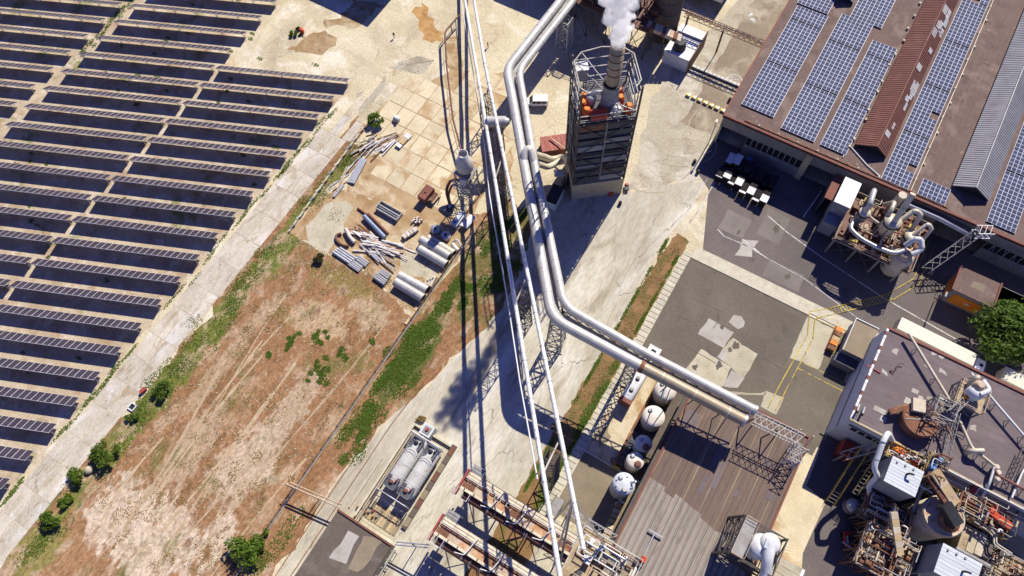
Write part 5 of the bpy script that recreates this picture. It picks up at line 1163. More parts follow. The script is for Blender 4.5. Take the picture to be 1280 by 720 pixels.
# ---- two long conveyor troughs (pipe racks) at the bottom
def trough_rack(lb, x0, y0, x1, z, lb2):
    t = thing('trough_conveyor', lb, 'conveyor', ((x0+x1)/2,y0,0), 'rusty trough conveyors at the bottom')
    mb = MB(); mb.box(x0-.2,y0-4.7,z-.5,x0+.15,y0+.15,z+.75); part('end_frame', mb, M_red, t)
    mb = MB(); mb.box(x0+.2,y0-1.15,z-.1,x1,y0-.05,z); part('walkway', mb, M_creambeam, t)
    n = int((x1-x0)/1.15)
    for k in range(n):                                     # row of brown hopper lids beside the walkway
        mb = MB(); mb.tube([(x0+.4+k*1.15,y0-1.53,z),(x0+1.4+k*1.15,y0-1.53,z)], .28, 10); part('lid', mb, M_brownpaint if k % 4 else M_rust, t)
    mb = MB(); mb.bar((x0+.2,y0-1.2,z+.35),(x1,y0-1.2,z+.35),.1); part('rail', mb, M_white, t)
    # open trough with sloped sides
    mb = MB(); mb.box(x0+.2,y0-2.85,z-.3,x1,y0-1.9,z+.05); part('trough', mb, M_brownpaint, t)
    for k in range(int((x1-x0)/2.3)):
        mb = MB(); mb.box(x0+.3+k*2.3,y0-2.82,z+.05,x0+2.52+k*2.3,y0-1.93,z+.12+.03*(k % 2)); part('trough_cover', mb, [M_rustorange, M_rustorange, M_rust_pale, M_rust][(k*3+int(y0)) % 4], t)
        mb = MB(); mb.bar((x0+.25+k*2.3,y0-1.9,z+.2),(x0+.25+k*2.3,y0-2.85,z+.2),.08); part('strut', mb, M_rust_pale, t)
    mb = MB(); mb.box(x0+.2,y0-3.35,z-.1,x1,y0-2.87,z+.3); part('cream_beam', mb, M_creambeam, t)
    for k in range(int((x1-x0)/1.9)):
        mb = MB(); mb.obox((x0+1+k*1.9,y0-3.05,z+.36),(.2,.3,.14)); part('clip', mb, M_ironwork, t)
    mb = MB(); mb.tube([(x0+1.1,y0-3.9,z-1.1),(x1,y0-3.9,z-1.1)], .72, 16); part('lower_pipe', mb, M_brownpaint, t)
    for k in range(int((x1-x0)/3.6)):
        mb = MB(); mb.tube([(x0+2.5+k*3.6-.07,y0-3.9,z-1.1),(x0+2.5+k*3.6+.07,y0-3.9,z-1.1)], .78, 16); part('band', mb, M_galv, t)
    mb = MB(); mb.bar((x0,y0-4.7,z-.1),(x0,y0-3.1,z-.1),.12); mb.bar((x0,y0-4.7,z+.9),(x0+2.4,y0-4.7,z+.9),.08); mb.bar((x0+2.4,y0-4.7,z+.9),(x0+2.4,y0-3.1,z+.9),.08); mb.bar((x0,y0-4.7,z+.9),(x0,y0-3.1,z+.9),.08); part('end_rail', mb, M_white, t)
    railing(t, [(x0+.3,y0-.02),(x1,y0-.02)], z, 1.05, M_ironwork, False, 2.2, .03)
    for k in range(4):
        x = x0+1.2+k*(x1-x0-2.4)/3
        for y in (y0-.4,y0-3.2):
            mb = MB(); mb.bar((x,y,0),(x,y,z-.15),.26); part('leg', mb, M_ironwork, t)
        mb = MB(); mb.bar((x,y0-.4,.3),(x,y0-3.2,z-.6),.12); mb.bar((x,y0-3.2,.3),(x,y0-.4,z-.6),.12); mb.bar((x,y0-.2,z-.3),(x,y0-4.7,z-.3),.22,.3); part('brace', mb, M_ironwork, t)
        if k < 3:
            xb = x+(x1-x0-2.4)/3; mb = MB(); mb.bar((x,y0-3.2,.3),(xb,y0-3.2,z-.6),.11); mb.bar((xb,y0-3.2,.3),(x,y0-3.2,z-.6),.11); part('brace', mb, M_ironwork, t)
    # landing at the left end
    mb = MB(); mb.box(x0+.4,y0+.1,z-.1,x0+2.6,y0+1.3,z); part('landing', mb, M_lattice, t)
    railing(t, [(x0+.4,y0+.1),(x0+.4,y0+1.3),(x0+2.6,y0+1.3),(x0+2.6,y0+.1)], z, 1.0, M_galv, False, 1.1, .03)
    for k in range(3):
        mb = MB(); q = x0+7+k*5; mb.tube(arc([(q,y0-.3,z),(q,y0-.3,z+1.0),(q-.6,y0-3.6,z+1.0),(q-2.2,y0-4.0,z+1.0)],.4), .09, 6); part('pipe', mb, M_white, t)
    return t
trough_rack('upper rusty trough conveyor left of the thin pipes at the bottom', -19.7, 11.7, 1.5, 7.0, 'a')
trough_rack('lower rusty trough conveyor at the bottom edge of the photo', -19.5, 3.3, 2.5, 7.0, 'b')
t = thing('pipe_crossing', 'grey pipe pair running from the dark shed to the lower trough conveyor', 'pipe', (-22,-3,0))
for d in (0,.5):
    mb = MB(); mb.tube([(-24.6,-4.4-d,3.6),(-19.0,-1.8-d,5.8)], .12, 8); part('pipe', mb, M_galv, t)
mb = MB(); mb.bar((-21.8,-3.3,0),(-21.8,-3.3,4.6),.18); part('post', mb, M_ironwork, t)
# ---- process building skeleton right of the conveyors
t = thing('process_platform', 'crowded cream steel platform with pipework at the bottom centre', 'platform', (5,8,0))
platform(t, 1.6, 2.0, 12.2, 13.8, 7.0, 0, 4, 4, M_lattice, M_tan_deck, True, M_white)
rnd = random.Random(31)
for k in range(26):
    x, y = rnd.uniform(2,11.4), rnd.uniform(2.6,13); w, d, h = rnd.uniform(.5,1.5), rnd.uniform(.5,1.3), rnd.uniform(.3,1.5)
    mb = MB()
    if k % 3 == 0: mb.lathe((x,y,7.0),[(w*.5,0),(w*.5,h),(w*.3,h+.25)],12); part('vessel', mb, [M_cream_pipe, M_white, M_rust][k % 9//3], t)
    else: mb.box(x,y,7.0,x+w,y+d,7.0+h); part('casing', mb, [M_rust_pale, M_cream_pipe, M_tan_deck, M_rust, M_darkgrey, M_white][k % 6], t)
for k in range(34):
    x, y, z = rnd.uniform(2,11.5), rnd.uniform(2.4,13.2), 7.3+rnd.uniform(0,2.2); L1, L2 = rnd.uniform(1.5,5), rnd.uniform(-3,3)
    a = (x,y,7.0); pts = [a,(x,y,z),(min(12,x+L1),y,z),(min(12,x+L1),max(2.2,min(13.4,y+L2)),z),(min(12,x+L1),max(2.2,min(13.4,y+L2)),7.0)]
    mb = MB(); mb.tube(arc(pts,.25,3), rnd.choice((.07,.1,.14,.2)), 7); part('pipe', mb, [M_white, M_rust_pale, M_rust, M_galv, M_cream_pipe][k % 5], t)
for (x0,y0,x1,y1) in ((2.4,9.4,5.0,12.6),(6,10,8.6,13),(9,10.6,11.6,13.2),(3,3,6,6.4),(7,4,10,7.5),(5.6,6.6,8,9)):
    mb = MB()
    for (p, q) in (((x0,y0),(x1,y0)),((x1,y0),(x1,y1)),((x1,y1),(x0,y1)),((x0,y1),(x0,y0))): mb.bar((*p,8.5),(*q,8.5),.13)
    for p in ((x0,y0),(x1,y0),(x1,y1),(x0,y1)): mb.bar((*p,7),(*p,8.5),.12)
    part('frame', mb, [M_white, M_rust_pale][int(x0) % 2], t)
t = thing('truss_walkway', 'white truss walkway along the upper side of the crowded platform', 'walkway', (2,14,0))
mb = MB(); truss_beam(mb, (-2.2,14.6,6.6), (7.0,14.6,6.6), 1.1, 1.3, 8, .08); part('truss', mb, M_galv, t)
for x in (-1.8,6.6):
    mb = MB(); mb.bar((x,14.6,0),(x,14.6,6),.2); part('leg', mb, M_lattice, t)
t = thing('steel_stair', 'open grey stair with dark treads beside the thin pipe', 'stair', (-4,14,0))
for k in range(9):
    mb = MB(); mb.box(-5.0,12.7+k*.42,5.4-k*.6,-3.3,13.05+k*.42,5.48-k*.6); part('tread', mb, M_lattice, t)
for x in (-5.05,-3.25):
    mb = MB(); mb.bar((x,12.6,5.4),(x,16.6,.2),.09,.3); mb.bar((x,12.6,6.4),(x,16.6,1.2),.07); part('stringer', mb, M_ironwork, t)
t = thing('pipe_support_mast', 'cream slanting mast foot where the right thin pipe lands', 'mast', (1,10,0))
for q in ((-3.2,11.4,10),(5.6,12.6,9.5),(0.2,5.6,9.0)):
    mb = MB(); e = lerp(TB[1],TB[3],.93); mb.bar(q, e, .3); part('strut', mb, M_cream_pipe, t)
mb = MB(); mb.bar((1.0,6.6,7),(e[0],e[1],e[2]),.35); part('column', mb, M_lattice, t)

# ---- five standing tanks beside the brown roof
pitw = thing('tank_pit', 'long rusty kerbed pit under the row of standing tanks', 'pit', (4,33,0))
mb = MB(); mb.box(1.0,26.4,0,1.5,46.5,1.2); part('wall', mb, M_rust, pitw)
mb = MB(); mb.box(1.5,26.4,0,6.4,46.0,.08); part('floor', mb, M_roof_dark, pitw)
for k in range(7):
    mb = MB(); mb.box(1.6,26.8+k*1.0,.9,2.5,27.7+k*1.0,1.0); part('grating', mb, M_darkgrey, pitw)
def stand_tank(lb, x, y, r, h, mt, kind):
    t = thing('standing_tank', lb, 'tank', (x,y,0), 'standing tanks beside the brown roofed building')
    mb = MB(); mb.lathe((x,y,.08), [(r,0),(r,h)], 26); part('shell', mb, mt, t)
    mb = MB(); mb.lathe((x,y,h+.08), [(r+.06,0),(r+.06,.08),(r*.6,.25),(.25,.4)], 26); part('roof', mb, {'cone': M_offwhite, 'rust': M_creamtop}.get(kind, M_creamtop), t)
    mb = MB(); mb.lathe((x-.5*r,y+.3*r,h+.2), [(.42,0),(.42,.3),(.2,.36)], 12); part('manhole', mb, M_galv, t)
    if kind == 'rust':
        mb = MB(); mb.lathe((x+.42*r,y-.25*r,h+.22), [(.62,0),(.62,.25),(.3,.3)], 14); part('rusty_cover', mb, M_brownpaint, t)
    if kind == 'cone':
        for k in range(8):
            a = k*pi/4; mb = MB(); mb.lathe((x+cos(a)*r*.72,y+sin(a)*r*.72,h+.2), [(.16,0),(.16,.3)], 8); part('nozzle', mb, M_galv, t)
        mb = MB(); mb.lathe((x+.5,y-1.0,h+.2), [(.45,0),(.5,.5),(.3,.8)], 12); part('filter', mb, M_steel, t)
        mb = MB(); mb.bar((x+1.0,y+.6,h+.2),(x+1.5,y+1.1,h+1.4),.3); part('bracket', mb, M_white, t)
    if kind == 'hose':
        mb = MB(); mb.tube(arc([(x-.3,y+.9,h+.3),(x-.3,y+.9,h+1.3),(x+.1,y-2.2,h+1.3),(x+.1,y-2.2,h)],.4), .13, 8); part('pipe', mb, M_galv, t)
        mb = MB(); mb.tube(arc([(x+.7,y+.7,h+.3),(x+.7,y+.7,h+1.1),(x+1.1,y-2.0,h+1.1),(x+1.1,y-2.0,h)],.4), .11, 8); part('pipe', mb, M_white, t)
    for k in range(3):
        mb = MB(); mb.lathe((x,y,.8+k*(h-1)/2.5), [(r,0),(r+.04,.03),(r+.04,.12),(r,.15)], 26); part('band', mb, mt, t)
stand_tank('uppermost standing tank, half under the wide pipe', 3.1, 42.4, 1.95, 4.0, M_tank, 'hose')
stand_tank('second standing tank from the top, cream with a dark gap below', 3.4, 36.9, 1.95, 4.0, M_tank, 'hose2')
stand_tank('third standing tank from the top with one rusty cover', 4.0, 31.6, 1.5, 4.0, M_greytank, 'rust')
stand_tank('fourth standing tank from the top, beside the yellow kerb corner', 4.1, 28.2, 1.5, 4.0, M_tank, 'rust')
stand_tank('lowest and tallest standing tank with a pale blue roof and nozzles', 4.1, 23.2, 1.85, 6.6, M_greytank, 'cone')
for k in range(7):
    q = (5.3+.05*k, 20.4-k*.95, 0); t = thing('timber_stack', f'tan crate between tank and brown roof edge, {ordinal(k+1)} from the top', 'crate', q, 'crates along the brown roofed building')
    mb = MB(); mb.obox((q[0],q[1],.7),(1.2,.75,1.1+.2*(k % 3)),.05); part('box', mb, [M_wood, M_tank, M_rust_pale][k % 3], t); mb = MB(); mb.obox((q[0],q[1],.08),(1.25,.8,.14),.05); part('pallet', mb, M_wood, t)
t = thing('white_pump_unit', 'white pump unit between the tallest tank and the brown roof', 'pump', (5.4,21.6,0))
mb = MB(); mb.lathe((5.4,21.6,0),[(.6,0),(.6,1.6),(.3,1.9)],12); part('body', mb, M_white, t); mb = MB(); mb.tube(arc([(5.4,21.6,1.8),(5.4,21.6,2.4),(4.6,20.4,2.4),(4.6,20.4,.2)],.3),.12,8); part('pipe', mb, M_galv, t)
t = thing('tank_hose', 'dark hose looping over the tank yard floor', 'hose', (1.5,29,.05))
mb = MB(); mb.tube(arc([(2.2,30.5,.2),(1.0,29.5,.12),(1.4,28,.12),(.2,27.2,.12),(.8,26.6,.12)],.6), .07, 6); part('hose', mb, M_black, t)
single('yellow_corner_block', 'yellow painted kerb block by the fourth standing tank', 'kerb block', MB().box(1.0,25.9,.0,2.5,26.5,.5), M_yellow, (1.7,26.2,0))
single('orange_beacon_block', 'orange block on the pit wall under the wide pipe', 'block', MB().box(.9,46.2,.6,2.3,46.9,1.5), M_orange, (1.6,46.5,0))

# ---- open steel tower with the white vessel, bottom right of centre
t = thing('scaffold_tower', 'open dark steel tower standing on the brown roof round a white vessel', 'steel tower', (25,24,7))
zt = 14.5
truss_tower(t, [(21.4,20.6,7.0),(28.9,20.6,7.0),(28.9,27.0,7.0),(21.4,27.0,7.0)], [(22.3,20.9,zt),(29.2,20.9,zt),(29.2,27.0,zt),(22.3,27.0,zt)], 3, .3, .16, M_ironwork, 'column')
for z in (9.6,12.1):
    mb = MB()
    for k in range(6): mb.bar((22.2+k*1.3,20.9,z),(22.2+k*1.3,26.9,z),.12)
    for k in range(4): mb.bar((22,21.2+k*1.8,z),(29,21.2+k*1.8,z),.12)
    part('floor_beam', mb, M_ironwork, t)
mb = MB(); mb.box(22.3,21.0,zt,24.3,26.9,zt+.08); part('grating', mb, M_lattice, t)
railing(t, [(22.3,20.9),(24.4,20.9),(24.4,27),(22.3,27)], zt+.08, 1.0, M_rust_pale, True, 1.4, .035)
mb = MB()
for k in range(14): mb.bar((22.0+rnd.uniform(0,6),21+rnd.uniform(0,5),7.2+rnd.uniform(0,6)), (22.0+rnd.uniform(0,6),21+rnd.uniform(0,5),7.2+rnd.uniform(0,6)), .1)
part('pipework', mb, M_lattice, t)
for k in range(9):
    mb = MB(); mb.bar((29.2,22+k*.5,zt-.4),(30.2,22.2+k*.5,zt-.2),.07); part('bracket', mb, M_wood, t)
t = thing('white_vessel', 'big white dust collector vessel with a bent white duct in the open steel tower', 'vessel', (26.4,24.2,8))
mb = MB(); mb.lathe((26.2,24.1,8.0), [(.6,0),(1.9,2.4),(1.95,6.2),(1.6,6.8),(.8,7.1)], 24); part('shell', mb, M_white, t)
mb = MB(); mb.lathe((27.0,25.0,13.4), [(1.55,0),(1.6,1.6),(1.2,2.2),(.5,2.35)], 22); part('dome', mb, M_white, t)
mb = MB(); mb.obox((26.8,24.6,15.8),(1.4,1.4,.3),.1); part('hatch', mb, M_offwhite, t)
mb = MB(); mb.tube(arc([(27.0,25.0,15.4),(27.4,23.0,15.2),(28.6,20.4,13.2),(29.4,15,12.6)],1.2), .85, 16); part('duct', mb, M_white, t)
for f in (.25,.5,.75):
    q = Vector((28.6,20.4,13.2)).lerp(Vector((29.4,15,12.6)), f); mb = MB(); mb.tube([q+Vector((-.01,.07,0)), q+Vector((.01,-.07,0))], .92, 16); part('band', mb, M_galv, t)
t = thing('white_container', 'cream panelled container roof at the bottom edge beside the open steel tower', 'container', (33,24,0))
for k in range(5):
    mb = MB(); mb.box(31.2,26.3-k*1.3-1.24,0,35.4,26.3-k*1.3,4.6+.02*(k % 2)); part('panel', mb, M_tank if False else M_patch2, t)
mb = MB(); mb.box(35.4,19.8,0,35.9,26.3,4.7); part('end_panel', mb, M_white, t)

# ---- dust filter plant in front of the hall
t = thing('filter_platform', 'rusty raised platform on pale legs in front of the hall', 'platform', (25,91,0))
mb = MB(); mb.box(17.9,85.8,5.9,33.0,97.4,6.0); part('deck', mb, M_brownpaint, t)
for x in (18.4,22.8,27.4,31.8):
    for y in (86.2,91.5,97.0):
        mb = MB(); mb.bar((x,y,0),(x,y,5.6),.36); part('leg', mb, M_lattice, t)
mb = MB()
for y in (85.9,91.5,97.2): mb.bar((17.8,y,5.6),(33.1,y,5.6),.25,.4)
for x in (18,22.8,27.4,31.8): mb.bar((x,85.8,5.5),(x,97.4,5.5),.25,.4)
part('beam', mb, M_lattice, t)
for k in range(3):
    for y in (86.2,97):
        x = 18.4+k*4.5; mb = MB(); mb.bar((x,y,.4),(x+4.4,y,5.4),.14); mb.bar((x+4.4,y,.4),(x,y,5.4),.14); part('brace', mb, M_ironwork, t)
railing(t, [(17.9,85.8),(33.0,85.8),(33.0,97.4),(17.9,97.4)], 6.0, 1.1, M_rust_pale, True, 1.5, .05)
rnd = random.Random(77)
for k in range(44):
    x, y = rnd.uniform(18.3,32), rnd.uniform(86.3,96.4); mb = MB(); w, d, h = rnd.uniform(.4,1.6), rnd.uniform(.4,1.2), rnd.uniform(.3,1.3); mb.box(x,y,6.0,x+w,y+d,6.0+h); part('casing', mb, [M_rust, M_tan_deck, M_rust_pale, M_brownpaint, M_yellow][k % 5], t)
for k in range(44):
    x, y, z = rnd.uniform(18.5,31.5), rnd.uniform(86.4,96), 6.6+rnd.uniform(0,2); pts = [(x,y,6),(x,y,z),(min(32.5,x+rnd.uniform(1,4)),y,z)]; pts.append((pts[-1][0],max(86,min(97,y+rnd.uniform(-3,3))),z)); mb = MB(); mb.tube(arc(pts,.3,3), rnd.choice((.07,.1,.16)), 7); part('pipe', mb, [M_rust_pale, M_rust, M_cream_pipe][k % 3], t)
def cyclone(lb, x, y, r, z0, z1, mt, neck=True, group='cyclones on the filter platform'):
    t = thing('cyclone', lb, 'cyclone', (x,y,z0), group)
    mb = MB(); mb.lathe((x,y,z0), [(.3,0),(r,(z1-z0)*.45),(r,z1-z0)], 22); part('shell', mb, mt, t)
    mb = MB(); mb.lathe((x,y,z1), [(r+.08,0),(r+.08,.15),(r*.4,.35)], 22); part('lid', mb, M_cream_pipe, t)
    mb = MB(); mb.lathe((x,y,z1-.75), [(r+.01,0),(r+.03,.02),(r+.03,.5),(r+.01,.52)], 22); part('band', mb, M_black, t)
    for a in (.5,2.6,4.7):
        mb = MB(); mb.bar((x+cos(a)*r*1.02,y+sin(a)*r*1.02,6.0),(x+cos(a)*r*1.02,y+sin(a)*r*1.02,z1-1),.14); part('leg', mb, M_rust, t)
    return t
cyclone('grey cyclone at the left of the filter platform', 20.5, 91.2, 1.05, 6.0, 10.2, M_grey)
cyclone('cream cyclone in the middle of the filter platform under the tall stub pipe', 25.5, 91.0, 1.55, 6.0, 11.4, M_tank)
cyclone('cream cyclone at the right of the filter platform', 29.9, 91.0, 1.2, 6.0, 9.6, M_tank)
t = thing('filter_drum', 'wide cream drum hanging at the right front corner of the filter platform', 'drum', (30.3,87.8,2))
mb = MB(); mb.lathe((30.4,87.6,1.2), [(1.2,0),(2.1,1.4),(2.1,6.4),(1.6,6.9)], 26); part('shell', mb, M_tank, t)
mb = MB(); mb.lathe((30.4,87.6,8.1), [(1.5,0),(1.2,.7),(.5,.9)], 20); part('lid', mb, M_rust_pale, t)
for k in range(3):
    mb = MB(); mb.lathe((30.4,87.6,3.2+k*1.9), [(2.1,0),(2.15,.04),(2.15,.16),(2.1,.2)], 26); part('band', mb, M_tank, t)
def duct(lb, pts, r, mt, rad=1.0, name='duct'):
    t = thing(name, lb, 'duct', pts[0], 'ducts of the filter plant'); p_ = arc(pts, rad, 6); mb = MB(); mb.tube(p_, r, 14); part('pipe', mb, mt, t)
    for f in (.2,.5,.8):
        i = int(f*(len(p_)-2)); a, b_ = p_[i], p_[i+1]; c_ = a.lerp(b_,.5); d = (b_-a).normalized()*.07; mb = MB(); mb.tube([c_-d,c_+d], r+.05, 14); part('band', mb, M_galv, t)
    return t
duct('grey gooseneck duct looping over the left cyclone', [(20.5,91.2,10.2),(20.4,91.6,12.4),(20.0,95.2,12.6),(20.6,96.2,8.2),(20.6,96.6,6.2)], .48, M_steel, 1.0)
duct('cream stub pipe rising steeply from the middle cyclone', [(25.7,91.0,11.6),(25.6,94.2,16.8)], .55, M_cream_pipe)
duct('cream short chimney behind the middle cyclone', [(24.9,96.2,6.2),(24.9,96.2,13.0)], .8, M_tank)
duct('cream hooked pipe on top of the middle cyclone', [(24.4,91.2,10.0),(24.2,92.4,12.6),(24.2,94.4,12.4),(23.6,96.4,8)], .42, M_cream_pipe, .8)
duct('cream gooseneck between middle and right cyclone', [(26.6,92.0,10.4),(28.0,94.6,12.4),(29.4,94.4,12.2),(29.7,92.2,8.2)], .46, M_cream_pipe, .9)
duct('slim cream pipe bow at the right end of the filter plant', [(29.9,91.0,9.6),(31.2,93.6,11.6),(32.4,93.4,11.0),(32.2,91.6,7.2)], .34, M_cream_pipe, .7)
duct('grey bent duct sweeping round the front of the filter platform', [(19.6,89.6,8.4),(19.5,87.6,8.6),(22.0,86.4,8.7),(25.6,86.2,8.6),(28.6,86.4,8.8),(30.0,88.0,9.2)], .40, M_galv, 1.2)
duct('white branch duct over the right cyclone', [(29.6,88.6,9.4),(30.2,89.6,11.0),(31.2,90.0,11.2),(32.4,88.8,10.2),(31.2,87.4,9.4)], .5, M_white, .8)
duct('cream cross pipe from the left cyclone to the middle', [(20.9,91.6,9.4),(23.0,91.0,9.2),(24.2,91.0,9.0)], .3, M_rust_pale)
t = thing('filter_house', 'grey bag filter house with a white roof at the left of the filter plant', 'filter house', (16.4,94,0))
mb = MB(); mb.box(14.8,91.6,3.4,17.9,97.9,8.9); part('casing', mb, M_grey, t)
mb = MB(); mb.box(14.7,91.5,8.9,18.0,98.0,9.05); part('roof', mb, M_white, t)
for x in (15,17.7):
    for y in (91.9,97.6):
        mb = MB(); mb.bar((x,y,0),(x,y,3.4),.3); part('leg', mb, M_ironwork, t)
mb = MB(); mb.add([(14.9,91.7,3.4),(17.8,91.7,3.4),(17.8,97.8,3.4),(14.9,97.8,3.4),(16,94,1.4),(16.8,94,1.4),(16.8,95.4,1.4),(16,95.4,1.4)], [(0,1,5,4),(1,2,6,5),(2,3,7,6),(3,0,4,7)]); part('hopper', mb, M_grey, t)
mb = MB(); mb.box(15.0,89.0,1.2,17.8,91.5,5.2); part('side_housing', mb, M_grey, t)
t = thing('rusty_lean_roof', 'rust red lean-to roof between filter house and hall wall', 'roof', (14,96,0))
mb = MB(); mb.box(13.0,93.2,6.6,14.6,99.6,6.75); part('sheet', mb, M_brick, t)
mb = MB(); mb.box(13.1,93.4,0,13.3,99.4,6.6); part('wall', mb, M_darkgrey, t)
t = thing('front_duct', 'long grey duct under the hall eave right of the filter plant', 'duct', (35,99,6))
mb = MB(); mb.tube(arc([(27,98.9,7.6),(34,98.9,7.6),(40,98.6,7.2),(40,98.6,4)],.8), .55, 14); part('pipe', mb, M_galv, t)
t = thing('gangway_truss', 'pale truss gangway leaning from the hall eave to the ground', 'gangway', (37,96,0))
mb = MB(); truss_beam(mb, (41.0,99.2,8.6), (36.4,90.4,3.0), 1.6, 1.6, 7, .13); part('truss', mb, M_lattice, t)
mb = MB(); truss_beam(mb, (40.0,98.0,9.4), (42.6,99.4,9.4), 1.8, 1.8, 3, .12); part('head', mb, M_white, t)
mb = MB(); mb.bar((36.4,90.4,0),(36.4,90.4,3),.25); mb.bar((37.6,90.0,0),(37.6,90.0,3),.25); part('leg', mb, M_ironwork, t)
for x in (45,47,49,51,53,55):
    single('wall_bracket', f'thin steel bracket under the hall eave at the right, {ordinal((x-43)//2)} from the left', 'bracket', MB().bar((x,99.95,7.2),(x,96.6,5.6),.1), M_lattice, (x,99,6), 'brackets under the hall eave')
for k in range(10):
    single('kerb_stone', f'small white marker stone in the hall shade, {ordinal(k+1)} from the hall', 'marker stone', MB().obox((12.6-.1*k,99-k*.8,.2),(.25,.5,.35)), M_white, (12.6-.1*k,99-k*.8,0), 'white marker stones beside the lean-to')

# ---- upper process block at the top of the photo (half cut by the frame)
t = thing('boiler_block', 'dark crowded process block at the top edge behind the steam', 'process plant', (-42,122,0))
platform(t, -56, 112.5, -36, 124, 9, 0, 5, 4, M_ironwork, M_brownpaint, True, M_rust)
platform(t, -53, 114, -40, 123, 14, 9, 4, 3, M_ironwork, M_black, True, M_rust)
rnd = random.Random(91)
for k in range(24):
    x, y = rnd.uniform(-55,-37), rnd.uniform(113,123); z = 9 if k % 2 else 14
    if z == 14: x, y = rnd.uniform(-52,-41), rnd.uniform(114.4,122)
    w, d, h = rnd.uniform(.6,2.4), rnd.uniform(.6,2), rnd.uniform(.4,2.2); mb = MB(); mb.box(x,y,z,x+w,y+d,z+h); part('casing', mb, [M_brownpaint, M_black, M_rust, M_darkgrey, M_tan_deck][k % 5], t)
for k in range(24):
    x, y = rnd.uniform(-55,-37), rnd.uniform(113,123); z = 9.4+rnd.uniform(0,7); mb = MB(); pts = [(x,y,9),(x,y,z),(x+rnd.uniform(-4,4),y,z)]; pts.append((pts[-1][0],y+rnd.uniform(-3,3),z)); mb.tube(arc(pts,.4,3), rnd.choice((.1,.16,.25)), 7); part('pipe', mb, [M_rust, M_lattice, M_brownpaint, M_rust_pale][k % 4], t)
t = thing('block_silo', 'grey brown silo right of the steam plume at the top edge', 'silo', (-35.5,121,0))
mb = MB(); mb.lathe((-35.5,122,0), [(3.2,0),(3.2,17)], 26); part('shell', mb, M_roof_dark, t)
for k in range(5):
    mb = MB(); mb.lathe((-35.5,122,2+k*3.2), [(3.2,0),(3.28,.05),(3.28,.3),(3.2,.35)], 26); part('band', mb, M_darkgrey, t)
t = thing('block_cyclone', 'rusty dark rounded hopper at the top edge left of the pylon', 'hopper', (-60,113,0))
mb = MB(); mb.lathe((-58.5,118,3), [(.6,0),(3.0,3),(3.0,9),(2.2,10)], 24); part('shell', mb, M_brownpaint, t)
for a in range(4):
    mb = MB(); mb.bar((-58.5+2.4*cos(a*pi/2+.7),118+2.4*sin(a*pi/2+.7),0),(-58.5+2.4*cos(a*pi/2+.7),118+2.4*sin(a*pi/2+.7),7),.25); part('leg', mb, M_ironwork, t)
t = thing('tall_plant_building', 'dark plant building beyond the top edge casting the wide shadow', 'building', (-70,135,0))
mb = MB(); mb.box(-76,126,0,-48,150,14); part('wall', mb, M_darkgrey, t); mb = MB(); mb.box(-76.2,125.8,14,-47.8,150.2,14.4); part('roof', mb, M_roof_dark, t)
t = thing('top_left_shed', 'dark shed beyond the top edge whose shadow falls on the cracked slabs', 'shed', (-105,120,0))
q = (-105.68, 91.73, 0); mb = MB(); mb.box(q[0]-16,q[1]+9,0,q[0]+7,q[1]+28,11); part('wall', mb, M_darkgrey, t); mb = MB(); mb.box(q[0]-16.2,q[1]+8.8,11,q[0]+7.2,q[1]+28.2,11.3); part('roof', mb, M_roof_dark, t)
# white bunker with conveyor
t = thing('white_bunker', 'white flat roofed bunker below the steel bridge at the top', 'bunker', (-28.5,118.5,0))
mb = MB(); mb.box(-31.8,114.1,0,-25.5,122.8,3.9); part('wall', mb, M_wall_white, t)
mb = MB(); mb.box(-31.9,114.0,3.9,-25.5,120.2,4.05); part('roof', mb, M_rust_pale if False else M_white, t)
mb = MB(); mb.box(-31.6,120.5,3.9,-25.4,122.9,4.6); part('roof_step', mb, M_white, t)
mb = MB(); mb.box(-25.5,113.6,0,-25.25,123.2,5.0); part('side_screen', mb, M_brownpaint, t)
t = thing('belt_conveyor', 'rust striped covered conveyor leading from the silo to the white bunker', 'conveyor', (-33,116,5))
a, b_ = Vector((-37.2,114.6,8.8)), Vector((-29.4,116.4,6.6))
for k in range(9):
    p_, q = a.lerp(b_,k/9), a.lerp(b_,(k+.94)/9); mb = MB(); mb.bar(p_, q, 2.0, 1.0); part('cover_panel', mb, [M_rust_pale, M_rust, M_tank][k % 3], t)
mb = MB(); mb.bar((-33,115.6,0),(-33,115.6,7),.25); mb.bar((-30.4,116.2,4.0),(-30.4,116.2,6.4),.22); part('leg', mb, M_ironwork, t)
mb = MB(); mb.lathe((-29.2,116.4,4.06),[(1.5,0),(1.5,.4),(1.1,2.0)],16); part('chute', mb, M_black, t)
t = thing('pipe_truss', 'long rusty pipe truss from the top block to the hall', 'truss bridge', (-20,122,0))
mb = MB(); truss_beam(mb, (-31.5,122.6,8), (-12.3,122.6,8), 1.2, 1.0, 14, .11); part('truss', mb, M_rust, t)
mb = MB(); mb.tube([(-38,123.4,8),(-12.3,122.9,8.2)], .16, 8); part('pipe', mb, M_cream_pipe, t)
for x in (-30.6,-22):
    mb = MB(); mb.bar((x,122.2,0),(x,122.2,7.6),.22); mb.bar((x,123.2,0),(x,123.2,7.6),.22); mb.bar((x,122.2,2),(x,123.2,5),.1); part('leg', mb, M_rust, t)
t = thing('cable_trough', 'dark low cable trough from the bunker to the hall', 'cable trough', (-19,116.5,0))
mb = MB(); mb.box(-25.2,116.0,0,-13.2,116.9,.35); part('trough', mb, M_ironwork, t)
for k in range(12):
    mb = MB(); mb.box(-25.1+k,116.0,.35,-24.2+k,116.9,.42); part('cover', mb, M_lattice, t)
t = thing('dark_canopy', 'dark flat canopy on posts at the top edge', 'canopy', (-30,140,0))
mb = MB(); mb.box(-36,134.2,3.0,-26.5,150,3.3); part('roof', mb, M_black, t)
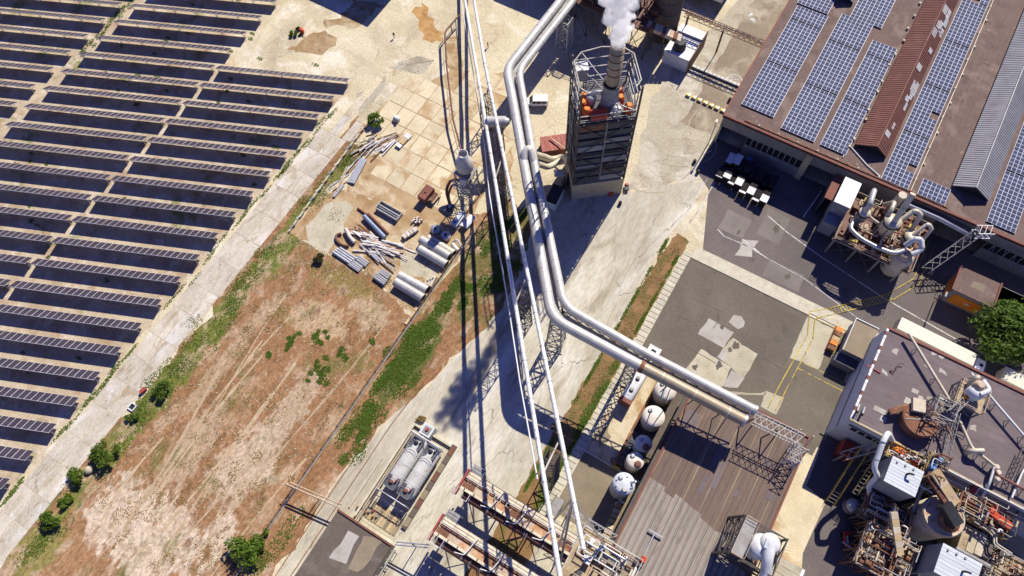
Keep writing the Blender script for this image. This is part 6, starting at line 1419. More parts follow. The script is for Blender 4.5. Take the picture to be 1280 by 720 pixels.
for x in (-35.5,-27):
    for y in (134.6,142):
        mb = MB(); mb.bar((x,y,0),(x,y,3),.3); part('post', mb, M_ironwork, t)
# small stack machine at the slab yard
t = thing('fan_stack', 'stout grey fan stack on a steel frame between slab yard and thin pipes', 'chimney', (-49.59, 58.55, 0))
a = (-51.44, 61.14, 13); x, y = a[0], a[1]
mb = MB(); mb.lathe((x,y,10.6), [(1.2,0),(1.75,.6),(1.75,2.6),(1.1,3.2),(1.05,5.4),(.9,5.4),(.9,4.4)], 24); part('stack', mb, M_steel, t)
mb = MB(); mb.box(x-1.9,y-1.7,9.9,x+1.9,y+1.7,10.1); part('deck', mb, M_lattice, t)
for dx in (-1.7,1.7):
    for dy in (-1.5,1.5): mb = MB(); mb.bar((x+dx,y+dy,0),(x+dx,y+dy,9.9),.24); part('leg', mb, M_lattice, t)
mb = MB()
for k in range(4):
    z0 = k*2.5
    for dy in (-1.5,1.5): mb.bar((x-1.7,y+dy,z0),(x+1.7,y+dy,z0+2.5),.11); mb.bar((x+1.7,y+dy,z0),(x-1.7,y+dy,z0+2.5),.11)
    for dx in (-1.7,1.7): mb.bar((x+dx,y-1.5,z0),(x+dx,y+1.5,z0+2.5),.11)
    mb.bar((x-1.7,y-1.5,z0+2.4),(x+1.7,y-1.5,z0+2.4),.14)
part('brace', mb, M_lattice, t)
mb = MB(); mb.obox((x+.3,y-1.2,8.4),(1.2,1.4,2.0),.3); part('motor', mb, M_white, t)
for k, z in enumerate((6.2,7.4,8.6)):
    mb = MB()
    for dx in range(6): mb.bar((x-1.6+dx*.6,y-1.7,z),(x-1.6+dx*.6,y-2.8,z-.2),.09)
    mb.bar((x-1.7,y-2.7,z-.1),(x+1.8,y-2.7,z-.1),.12); part('rack', mb, M_galv, t)
mb = MB(); mb.tube(arc([(x-1.4,y-.4,6),(x-3.6,y-.8,5.2),(x-4.0,y-2.6,3),(x-2.6,y-3.8,.4)],1.4,8), .32, 10); part('hose', mb, M_rust, t)
mb = MB(); mb.tube(arc([(x-1.6,y-1.2,5),(x-3.0,y-1.4,4.4),(x-3.3,y-2.9,2.4),(x-2.2,y-4.0,.4)],1.2,8), .24, 10); part('hose', mb, M_brownpaint, t)
mb = MB(); mb.lathe((x-1.9,y+1.0,5.0),[(.7,0),(.8,2),(.3,2.5)],12); part('filter', mb, M_black, t)

# ================================================================== PLANT AT THE LOWER RIGHT
def boxhouse(lb, x0, y0, x1, y1, z0, z1, flue):
    t = thing('filter_house', lb, 'filter house', ((x0+x1)/2,(y0+y1)/2,0), 'grey filter houses with white corrugated roofs')
    mb = MB(); mb.box(x0,y0,z0,x1,y1,z1); part('casing', mb, M_grey, t)
    n = int((y1-y0)/.55)
    for k in range(n):
        y = y0+(y1-y0)*k/n; mb = MB(); mb.box(x0-.08,y,z1,x1+.08,y+(y1-y0)/n-.04,z1+.1+.015*(k % 2)); part('roof_sheet', mb, M_offwhite, t)
    for x in (x0+.3,x1-.3):
        for y in (y0+.3,y1-.3): mb = MB(); mb.bar((x,y,0),(x,y,z0),.28); part('leg', mb, M_lattice, t)
    mb = MB(); c_ = ((x0+x1)/2,(y0+y1)/2); mb.add([(x0,y0,z0),(x1,y0,z0),(x1,y1,z0),(x0,y1,z0),(c_[0]-.5,c_[1]-.5,z0-2.6),(c_[0]+.5,c_[1]-.5,z0-2.6),(c_[0]+.5,c_[1]+.5,z0-2.6),(c_[0]-.5,c_[1]+.5,z0-2.6)], [(0,1,5,4),(1,2,6,5),(2,3,7,6),(3,0,4,7)]); part('hopper', mb, M_grey, t)
    mb = MB(); fx, fy = x0+(x1-x0)*flue[0], y0+(y1-y0)*flue[1]; mb.tube(arc([(fx,fy,z1),(fx,fy,z1+1.1),(fx+.7,fy+.1,z1+1.2)],.3), .17, 8); part('flue', mb, M_black, t)
    for k in range(3):
        mb = MB(); mb.obox((x0+.8+k*1.3,y1-.7+.1*k,z1+.22),(.3,.3,.2)); part('lug', mb, M_lattice, t)
    return t
boxhouse('grey filter house with white roof below the mauve building', 39.3,43.4,44.2,48.0,7.6,13.0,(.55,.6))
boxhouse('grey filter house with white roof at the bottom edge, right', 50.2,34.2,56.0,39.0,7.6,13.0,(.62,.45))
# cream silo
t = thing('cream_silo', 'big cream silo with an open rusty top under the dark conveyor', 'silo', (50.4,44.2,0))
mb = MB(); mb.lathe((50.3,44.0,.3), [(3.15,0),(3.15,9.9),(2.95,9.9),(2.9,9.0),(.2,8.6)], 30); part('shell', mb, M_tank, t)
mb = MB(); mb.lathe((50.3,44.0,9.5), [(3.16,0),(3.3,.1),(3.3,.45),(3.16,.55)], 30); part('rim', mb, M_rust_pale, t)
for k in range(3):
    mb = MB(); mb.lathe((50.3,44.0,2+k*2.6), [(3.15,0),(3.19,.03),(3.19,.12),(3.15,.15)], 30); part('band', mb, M_tank, t)
mb = MB(); mb.lathe((51.2,43.6,9.0), [(1.9,0),(1.9,.9),(1.2,1.6)], 16); part('hatch', mb, M_rust, t)
# galleries (covered conveyors)
def gallery(name, lb, p, q, w, h, m_, n, legs=(), cat='conveyor'):
    t = thing(name, lb, cat, p); p, q = Vector(p), Vector(q)
    for k in range(n):
        a, b_ = p.lerp(q,k/n), p.lerp(q,(k+.97)/n); mb = MB(); mb.bar(a, b_, w, h); part('cover_panel', mb, m_[k % len(m_)], t)
    for f, z in legs:
        c_ = p.lerp(q,f); mb = MB(); mb.bar((c_.x,c_.y,z),(c_.x,c_.y,c_.z-h/2),.25); part('leg', mb, M_lattice, t)
    return t
gallery('conveyor_gallery', 'tan covered conveyor sloping from the mauve roof edge to the red machinery', (45.46, 48.55, 13.6), (50.66, 46.22, 11.4), 1.7, .8, [M_wood, M_wood, M_rust_pale], 7, ((.3,0),(.8,0)))
gallery('conveyor_gallery', 'dark ribbed conveyor ending in a black head over the cream silo', (44.91, 47.71, 13.2), (49.13, 45.54, 11.8), .9, .7, [M_brownpaint], 6, ((.4,0),))
gallery('black_hood', 'black hood box standing over the cream silo top', (48.74, 44.95, 12.4), (51.72, 43.16, 11.6), 1.8, 1.5, [M_black], 3, ((.5,0),), 'hood')
gallery('conveyor_gallery', 'cream timber chute running down beside the cream silo', (43.02, 40.38, 10.6), (46.68, 35.13, 8.8), 1.1, .6, [M_tank, M_wood], 6, ((.3,0),(.8,0)))
t = thing('lean_mast', 'pale slanting pole leaning beside the white filter house', 'pole', (48.45, 42.92, 4))
mb = MB(); mb.tube([(47.79, 40.94, 5), (45.6, 47.05, 11)], .3, 8); part('pole', mb, M_lattice, t)
t = thing('white_spout', 'short white pipe sticking out of the filter house', 'pipe', (45.58, 46.62, 10))
mb = MB(); mb.tube([(44.91, 46.35, 11), (47.27, 46.28, 11)], .16, 8); part('pipe', mb, M_white, t)
# big white elbow duct
t = thing('white_duct', 'thick white bent duct standing left of the white filter house', 'duct', (37.98, 49.36, 10))
mb = MB(); mb.tube(arc([(39.44, 51.46, 10), (36.84, 50.51, 14.5), (36.65, 48.76, 14.5), (37.41, 44.76, 12.4), (38.99, 44.33, 11), (39.05, 43.39, 8), (40.86, 42.82, 5)],1.0,6), .45, 14); part('pipe', mb, M_white, t)
for f in ((36.65, 48.76, 14.5), (37.15, 46.1, 13.1)):
    d = Vector((37.41, 44.76, 12.4))-Vector((36.65, 48.76, 14.5)); d = d.normalized()*.07; mb = MB(); mb.tube([Vector(f)-d, Vector(f)+d], .49, 14); part('band', mb, M_galv, t)
# mezzanines with rails, motors and pipes
def mezz(lb, x0, y0, x1, y1, z, n, seed, mt, railm, mats, np_=14, nx=3, ny=3):
    t = thing('mezzanine', lb, 'platform', ((x0+x1)/2,(y0+y1)/2,0), 'steel mezzanines of the lower right plant')
    platform(t, x0, y0, x1, y1, z, 0, nx, ny, mt, M_tan_deck, True, railm)
    r = random.Random(seed)
    for k in range(int(n*1.5)):
        x, y = r.uniform(x0+.2,x1-1.2), r.uniform(y0+.2,y1-1.2); w, d, h = r.uniform(.4,1.4), r.uniform(.4,1.2), r.uniform(.4,1.8); mb = MB()
        if k % 3 == 0: mb.lathe((x+w/2,y+d/2,z),[(w*.5,0),(w*.5,h),(w*.25,h+.2)],12); part('vessel', mb, mats[k % len(mats)], t)
        elif k % 3 == 1: mb.tube([(x,y+d/2,z+.5),(x+w*1.3,y+d/2,z+.5)], .35+.2*r.random(), 12); part('motor', mb, mats[k % len(mats)], t)
        else: mb.box(x,y,z,x+w,y+d,z+h); part('casing', mb, mats[k % len(mats)], t)
    for k in range(max(1, int((x1-x0)*(y1-y0)/7))):        # pipe frames standing on the deck
        fx, fy, fw, fd, fh = r.uniform(x0,x1-1.6), r.uniform(y0,y1-1.4), r.uniform(.8,2.2), r.uniform(.8,1.8), r.uniform(1.2,3.0); mb = MB()
        fx2, fy2 = min(x1,fx+fw), min(y1,fy+fd)
        for h in (z+fh*.55, z+fh):
            for a, b_ in (((fx,fy),(fx2,fy)),((fx2,fy),(fx2,fy2)),((fx2,fy2),(fx,fy2)),((fx,fy2),(fx,fy))): mb.bar((*a,h),(*b_,h),.09)
        for a in ((fx,fy),(fx2,fy),(fx2,fy2),(fx,fy2)): mb.bar((*a,z),(*a,z+fh),.1)
        part('pipe_frame', mb, (M_rust, M_rust_pale, M_lattice, M_ironwork)[k % 4], t)
    for k in range(int(np_*1.5)):
        x, y, h = r.uniform(x0+.2,x1-.2), r.uniform(y0+.2,y1-.2), z+r.uniform(.4,2.8)
        pts = [(x,y,max(.2,z-r.uniform(0,4))),(x,y,h),(max(x0,min(x1,x+r.uniform(-4,4))),y,h)]; pts.append((pts[-1][0],max(y0,min(y1,y+r.uniform(-3,3))),h)); mb = MB(); mb.tube(arc(pts,.3,3), r.choice((.05,.07,.1,.16)), 7); part('pipe', mb, (M_rust, M_brownpaint, M_cream_pipe, M_galv, M_rust, M_rust_pale, M_ironwork, M_white)[k % 8], t)
    return t
mezz('mezzanine with red and orange motors between white duct and mauve building', 38.8,48.6,44.4,51.0,10.2,9,1,M_lattice,M_yellow,[M_orange,M_white,M_redbright,M_galv],10,3,2)
mezz('dim mezzanine with blue tarpaulin under the mauve roof edge', 44.6,47.6,47.0,52.0,11.4,5,2,M_ironwork,M_yellow,[M_blue,M_darkgrey,M_blue],8,2,3)
mezz('rusty mezzanine along the bottom edge with a red hopper', 41.4,31.0,49.4,38.4,6.4,18,3,M_rust,M_rust_pale,[M_rust,M_brownpaint,M_rust_pale,M_rust,M_tan_deck,M_redbright,M_rust],36,4,4)
mezz('tangled mezzanine left of the cream silo', 40.2,38.6,47.2,43.2,5.2,12,4,M_ironwork,M_rust,[M_ironwork,M_rust,M_darkgrey,M_brownpaint],34,4,3)
mezz('red machinery mezzanine between cream silo and mauve wall', 51.2,45.6,60.0,50.6,8.6,16,5,M_rust,M_yellow,[M_redbright,M_rust,M_rust_pale,M_brick,M_white,M_brownpaint],32,4,3)
mezz('grey gangway mezzanine in the bottom right corner', 57.0,36.0,68.0,45.0,5.4,12,6,M_ironwork,M_galv,[M_rust_pale,M_tan_deck,M_darkgrey],20,4,3)
# beige hoppers and red box beam
t = thing('beige_hopper', 'beige panelled hopper beside the cream silo at the right', 'hopper', (56.5,43.2,0))
for k in range(4):
    mb = MB(); mb.box(54.2+k*1.25,41.0+k*.25,1,55.35+k*1.25,45.2,8.4); part('panel', mb, [M_tan_deck, M_wall_beige, M_tank, M_roof_dark][k], t)
mb = MB(); mb.box(54.0,40.6,8.4,59.4,41.0,8.7); part('rim', mb, M_lattice, t)
t = thing('red_box_beam', 'long red box beam at the right of the red machinery', 'beam', (58,47.8,10))
mb = MB(); mb.bar((55.9,48.2,10.6),(59.4,47.4,10.6),1.1,.9); part('beam', mb, M_redbright, t)
for x in (56.2,59): mb = MB(); mb.bar((x,47.9,8.6),(x,47.9,10.2),.2); part('leg', mb, M_ironwork, t)
t = thing('red_stub_duct', 'short red cream duct standing by the mauve building wall', 'duct', (53.56, 50.9, 9))
mb = MB(); q = (53.12, 50.48, 10); mb.bar((q[0],q[1]-.9,9.2),(q[0],q[1]+1.2,10.8),.8,.8); part('casing', mb, M_red, t); mb = MB(); mb.bar((q[0]+.45,q[1]-.9,9.25),(q[0]+.45,q[1]+1.2,10.85),.15,.85); part('trim', mb, M_white, t)
t = thing('pipe_bow', 'pair of pale pipes bending round the red machinery', 'pipe', (56.23, 45.43, 10))
for d in (0,.5):
    mb = MB(); mb.tube(arc([(54.66, 45.63, 10), (57.01, 45.33, 10), (58.02, 44.82, 10), (58.18, 43.81, 10), (60.76, 43.41, 10)],.8), .13, 8) if not d else mb.tube(arc([(54.8, 46, 10), (57.12, 45.82, 10), (58.31, 45.13, 10), (58.47, 44.12, 10), (61.01, 43.84, 10)],.8), .13, 8); part('pipe', mb, M_cream_pipe, t)
# yellow stairs
t = thing('yellow_stair', 'yellow railed stair flight in the shade below the mauve building', 'stair', (37.6,45,0))
for k in range(16):
    z = 6.6-k*.4; y = 48.4-k*.55; mb = MB(); mb.box(36.0,y-.3,z-.06,37.3,y,z); part('tread', mb, M_ironwork, t)
for x in (35.95,37.35):
    mb = MB(); mb.bar((x,48.6,6.6),(x,39.6,.2),.08,.16); mb.bar((x,48.6,7.6),(x,39.6,1.2),.09); mb.bar((x,48.6,7.1),(x,39.6,.7),.06); part('handrail', mb, M_yellow, t)
t = thing('yellow_stair', 'yellow ladder frame next to the yellow railed stair', 'ladder', (38.6,45,0))
for x in (38.2,39.1):
    mb = MB(); mb.bar((x,47.6,8.4),(x,42.0,4.6),.12); part('rail', mb, M_yellow, t)
for k in range(10):
    f = k/9; mb = MB(); mb.bar((38.2,47.6-5.6*f,8.4-3.8*f),(39.1,47.6-5.6*f,8.4-3.8*f),.06); part('rung', mb, M_lattice, t)
t = thing('truss_bracket', 'tan steel truss bracket fixed to the mauve building corner', 'truss', (37.4,49,6))
mb = MB(); truss_beam(mb, (34.4,46.6,5.6), (39.6,51.6,9.6), 1.4, 1.4, 5, .16); part('truss', mb, M_rust_pale, t)
mb = MB(); mb.bar((34.6,46.9,0),(34.6,46.9,5),.25); part('leg', mb, M_lattice, t)
single('red_container', 'dark red container half hidden under the tan truss bracket', 'container', MB().box(34.4,48.0,0,37.4,50.6,3.4), M_red, (36,49,0))
t = thing('dome_tank', 'shiny grey domed tank in the shade left of the plant', 'tank', (40.76, 41.31, 0))
q = (40.04, 40.93, 2); mb = MB(); mb.lathe((q[0],q[1],0), [(1.3,0),(1.35,1.4),(1.1,2.1),(.6,2.5),(.2,2.6)], 20); part('shell', mb, M_steel, t); mb = MB(); mb.lathe((q[0],q[1],1.3),[(1.36,0),(1.42,.05),(1.42,.2),(1.36,.25)],20); part('rim', mb, M_red, t)
q = (42.96, 43.89, 2); single('blue_drum_box', 'small blue box lying under the filter house', 'box', MB().obox((q[0],q[1],2.6),(1.5,1.1,1.1),.3), M_blue, q)
t = thing('red_forklift', 'red and blue loader standing in the deep shade by the bottom edge', 'loader', (41.74, 35.44, 0))
q = (41.44, 35.48, 1); x, y = q[0], q[1]
mb = MB(); mb.obox((x,y,.95),(1.5,2.4,.9),.5); part('body', mb, M_redbright, t); mb = MB(); mb.obox((x+.1,y-.1,1.9),(1.2,1.2,1.0),.5); part('cab', mb, M_blue, t); mb = MB(); mb.obox((x+.1,y-.1,2.45),(1.4,1.4,.1),.5); part('cab_roof', mb, M_black, t)
for dx, dy in ((-.8,-.7),(.8,-.7),(-.8,.7),(.8,.7)):
    c_ = (x+dx*cos(.5)-dy*sin(.5), y+dx*sin(.5)+dy*cos(.5)); mb = MB(); mb.tube([(c_[0]-.13*cos(.5),c_[1]-.13*sin(.5),.45),(c_[0]+.13*cos(.5),c_[1]+.13*sin(.5),.45)], .45, 12); part('wheel', mb, M_rubber, t)
mb = MB(); mb.bar((x-.5,y+1.2,.2),(x-1.0,y+2.4,.2),.16); mb.bar((x+.4,y+1.5,.2),(x-.2,y+2.8,.2),.16); part('fork', mb, M_ironwork, t)
q = (39.48, 35.77, 0); single('pale_beam', 'pale slim beam slanting in the shade beside the loader', 'beam', MB().bar((40.27, 34.24, 2.2), (43.93, 33.4, 3.4), .25), M_cream_pipe, (42.89, 34.62, 0))
# round open vat with lifting truss on the mauve roof
q = (40.83, 56, 12.4)
t = thing('roof_vat', 'round rusty open vat standing on the mauve roof', 'vat', (q[0],q[1],11))
mb = MB(); mb.lathe((q[0]+.4,q[1],11), [(2.6,0),(2.9,2.2),(2.7,2.2),(2.4,.7)], 28); part('shell', mb, M_brownpaint, t)
mb = MB(); mb.lathe((q[0]+.4,q[1],11.7), [(2.4,0),(.2,.05)], 24); part('floor', mb, M_black, t)
for k in range(3):
    mb = MB(); mb.lathe((q[0]+.4,q[1],11.4+k*.75), [(2.75+.08*k,0),(2.85+.08*k,.05),(2.85+.08*k,.2),(2.75+.08*k,.25)], 28); part('band', mb, M_rust, t)
for k in range(2):
    mb = MB(); a = k*.5; mb.bar((q[0]+.4-2.6*cos(a),q[1]-2.6*sin(a),13.2),(q[0]+.4+2.6*cos(a),q[1]+2.6*sin(a),13.2),.14); part('spoke', mb, [M_rust, M_lattice, M_brownpaint][k % 3], t)
t = thing('vat_chute', 'orange rusty chute feeding the round vat from the left', 'chute', (37.72, 56.17, 12))
mb = MB(); mb.bar((36.66, 55.02, 12.2), (38.76, 57.18, 12.8), 1.0, .7); part('trough', mb, M_rust, t); mb = MB(); mb.bar((37.03, 55.58, 11), (36.72, 55.11, 12), .3); part('leg', mb, M_rust, t); mb = MB(); c_ = (39.92, 57.77, 13.6); mb.obox(c_,(2.0,2.2,.8),.3); part('hood', mb, M_tank, t)
t = thing('vat_tower', 'spindly steel stair tower right of the round vat', 'steel tower', (44.81, 60.14, 11))
c_ = (42.83, 57.97, 14)
truss_tower(t, [(c_[0]-1.6,c_[1]-1.6,11),(c_[0]+1.6,c_[1]-1.6,11),(c_[0]+1.6,c_[1]+1.6,11),(c_[0]-1.6,c_[1]+1.6,11)], [(c_[0]-1.6,c_[1]-1.6,17),(c_[0]+1.6,c_[1]-1.6,17),(c_[0]+1.6,c_[1]+1.6,17),(c_[0]-1.6,c_[1]+1.6,17)], 3, .18, .1, M_lattice, 'column')
rnd = random.Random(55)
for k in range(16):
    mb = MB(); a = Vector((c_[0]+rnd.uniform(-2,3),c_[1]+rnd.uniform(-2,2),11.2+rnd.uniform(0,5))); b_ = a+Vector(((rnd.uniform(-2,2)),rnd.uniform(-2,2),rnd.uniform(-.5,1.5))); mb.bar(a, b_, rnd.choice((.1,.15,.3))); part('brace', mb, [M_rust, M_lattice, M_ironwork, M_brownpaint][k % 4], t)
mb = MB(); truss_beam(mb, (c_[0]+1.6,c_[1]+.6,14.6), (45.64, 61.91, 14.6), 1.0, 1.0, 4, .1); part('gangway', mb, M_lattice, t)
mb = MB(); truss_beam(mb, (45.66, 59.74, 13.6), (46.87, 49.85, 12.6), .8, .9, 10, .08); part('gangway', mb, M_lattice, t)
# square platform with cyclone on the roof
t = thing('roof_platform', 'square railed platform with a cream cyclone over the mauve roof', 'platform', (48.21, 64.51, 11))
platform(t, 44.5, 61.2, 48.9, 65.4, 14, 11.0, 2, 2, M_lattice, M_tan_deck, True, M_rust_pale)
a = (46.6,63.7); mb = MB(); mb.lathe((*a,14), [(1.2,0),(1.3,1.6),(.9,2.2),(.4,2.3)], 20); part('cyclone', mb, M_white, t)
mb = MB(); mb.lathe((a[0]-.2,a[1]+.9,14),[(.9,0),(.9,2.4),(.5,2.9)],14); part('filter', mb, M_rust_pale, t)
mb = MB(); mb.tube(arc([(a[0]+.4,a[1]-.4,16.2),(a[0]+1.4,a[1]+.8,16.6),(a[0]+.2,a[1]+2.2,16.0)],.8), .4, 12); part('duct', mb, M_white, t)
mb = MB(); mb.tube(arc([(a[0]-1,a[1]+1.4,14.4),(a[0]-.8,a[1]+2.2,16.4),(a[0]-.2,a[1]+3.2,14.2),(a[0]-.1,a[1]+3.6,12)],.7), .42, 12); part('duct', mb, M_cream_pipe, t)
for k in range(3): mb = MB(); mb.obox((a[0]-.7+.6*k,a[1]-1.0+.2*k,14.5),(.5,.6,.8+.2*k),.3); part('motor', mb, [M_orange, M_wood, M_rust][k], t)
t = thing('roof_ladder_frame', 'dark ladder frame at the right edge over the mauve roof', 'ladder', (57.48, 56.11, 11))
mb = MB(); truss_beam(mb, (56.63, 53.32, 12.4), (57.32, 60.19, 12.4), .9, .2, 7, .1); part('frame', mb, M_ironwork, t)

# ================================================================== VEHICLES, SCRAP, PEOPLE, TREES
def wheel(t, c_, ax, r=.5, w=.28):
    ax = Vector(ax).normalized()*w/2; c_ = Vector(c_); mb = MB(); mb.tube([c_-ax, c_+ax], r, 14); wv = part('wheel', mb, M_rubber, t)
    mb = MB(); mb.tube([c_-ax*1.06, c_+ax*1.06], r*.55, 10); part('rim', mb, M_galv, wv)
def box_truck(lb, loc, rz, L_, has_trailer=True):
    """x forward, built at the origin then placed"""
    t = thing('box_truck', lb, 'truck', (0,0,0), 'white lorries on the street')
    mb = MB(); mb.box(-L_,-1.28,1.15,0,1.28,4.0); b_ = part('cargo_box', mb, M_patch2 if False else M_tank, t)
    mb = MB(); mb.box(-L_+.02,-1.3,3.9,0,1.3,4.03); part('roof_panel', mb, M_creamroof, t)
    mb = MB(); mb.box(-L_+.2,-1.0,.75,2.6,1.0,1.12); part('chassis', mb, M_black, t)
    mb = MB(); mb.prism([(.5,-1.2),(2.5,-1.2),(2.7,-.7),(2.7,.7),(2.5,1.2),(.5,1.2)], .7, 2.3); mb.prism([(.5,-1.15),(2.0,-1.15),(2.15,-.7),(2.15,.7),(2.0,1.15),(.5,1.15)], 2.3, 3.3); part('cab', mb, M_cleanwhite, t)
    mb = MB(); mb.add([(2.17,-.95,3.1),(2.17,.95,3.1),(2.66,.95,2.32),(2.66,-.95,2.32)], [(0,1,2,3)]); part('windscreen', mb, M_window, t)
    mb = MB(); mb.box(1.2,-.3,3.3,1.8,.3,3.36); part('roof_hatch', mb, M_black, t)
    for s in (-1,1):
        mb = MB(); mb.box(2.55,s*.8-.2,.95,2.74,s*.8+.2,1.2); part('headlight', mb, M_galv, t)
        mb = MB(); mb.obox((2.3,s*1.42,2.4),(.15,.25,.6)); part('mirror', mb, M_black, t)
        for x in (-L_+1.2,-L_+2.5,-L_+3.8,1.6): wheel(t, (x,s*1.05,.5), (0,1,0))
    t.location = loc; t.rotation_euler = (0,0,rz); return t
M_creamroof = mat("cream lorry roof", (.56,.54,.43), (.52,.5,.4), .3, .5, fine=.05)
box_truck('long cream semi trailer with white cab parked along the mauve building', (49.4,76.0,0), -.02, 14.2)
box_truck('white lorry entering the photo at the right edge behind the long trailer', (66.5,76.0,0), -.02, 12.0)
# tanker behind the tanks
t = thing('tank_lorry', 'white tank lorry with red dark rear parked beside the standing tanks', 'truck', (0,0,0))
mb = MB(); mb.tube([(0,0,2.1),(0,.4,2.1),(0,8.6,2.1),(0,9,2.1)], [.8,1.15,1.15,.8], 18); part('tank', mb, M_cleanwhite, t)
mb = MB(); mb.box(-1.1,.0,.7,1.1,11.8,1.0); part('chassis', mb, M_black, t)
mb = MB(); mb.box(-1.2,-.6,.5,1.2,.2,3.0); part('rear_panel', mb, M_brick, t)
mb = MB(); mb.box(-.35,.8,3.22,.35,8.2,3.3); part('gangway', mb, M_galv, t)
for y in (2,4.5,7): mb = MB(); mb.lathe((0,y,3.3),[(.4,0),(.4,.3),(.2,.36)],12); part('hatch', mb, M_lattice, t)
mb = MB(); mb.box(-1.2,9.6,.7,1.2,12.2,2.2); mb.box(-1.15,9.6,2.2,1.15,11.7,3.1); part('cab', mb, M_cleanwhite, t)
mb = MB(); mb.add([(-1.0,11.72,3.0),(1.0,11.72,3.0),(1.0,12.16,2.22),(-1.0,12.16,2.22)], [(0,1,2,3)]); part('windscreen', mb, M_window, t)
mb = MB(); mb.box(-.5,10.4,3.1,.5,11.1,3.16); part('roof_hatch', mb, M_black, t)
for s in (-1,1):
    mb = MB(); mb.obox((s*.8,12.2,1.0),(.4,.1,.25)); part('headlight', mb, M_galv, t)
    for y in (1.2,2.6,4.0,10.8): wheel(t, (s*1.0,y,.5), (1,0,0))
t.location = (-2.3,37.6,0); t.rotation_euler = (0,0,-.02)
# van
M_vw = mat("van white", (.84,.84,.82), (.8,.8,.78), .5, .3, fine=.03)
t = thing('delivery_van', 'white van with dark side windows parked right of the wide pipes', 'van', (0,0,0))
mb = MB()
pr = [(-2.5,.45),(2.5,.45),(2.5,1.0),(1.6,1.25),(.9,2.2),(.6,2.3),(-2.4,2.3),(-2.5,2.1)]
mb.add([(x,-.95,z) for x,z in pr]+[(x,.95,z) for x,z in pr], [tuple(range(7,-1,-1)), tuple(range(8,16))]+[(i,(i+1)%8,8+(i+1)%8,8+i) for i in range(8)]); part('body', mb, M_vw, t)
mb = MB(); mb.add([(1.63,-.85,1.28),(1.63,.85,1.28),(.95,.85,2.18),(.95,-.85,2.18)], [(0,1,2,3)]); mb.v = [(x+.02,y,z+.02) for x,y,z in mb.v]; part('windscreen', mb, M_window, t)
for s in (-1,1):
    for x0, x1 in ((.2,1.0),(-1.0,.1),(-2.2,-1.1)):
        mb = MB(); mb.box(x0,s*.96-.015,1.35,x1,s*.96+.015,2.0); part('side_window', mb, M_window, t)
    mb = MB(); mb.box(2.46,s*.65-.18,.75,2.53,s*.65+.18,.98); part('headlight', mb, M_galv, t)
    for x in (-1.6,1.6): wheel(t, (x,s*.86,.36), (0,1,0), .36, .22)
mb = MB(); mb.box(-2.55,-.8,.4,-2.48,.8,.65); part('bumper', mb, M_black, t)
mb = MB(); mb.box(-1.2,-.3,2.3,-.7,.1,2.36); part('roof_hatch', mb, M_galv, t)
q = (-51.14, 89.48, 0.6); t.location = (q[0],q[1],0); va = Vector((-52.72, 87.85, 0))-Vector((-48.44, 90.26, 0)); t.rotation_euler = (0,0,atan2(va.y,va.x))
# wrapped stacks in front of the hall
def stack(lb, x, y, mt_cap, w=1.55, d=2.9, h=2.3, half=None):
    t = thing('wrapped_stack', lb, 'stack', (x,y,0), 'dark wrapped stacks in front of the hall')
    mb = MB(); mb.box(x+.1,y+.1,0,x+w-.1,y+d-.1,.16); part('pallet', mb, M_ironwork, t)
    for k in range(3): mb = MB(); mb.box(x+.04,y+.04,.16+k*(h-.2)/3,x+w-.04,y+d-.04,.16+(k+.94)*(h-.2)/3); part('bundle', mb, M_bundle, t)
    if mt_cap:
        y1 = y+d*(half or 1); mb = MB(); mb.box(x-.03,y+.2,h-.04,x+w+.03,y1+.03,h+.03); part('cap_sheet', mb, mt_cap, t)
    return t
rows = (('leftmost',-8.1,90.6),('second from left',-5.3,90.2),('third from left',-2.3,89.4),('rightmost',.8,89.0))
for k, (nm, x, y) in enumerate(rows):
    stack(f'{nm} front pair, left wrapped stack with a part white cap', x, y, M_white, 1.45, 3.2, 1.7, .2 if k else .1)
    stack(f'{nm} front pair, right wrapped stack with a white cap', x+1.42, y+.2, M_white, 1.5, 3.1, 2.2, .62 if k else .42)
for k, (nm, x, y) in enumerate((('leftmost',-7.7,94.4),('second from left',-5.0,94.2),('third from left',-2.0,93.8),('rightmost',.9,93.4))):
    stack(f'{nm} rear pair, left wrapped stack in the hall shade', x, y, M_white if k == 0 else None, 1.3, 2.9, 2.3)
    stack(f'{nm} rear pair, right wrapped stack in the hall shade', x+1.42, y+.1, M_white if k == 0 else None, 1.4, 2.9, 2.8)
single('blue_crate', 'small blue crate by the hall window wall', 'crate', MB().obox((-3.6,98.6,.6),(1.3,.9,1.1),.1), M_blue, (-3.6,98.6,0))
# yellow and white barrier blocks
for k in range(7):
    x = -22.9+k*1.42; q = (x,108.4-.03*k,0)
    t = thing('barrier_block', f'yellow and white barrier block on the plaza, {ordinal(k+1)} from the left', 'barrier', q, 'barrier blocks in a row on the plaza')
    mb = MB(); mb.prism([(x,q[1]-.32),(x+1.05,q[1]-.32),(x+1.05,q[1]+.32),(x,q[1]+.32)], 0, .55); part('block', mb, M_yellowblock, t)
    mb = MB(); mb.box(x+.62,q[1]-.34,.1,x+.95,q[1]+.34,.57); part('stripe', mb, M_cleanwhite, t)
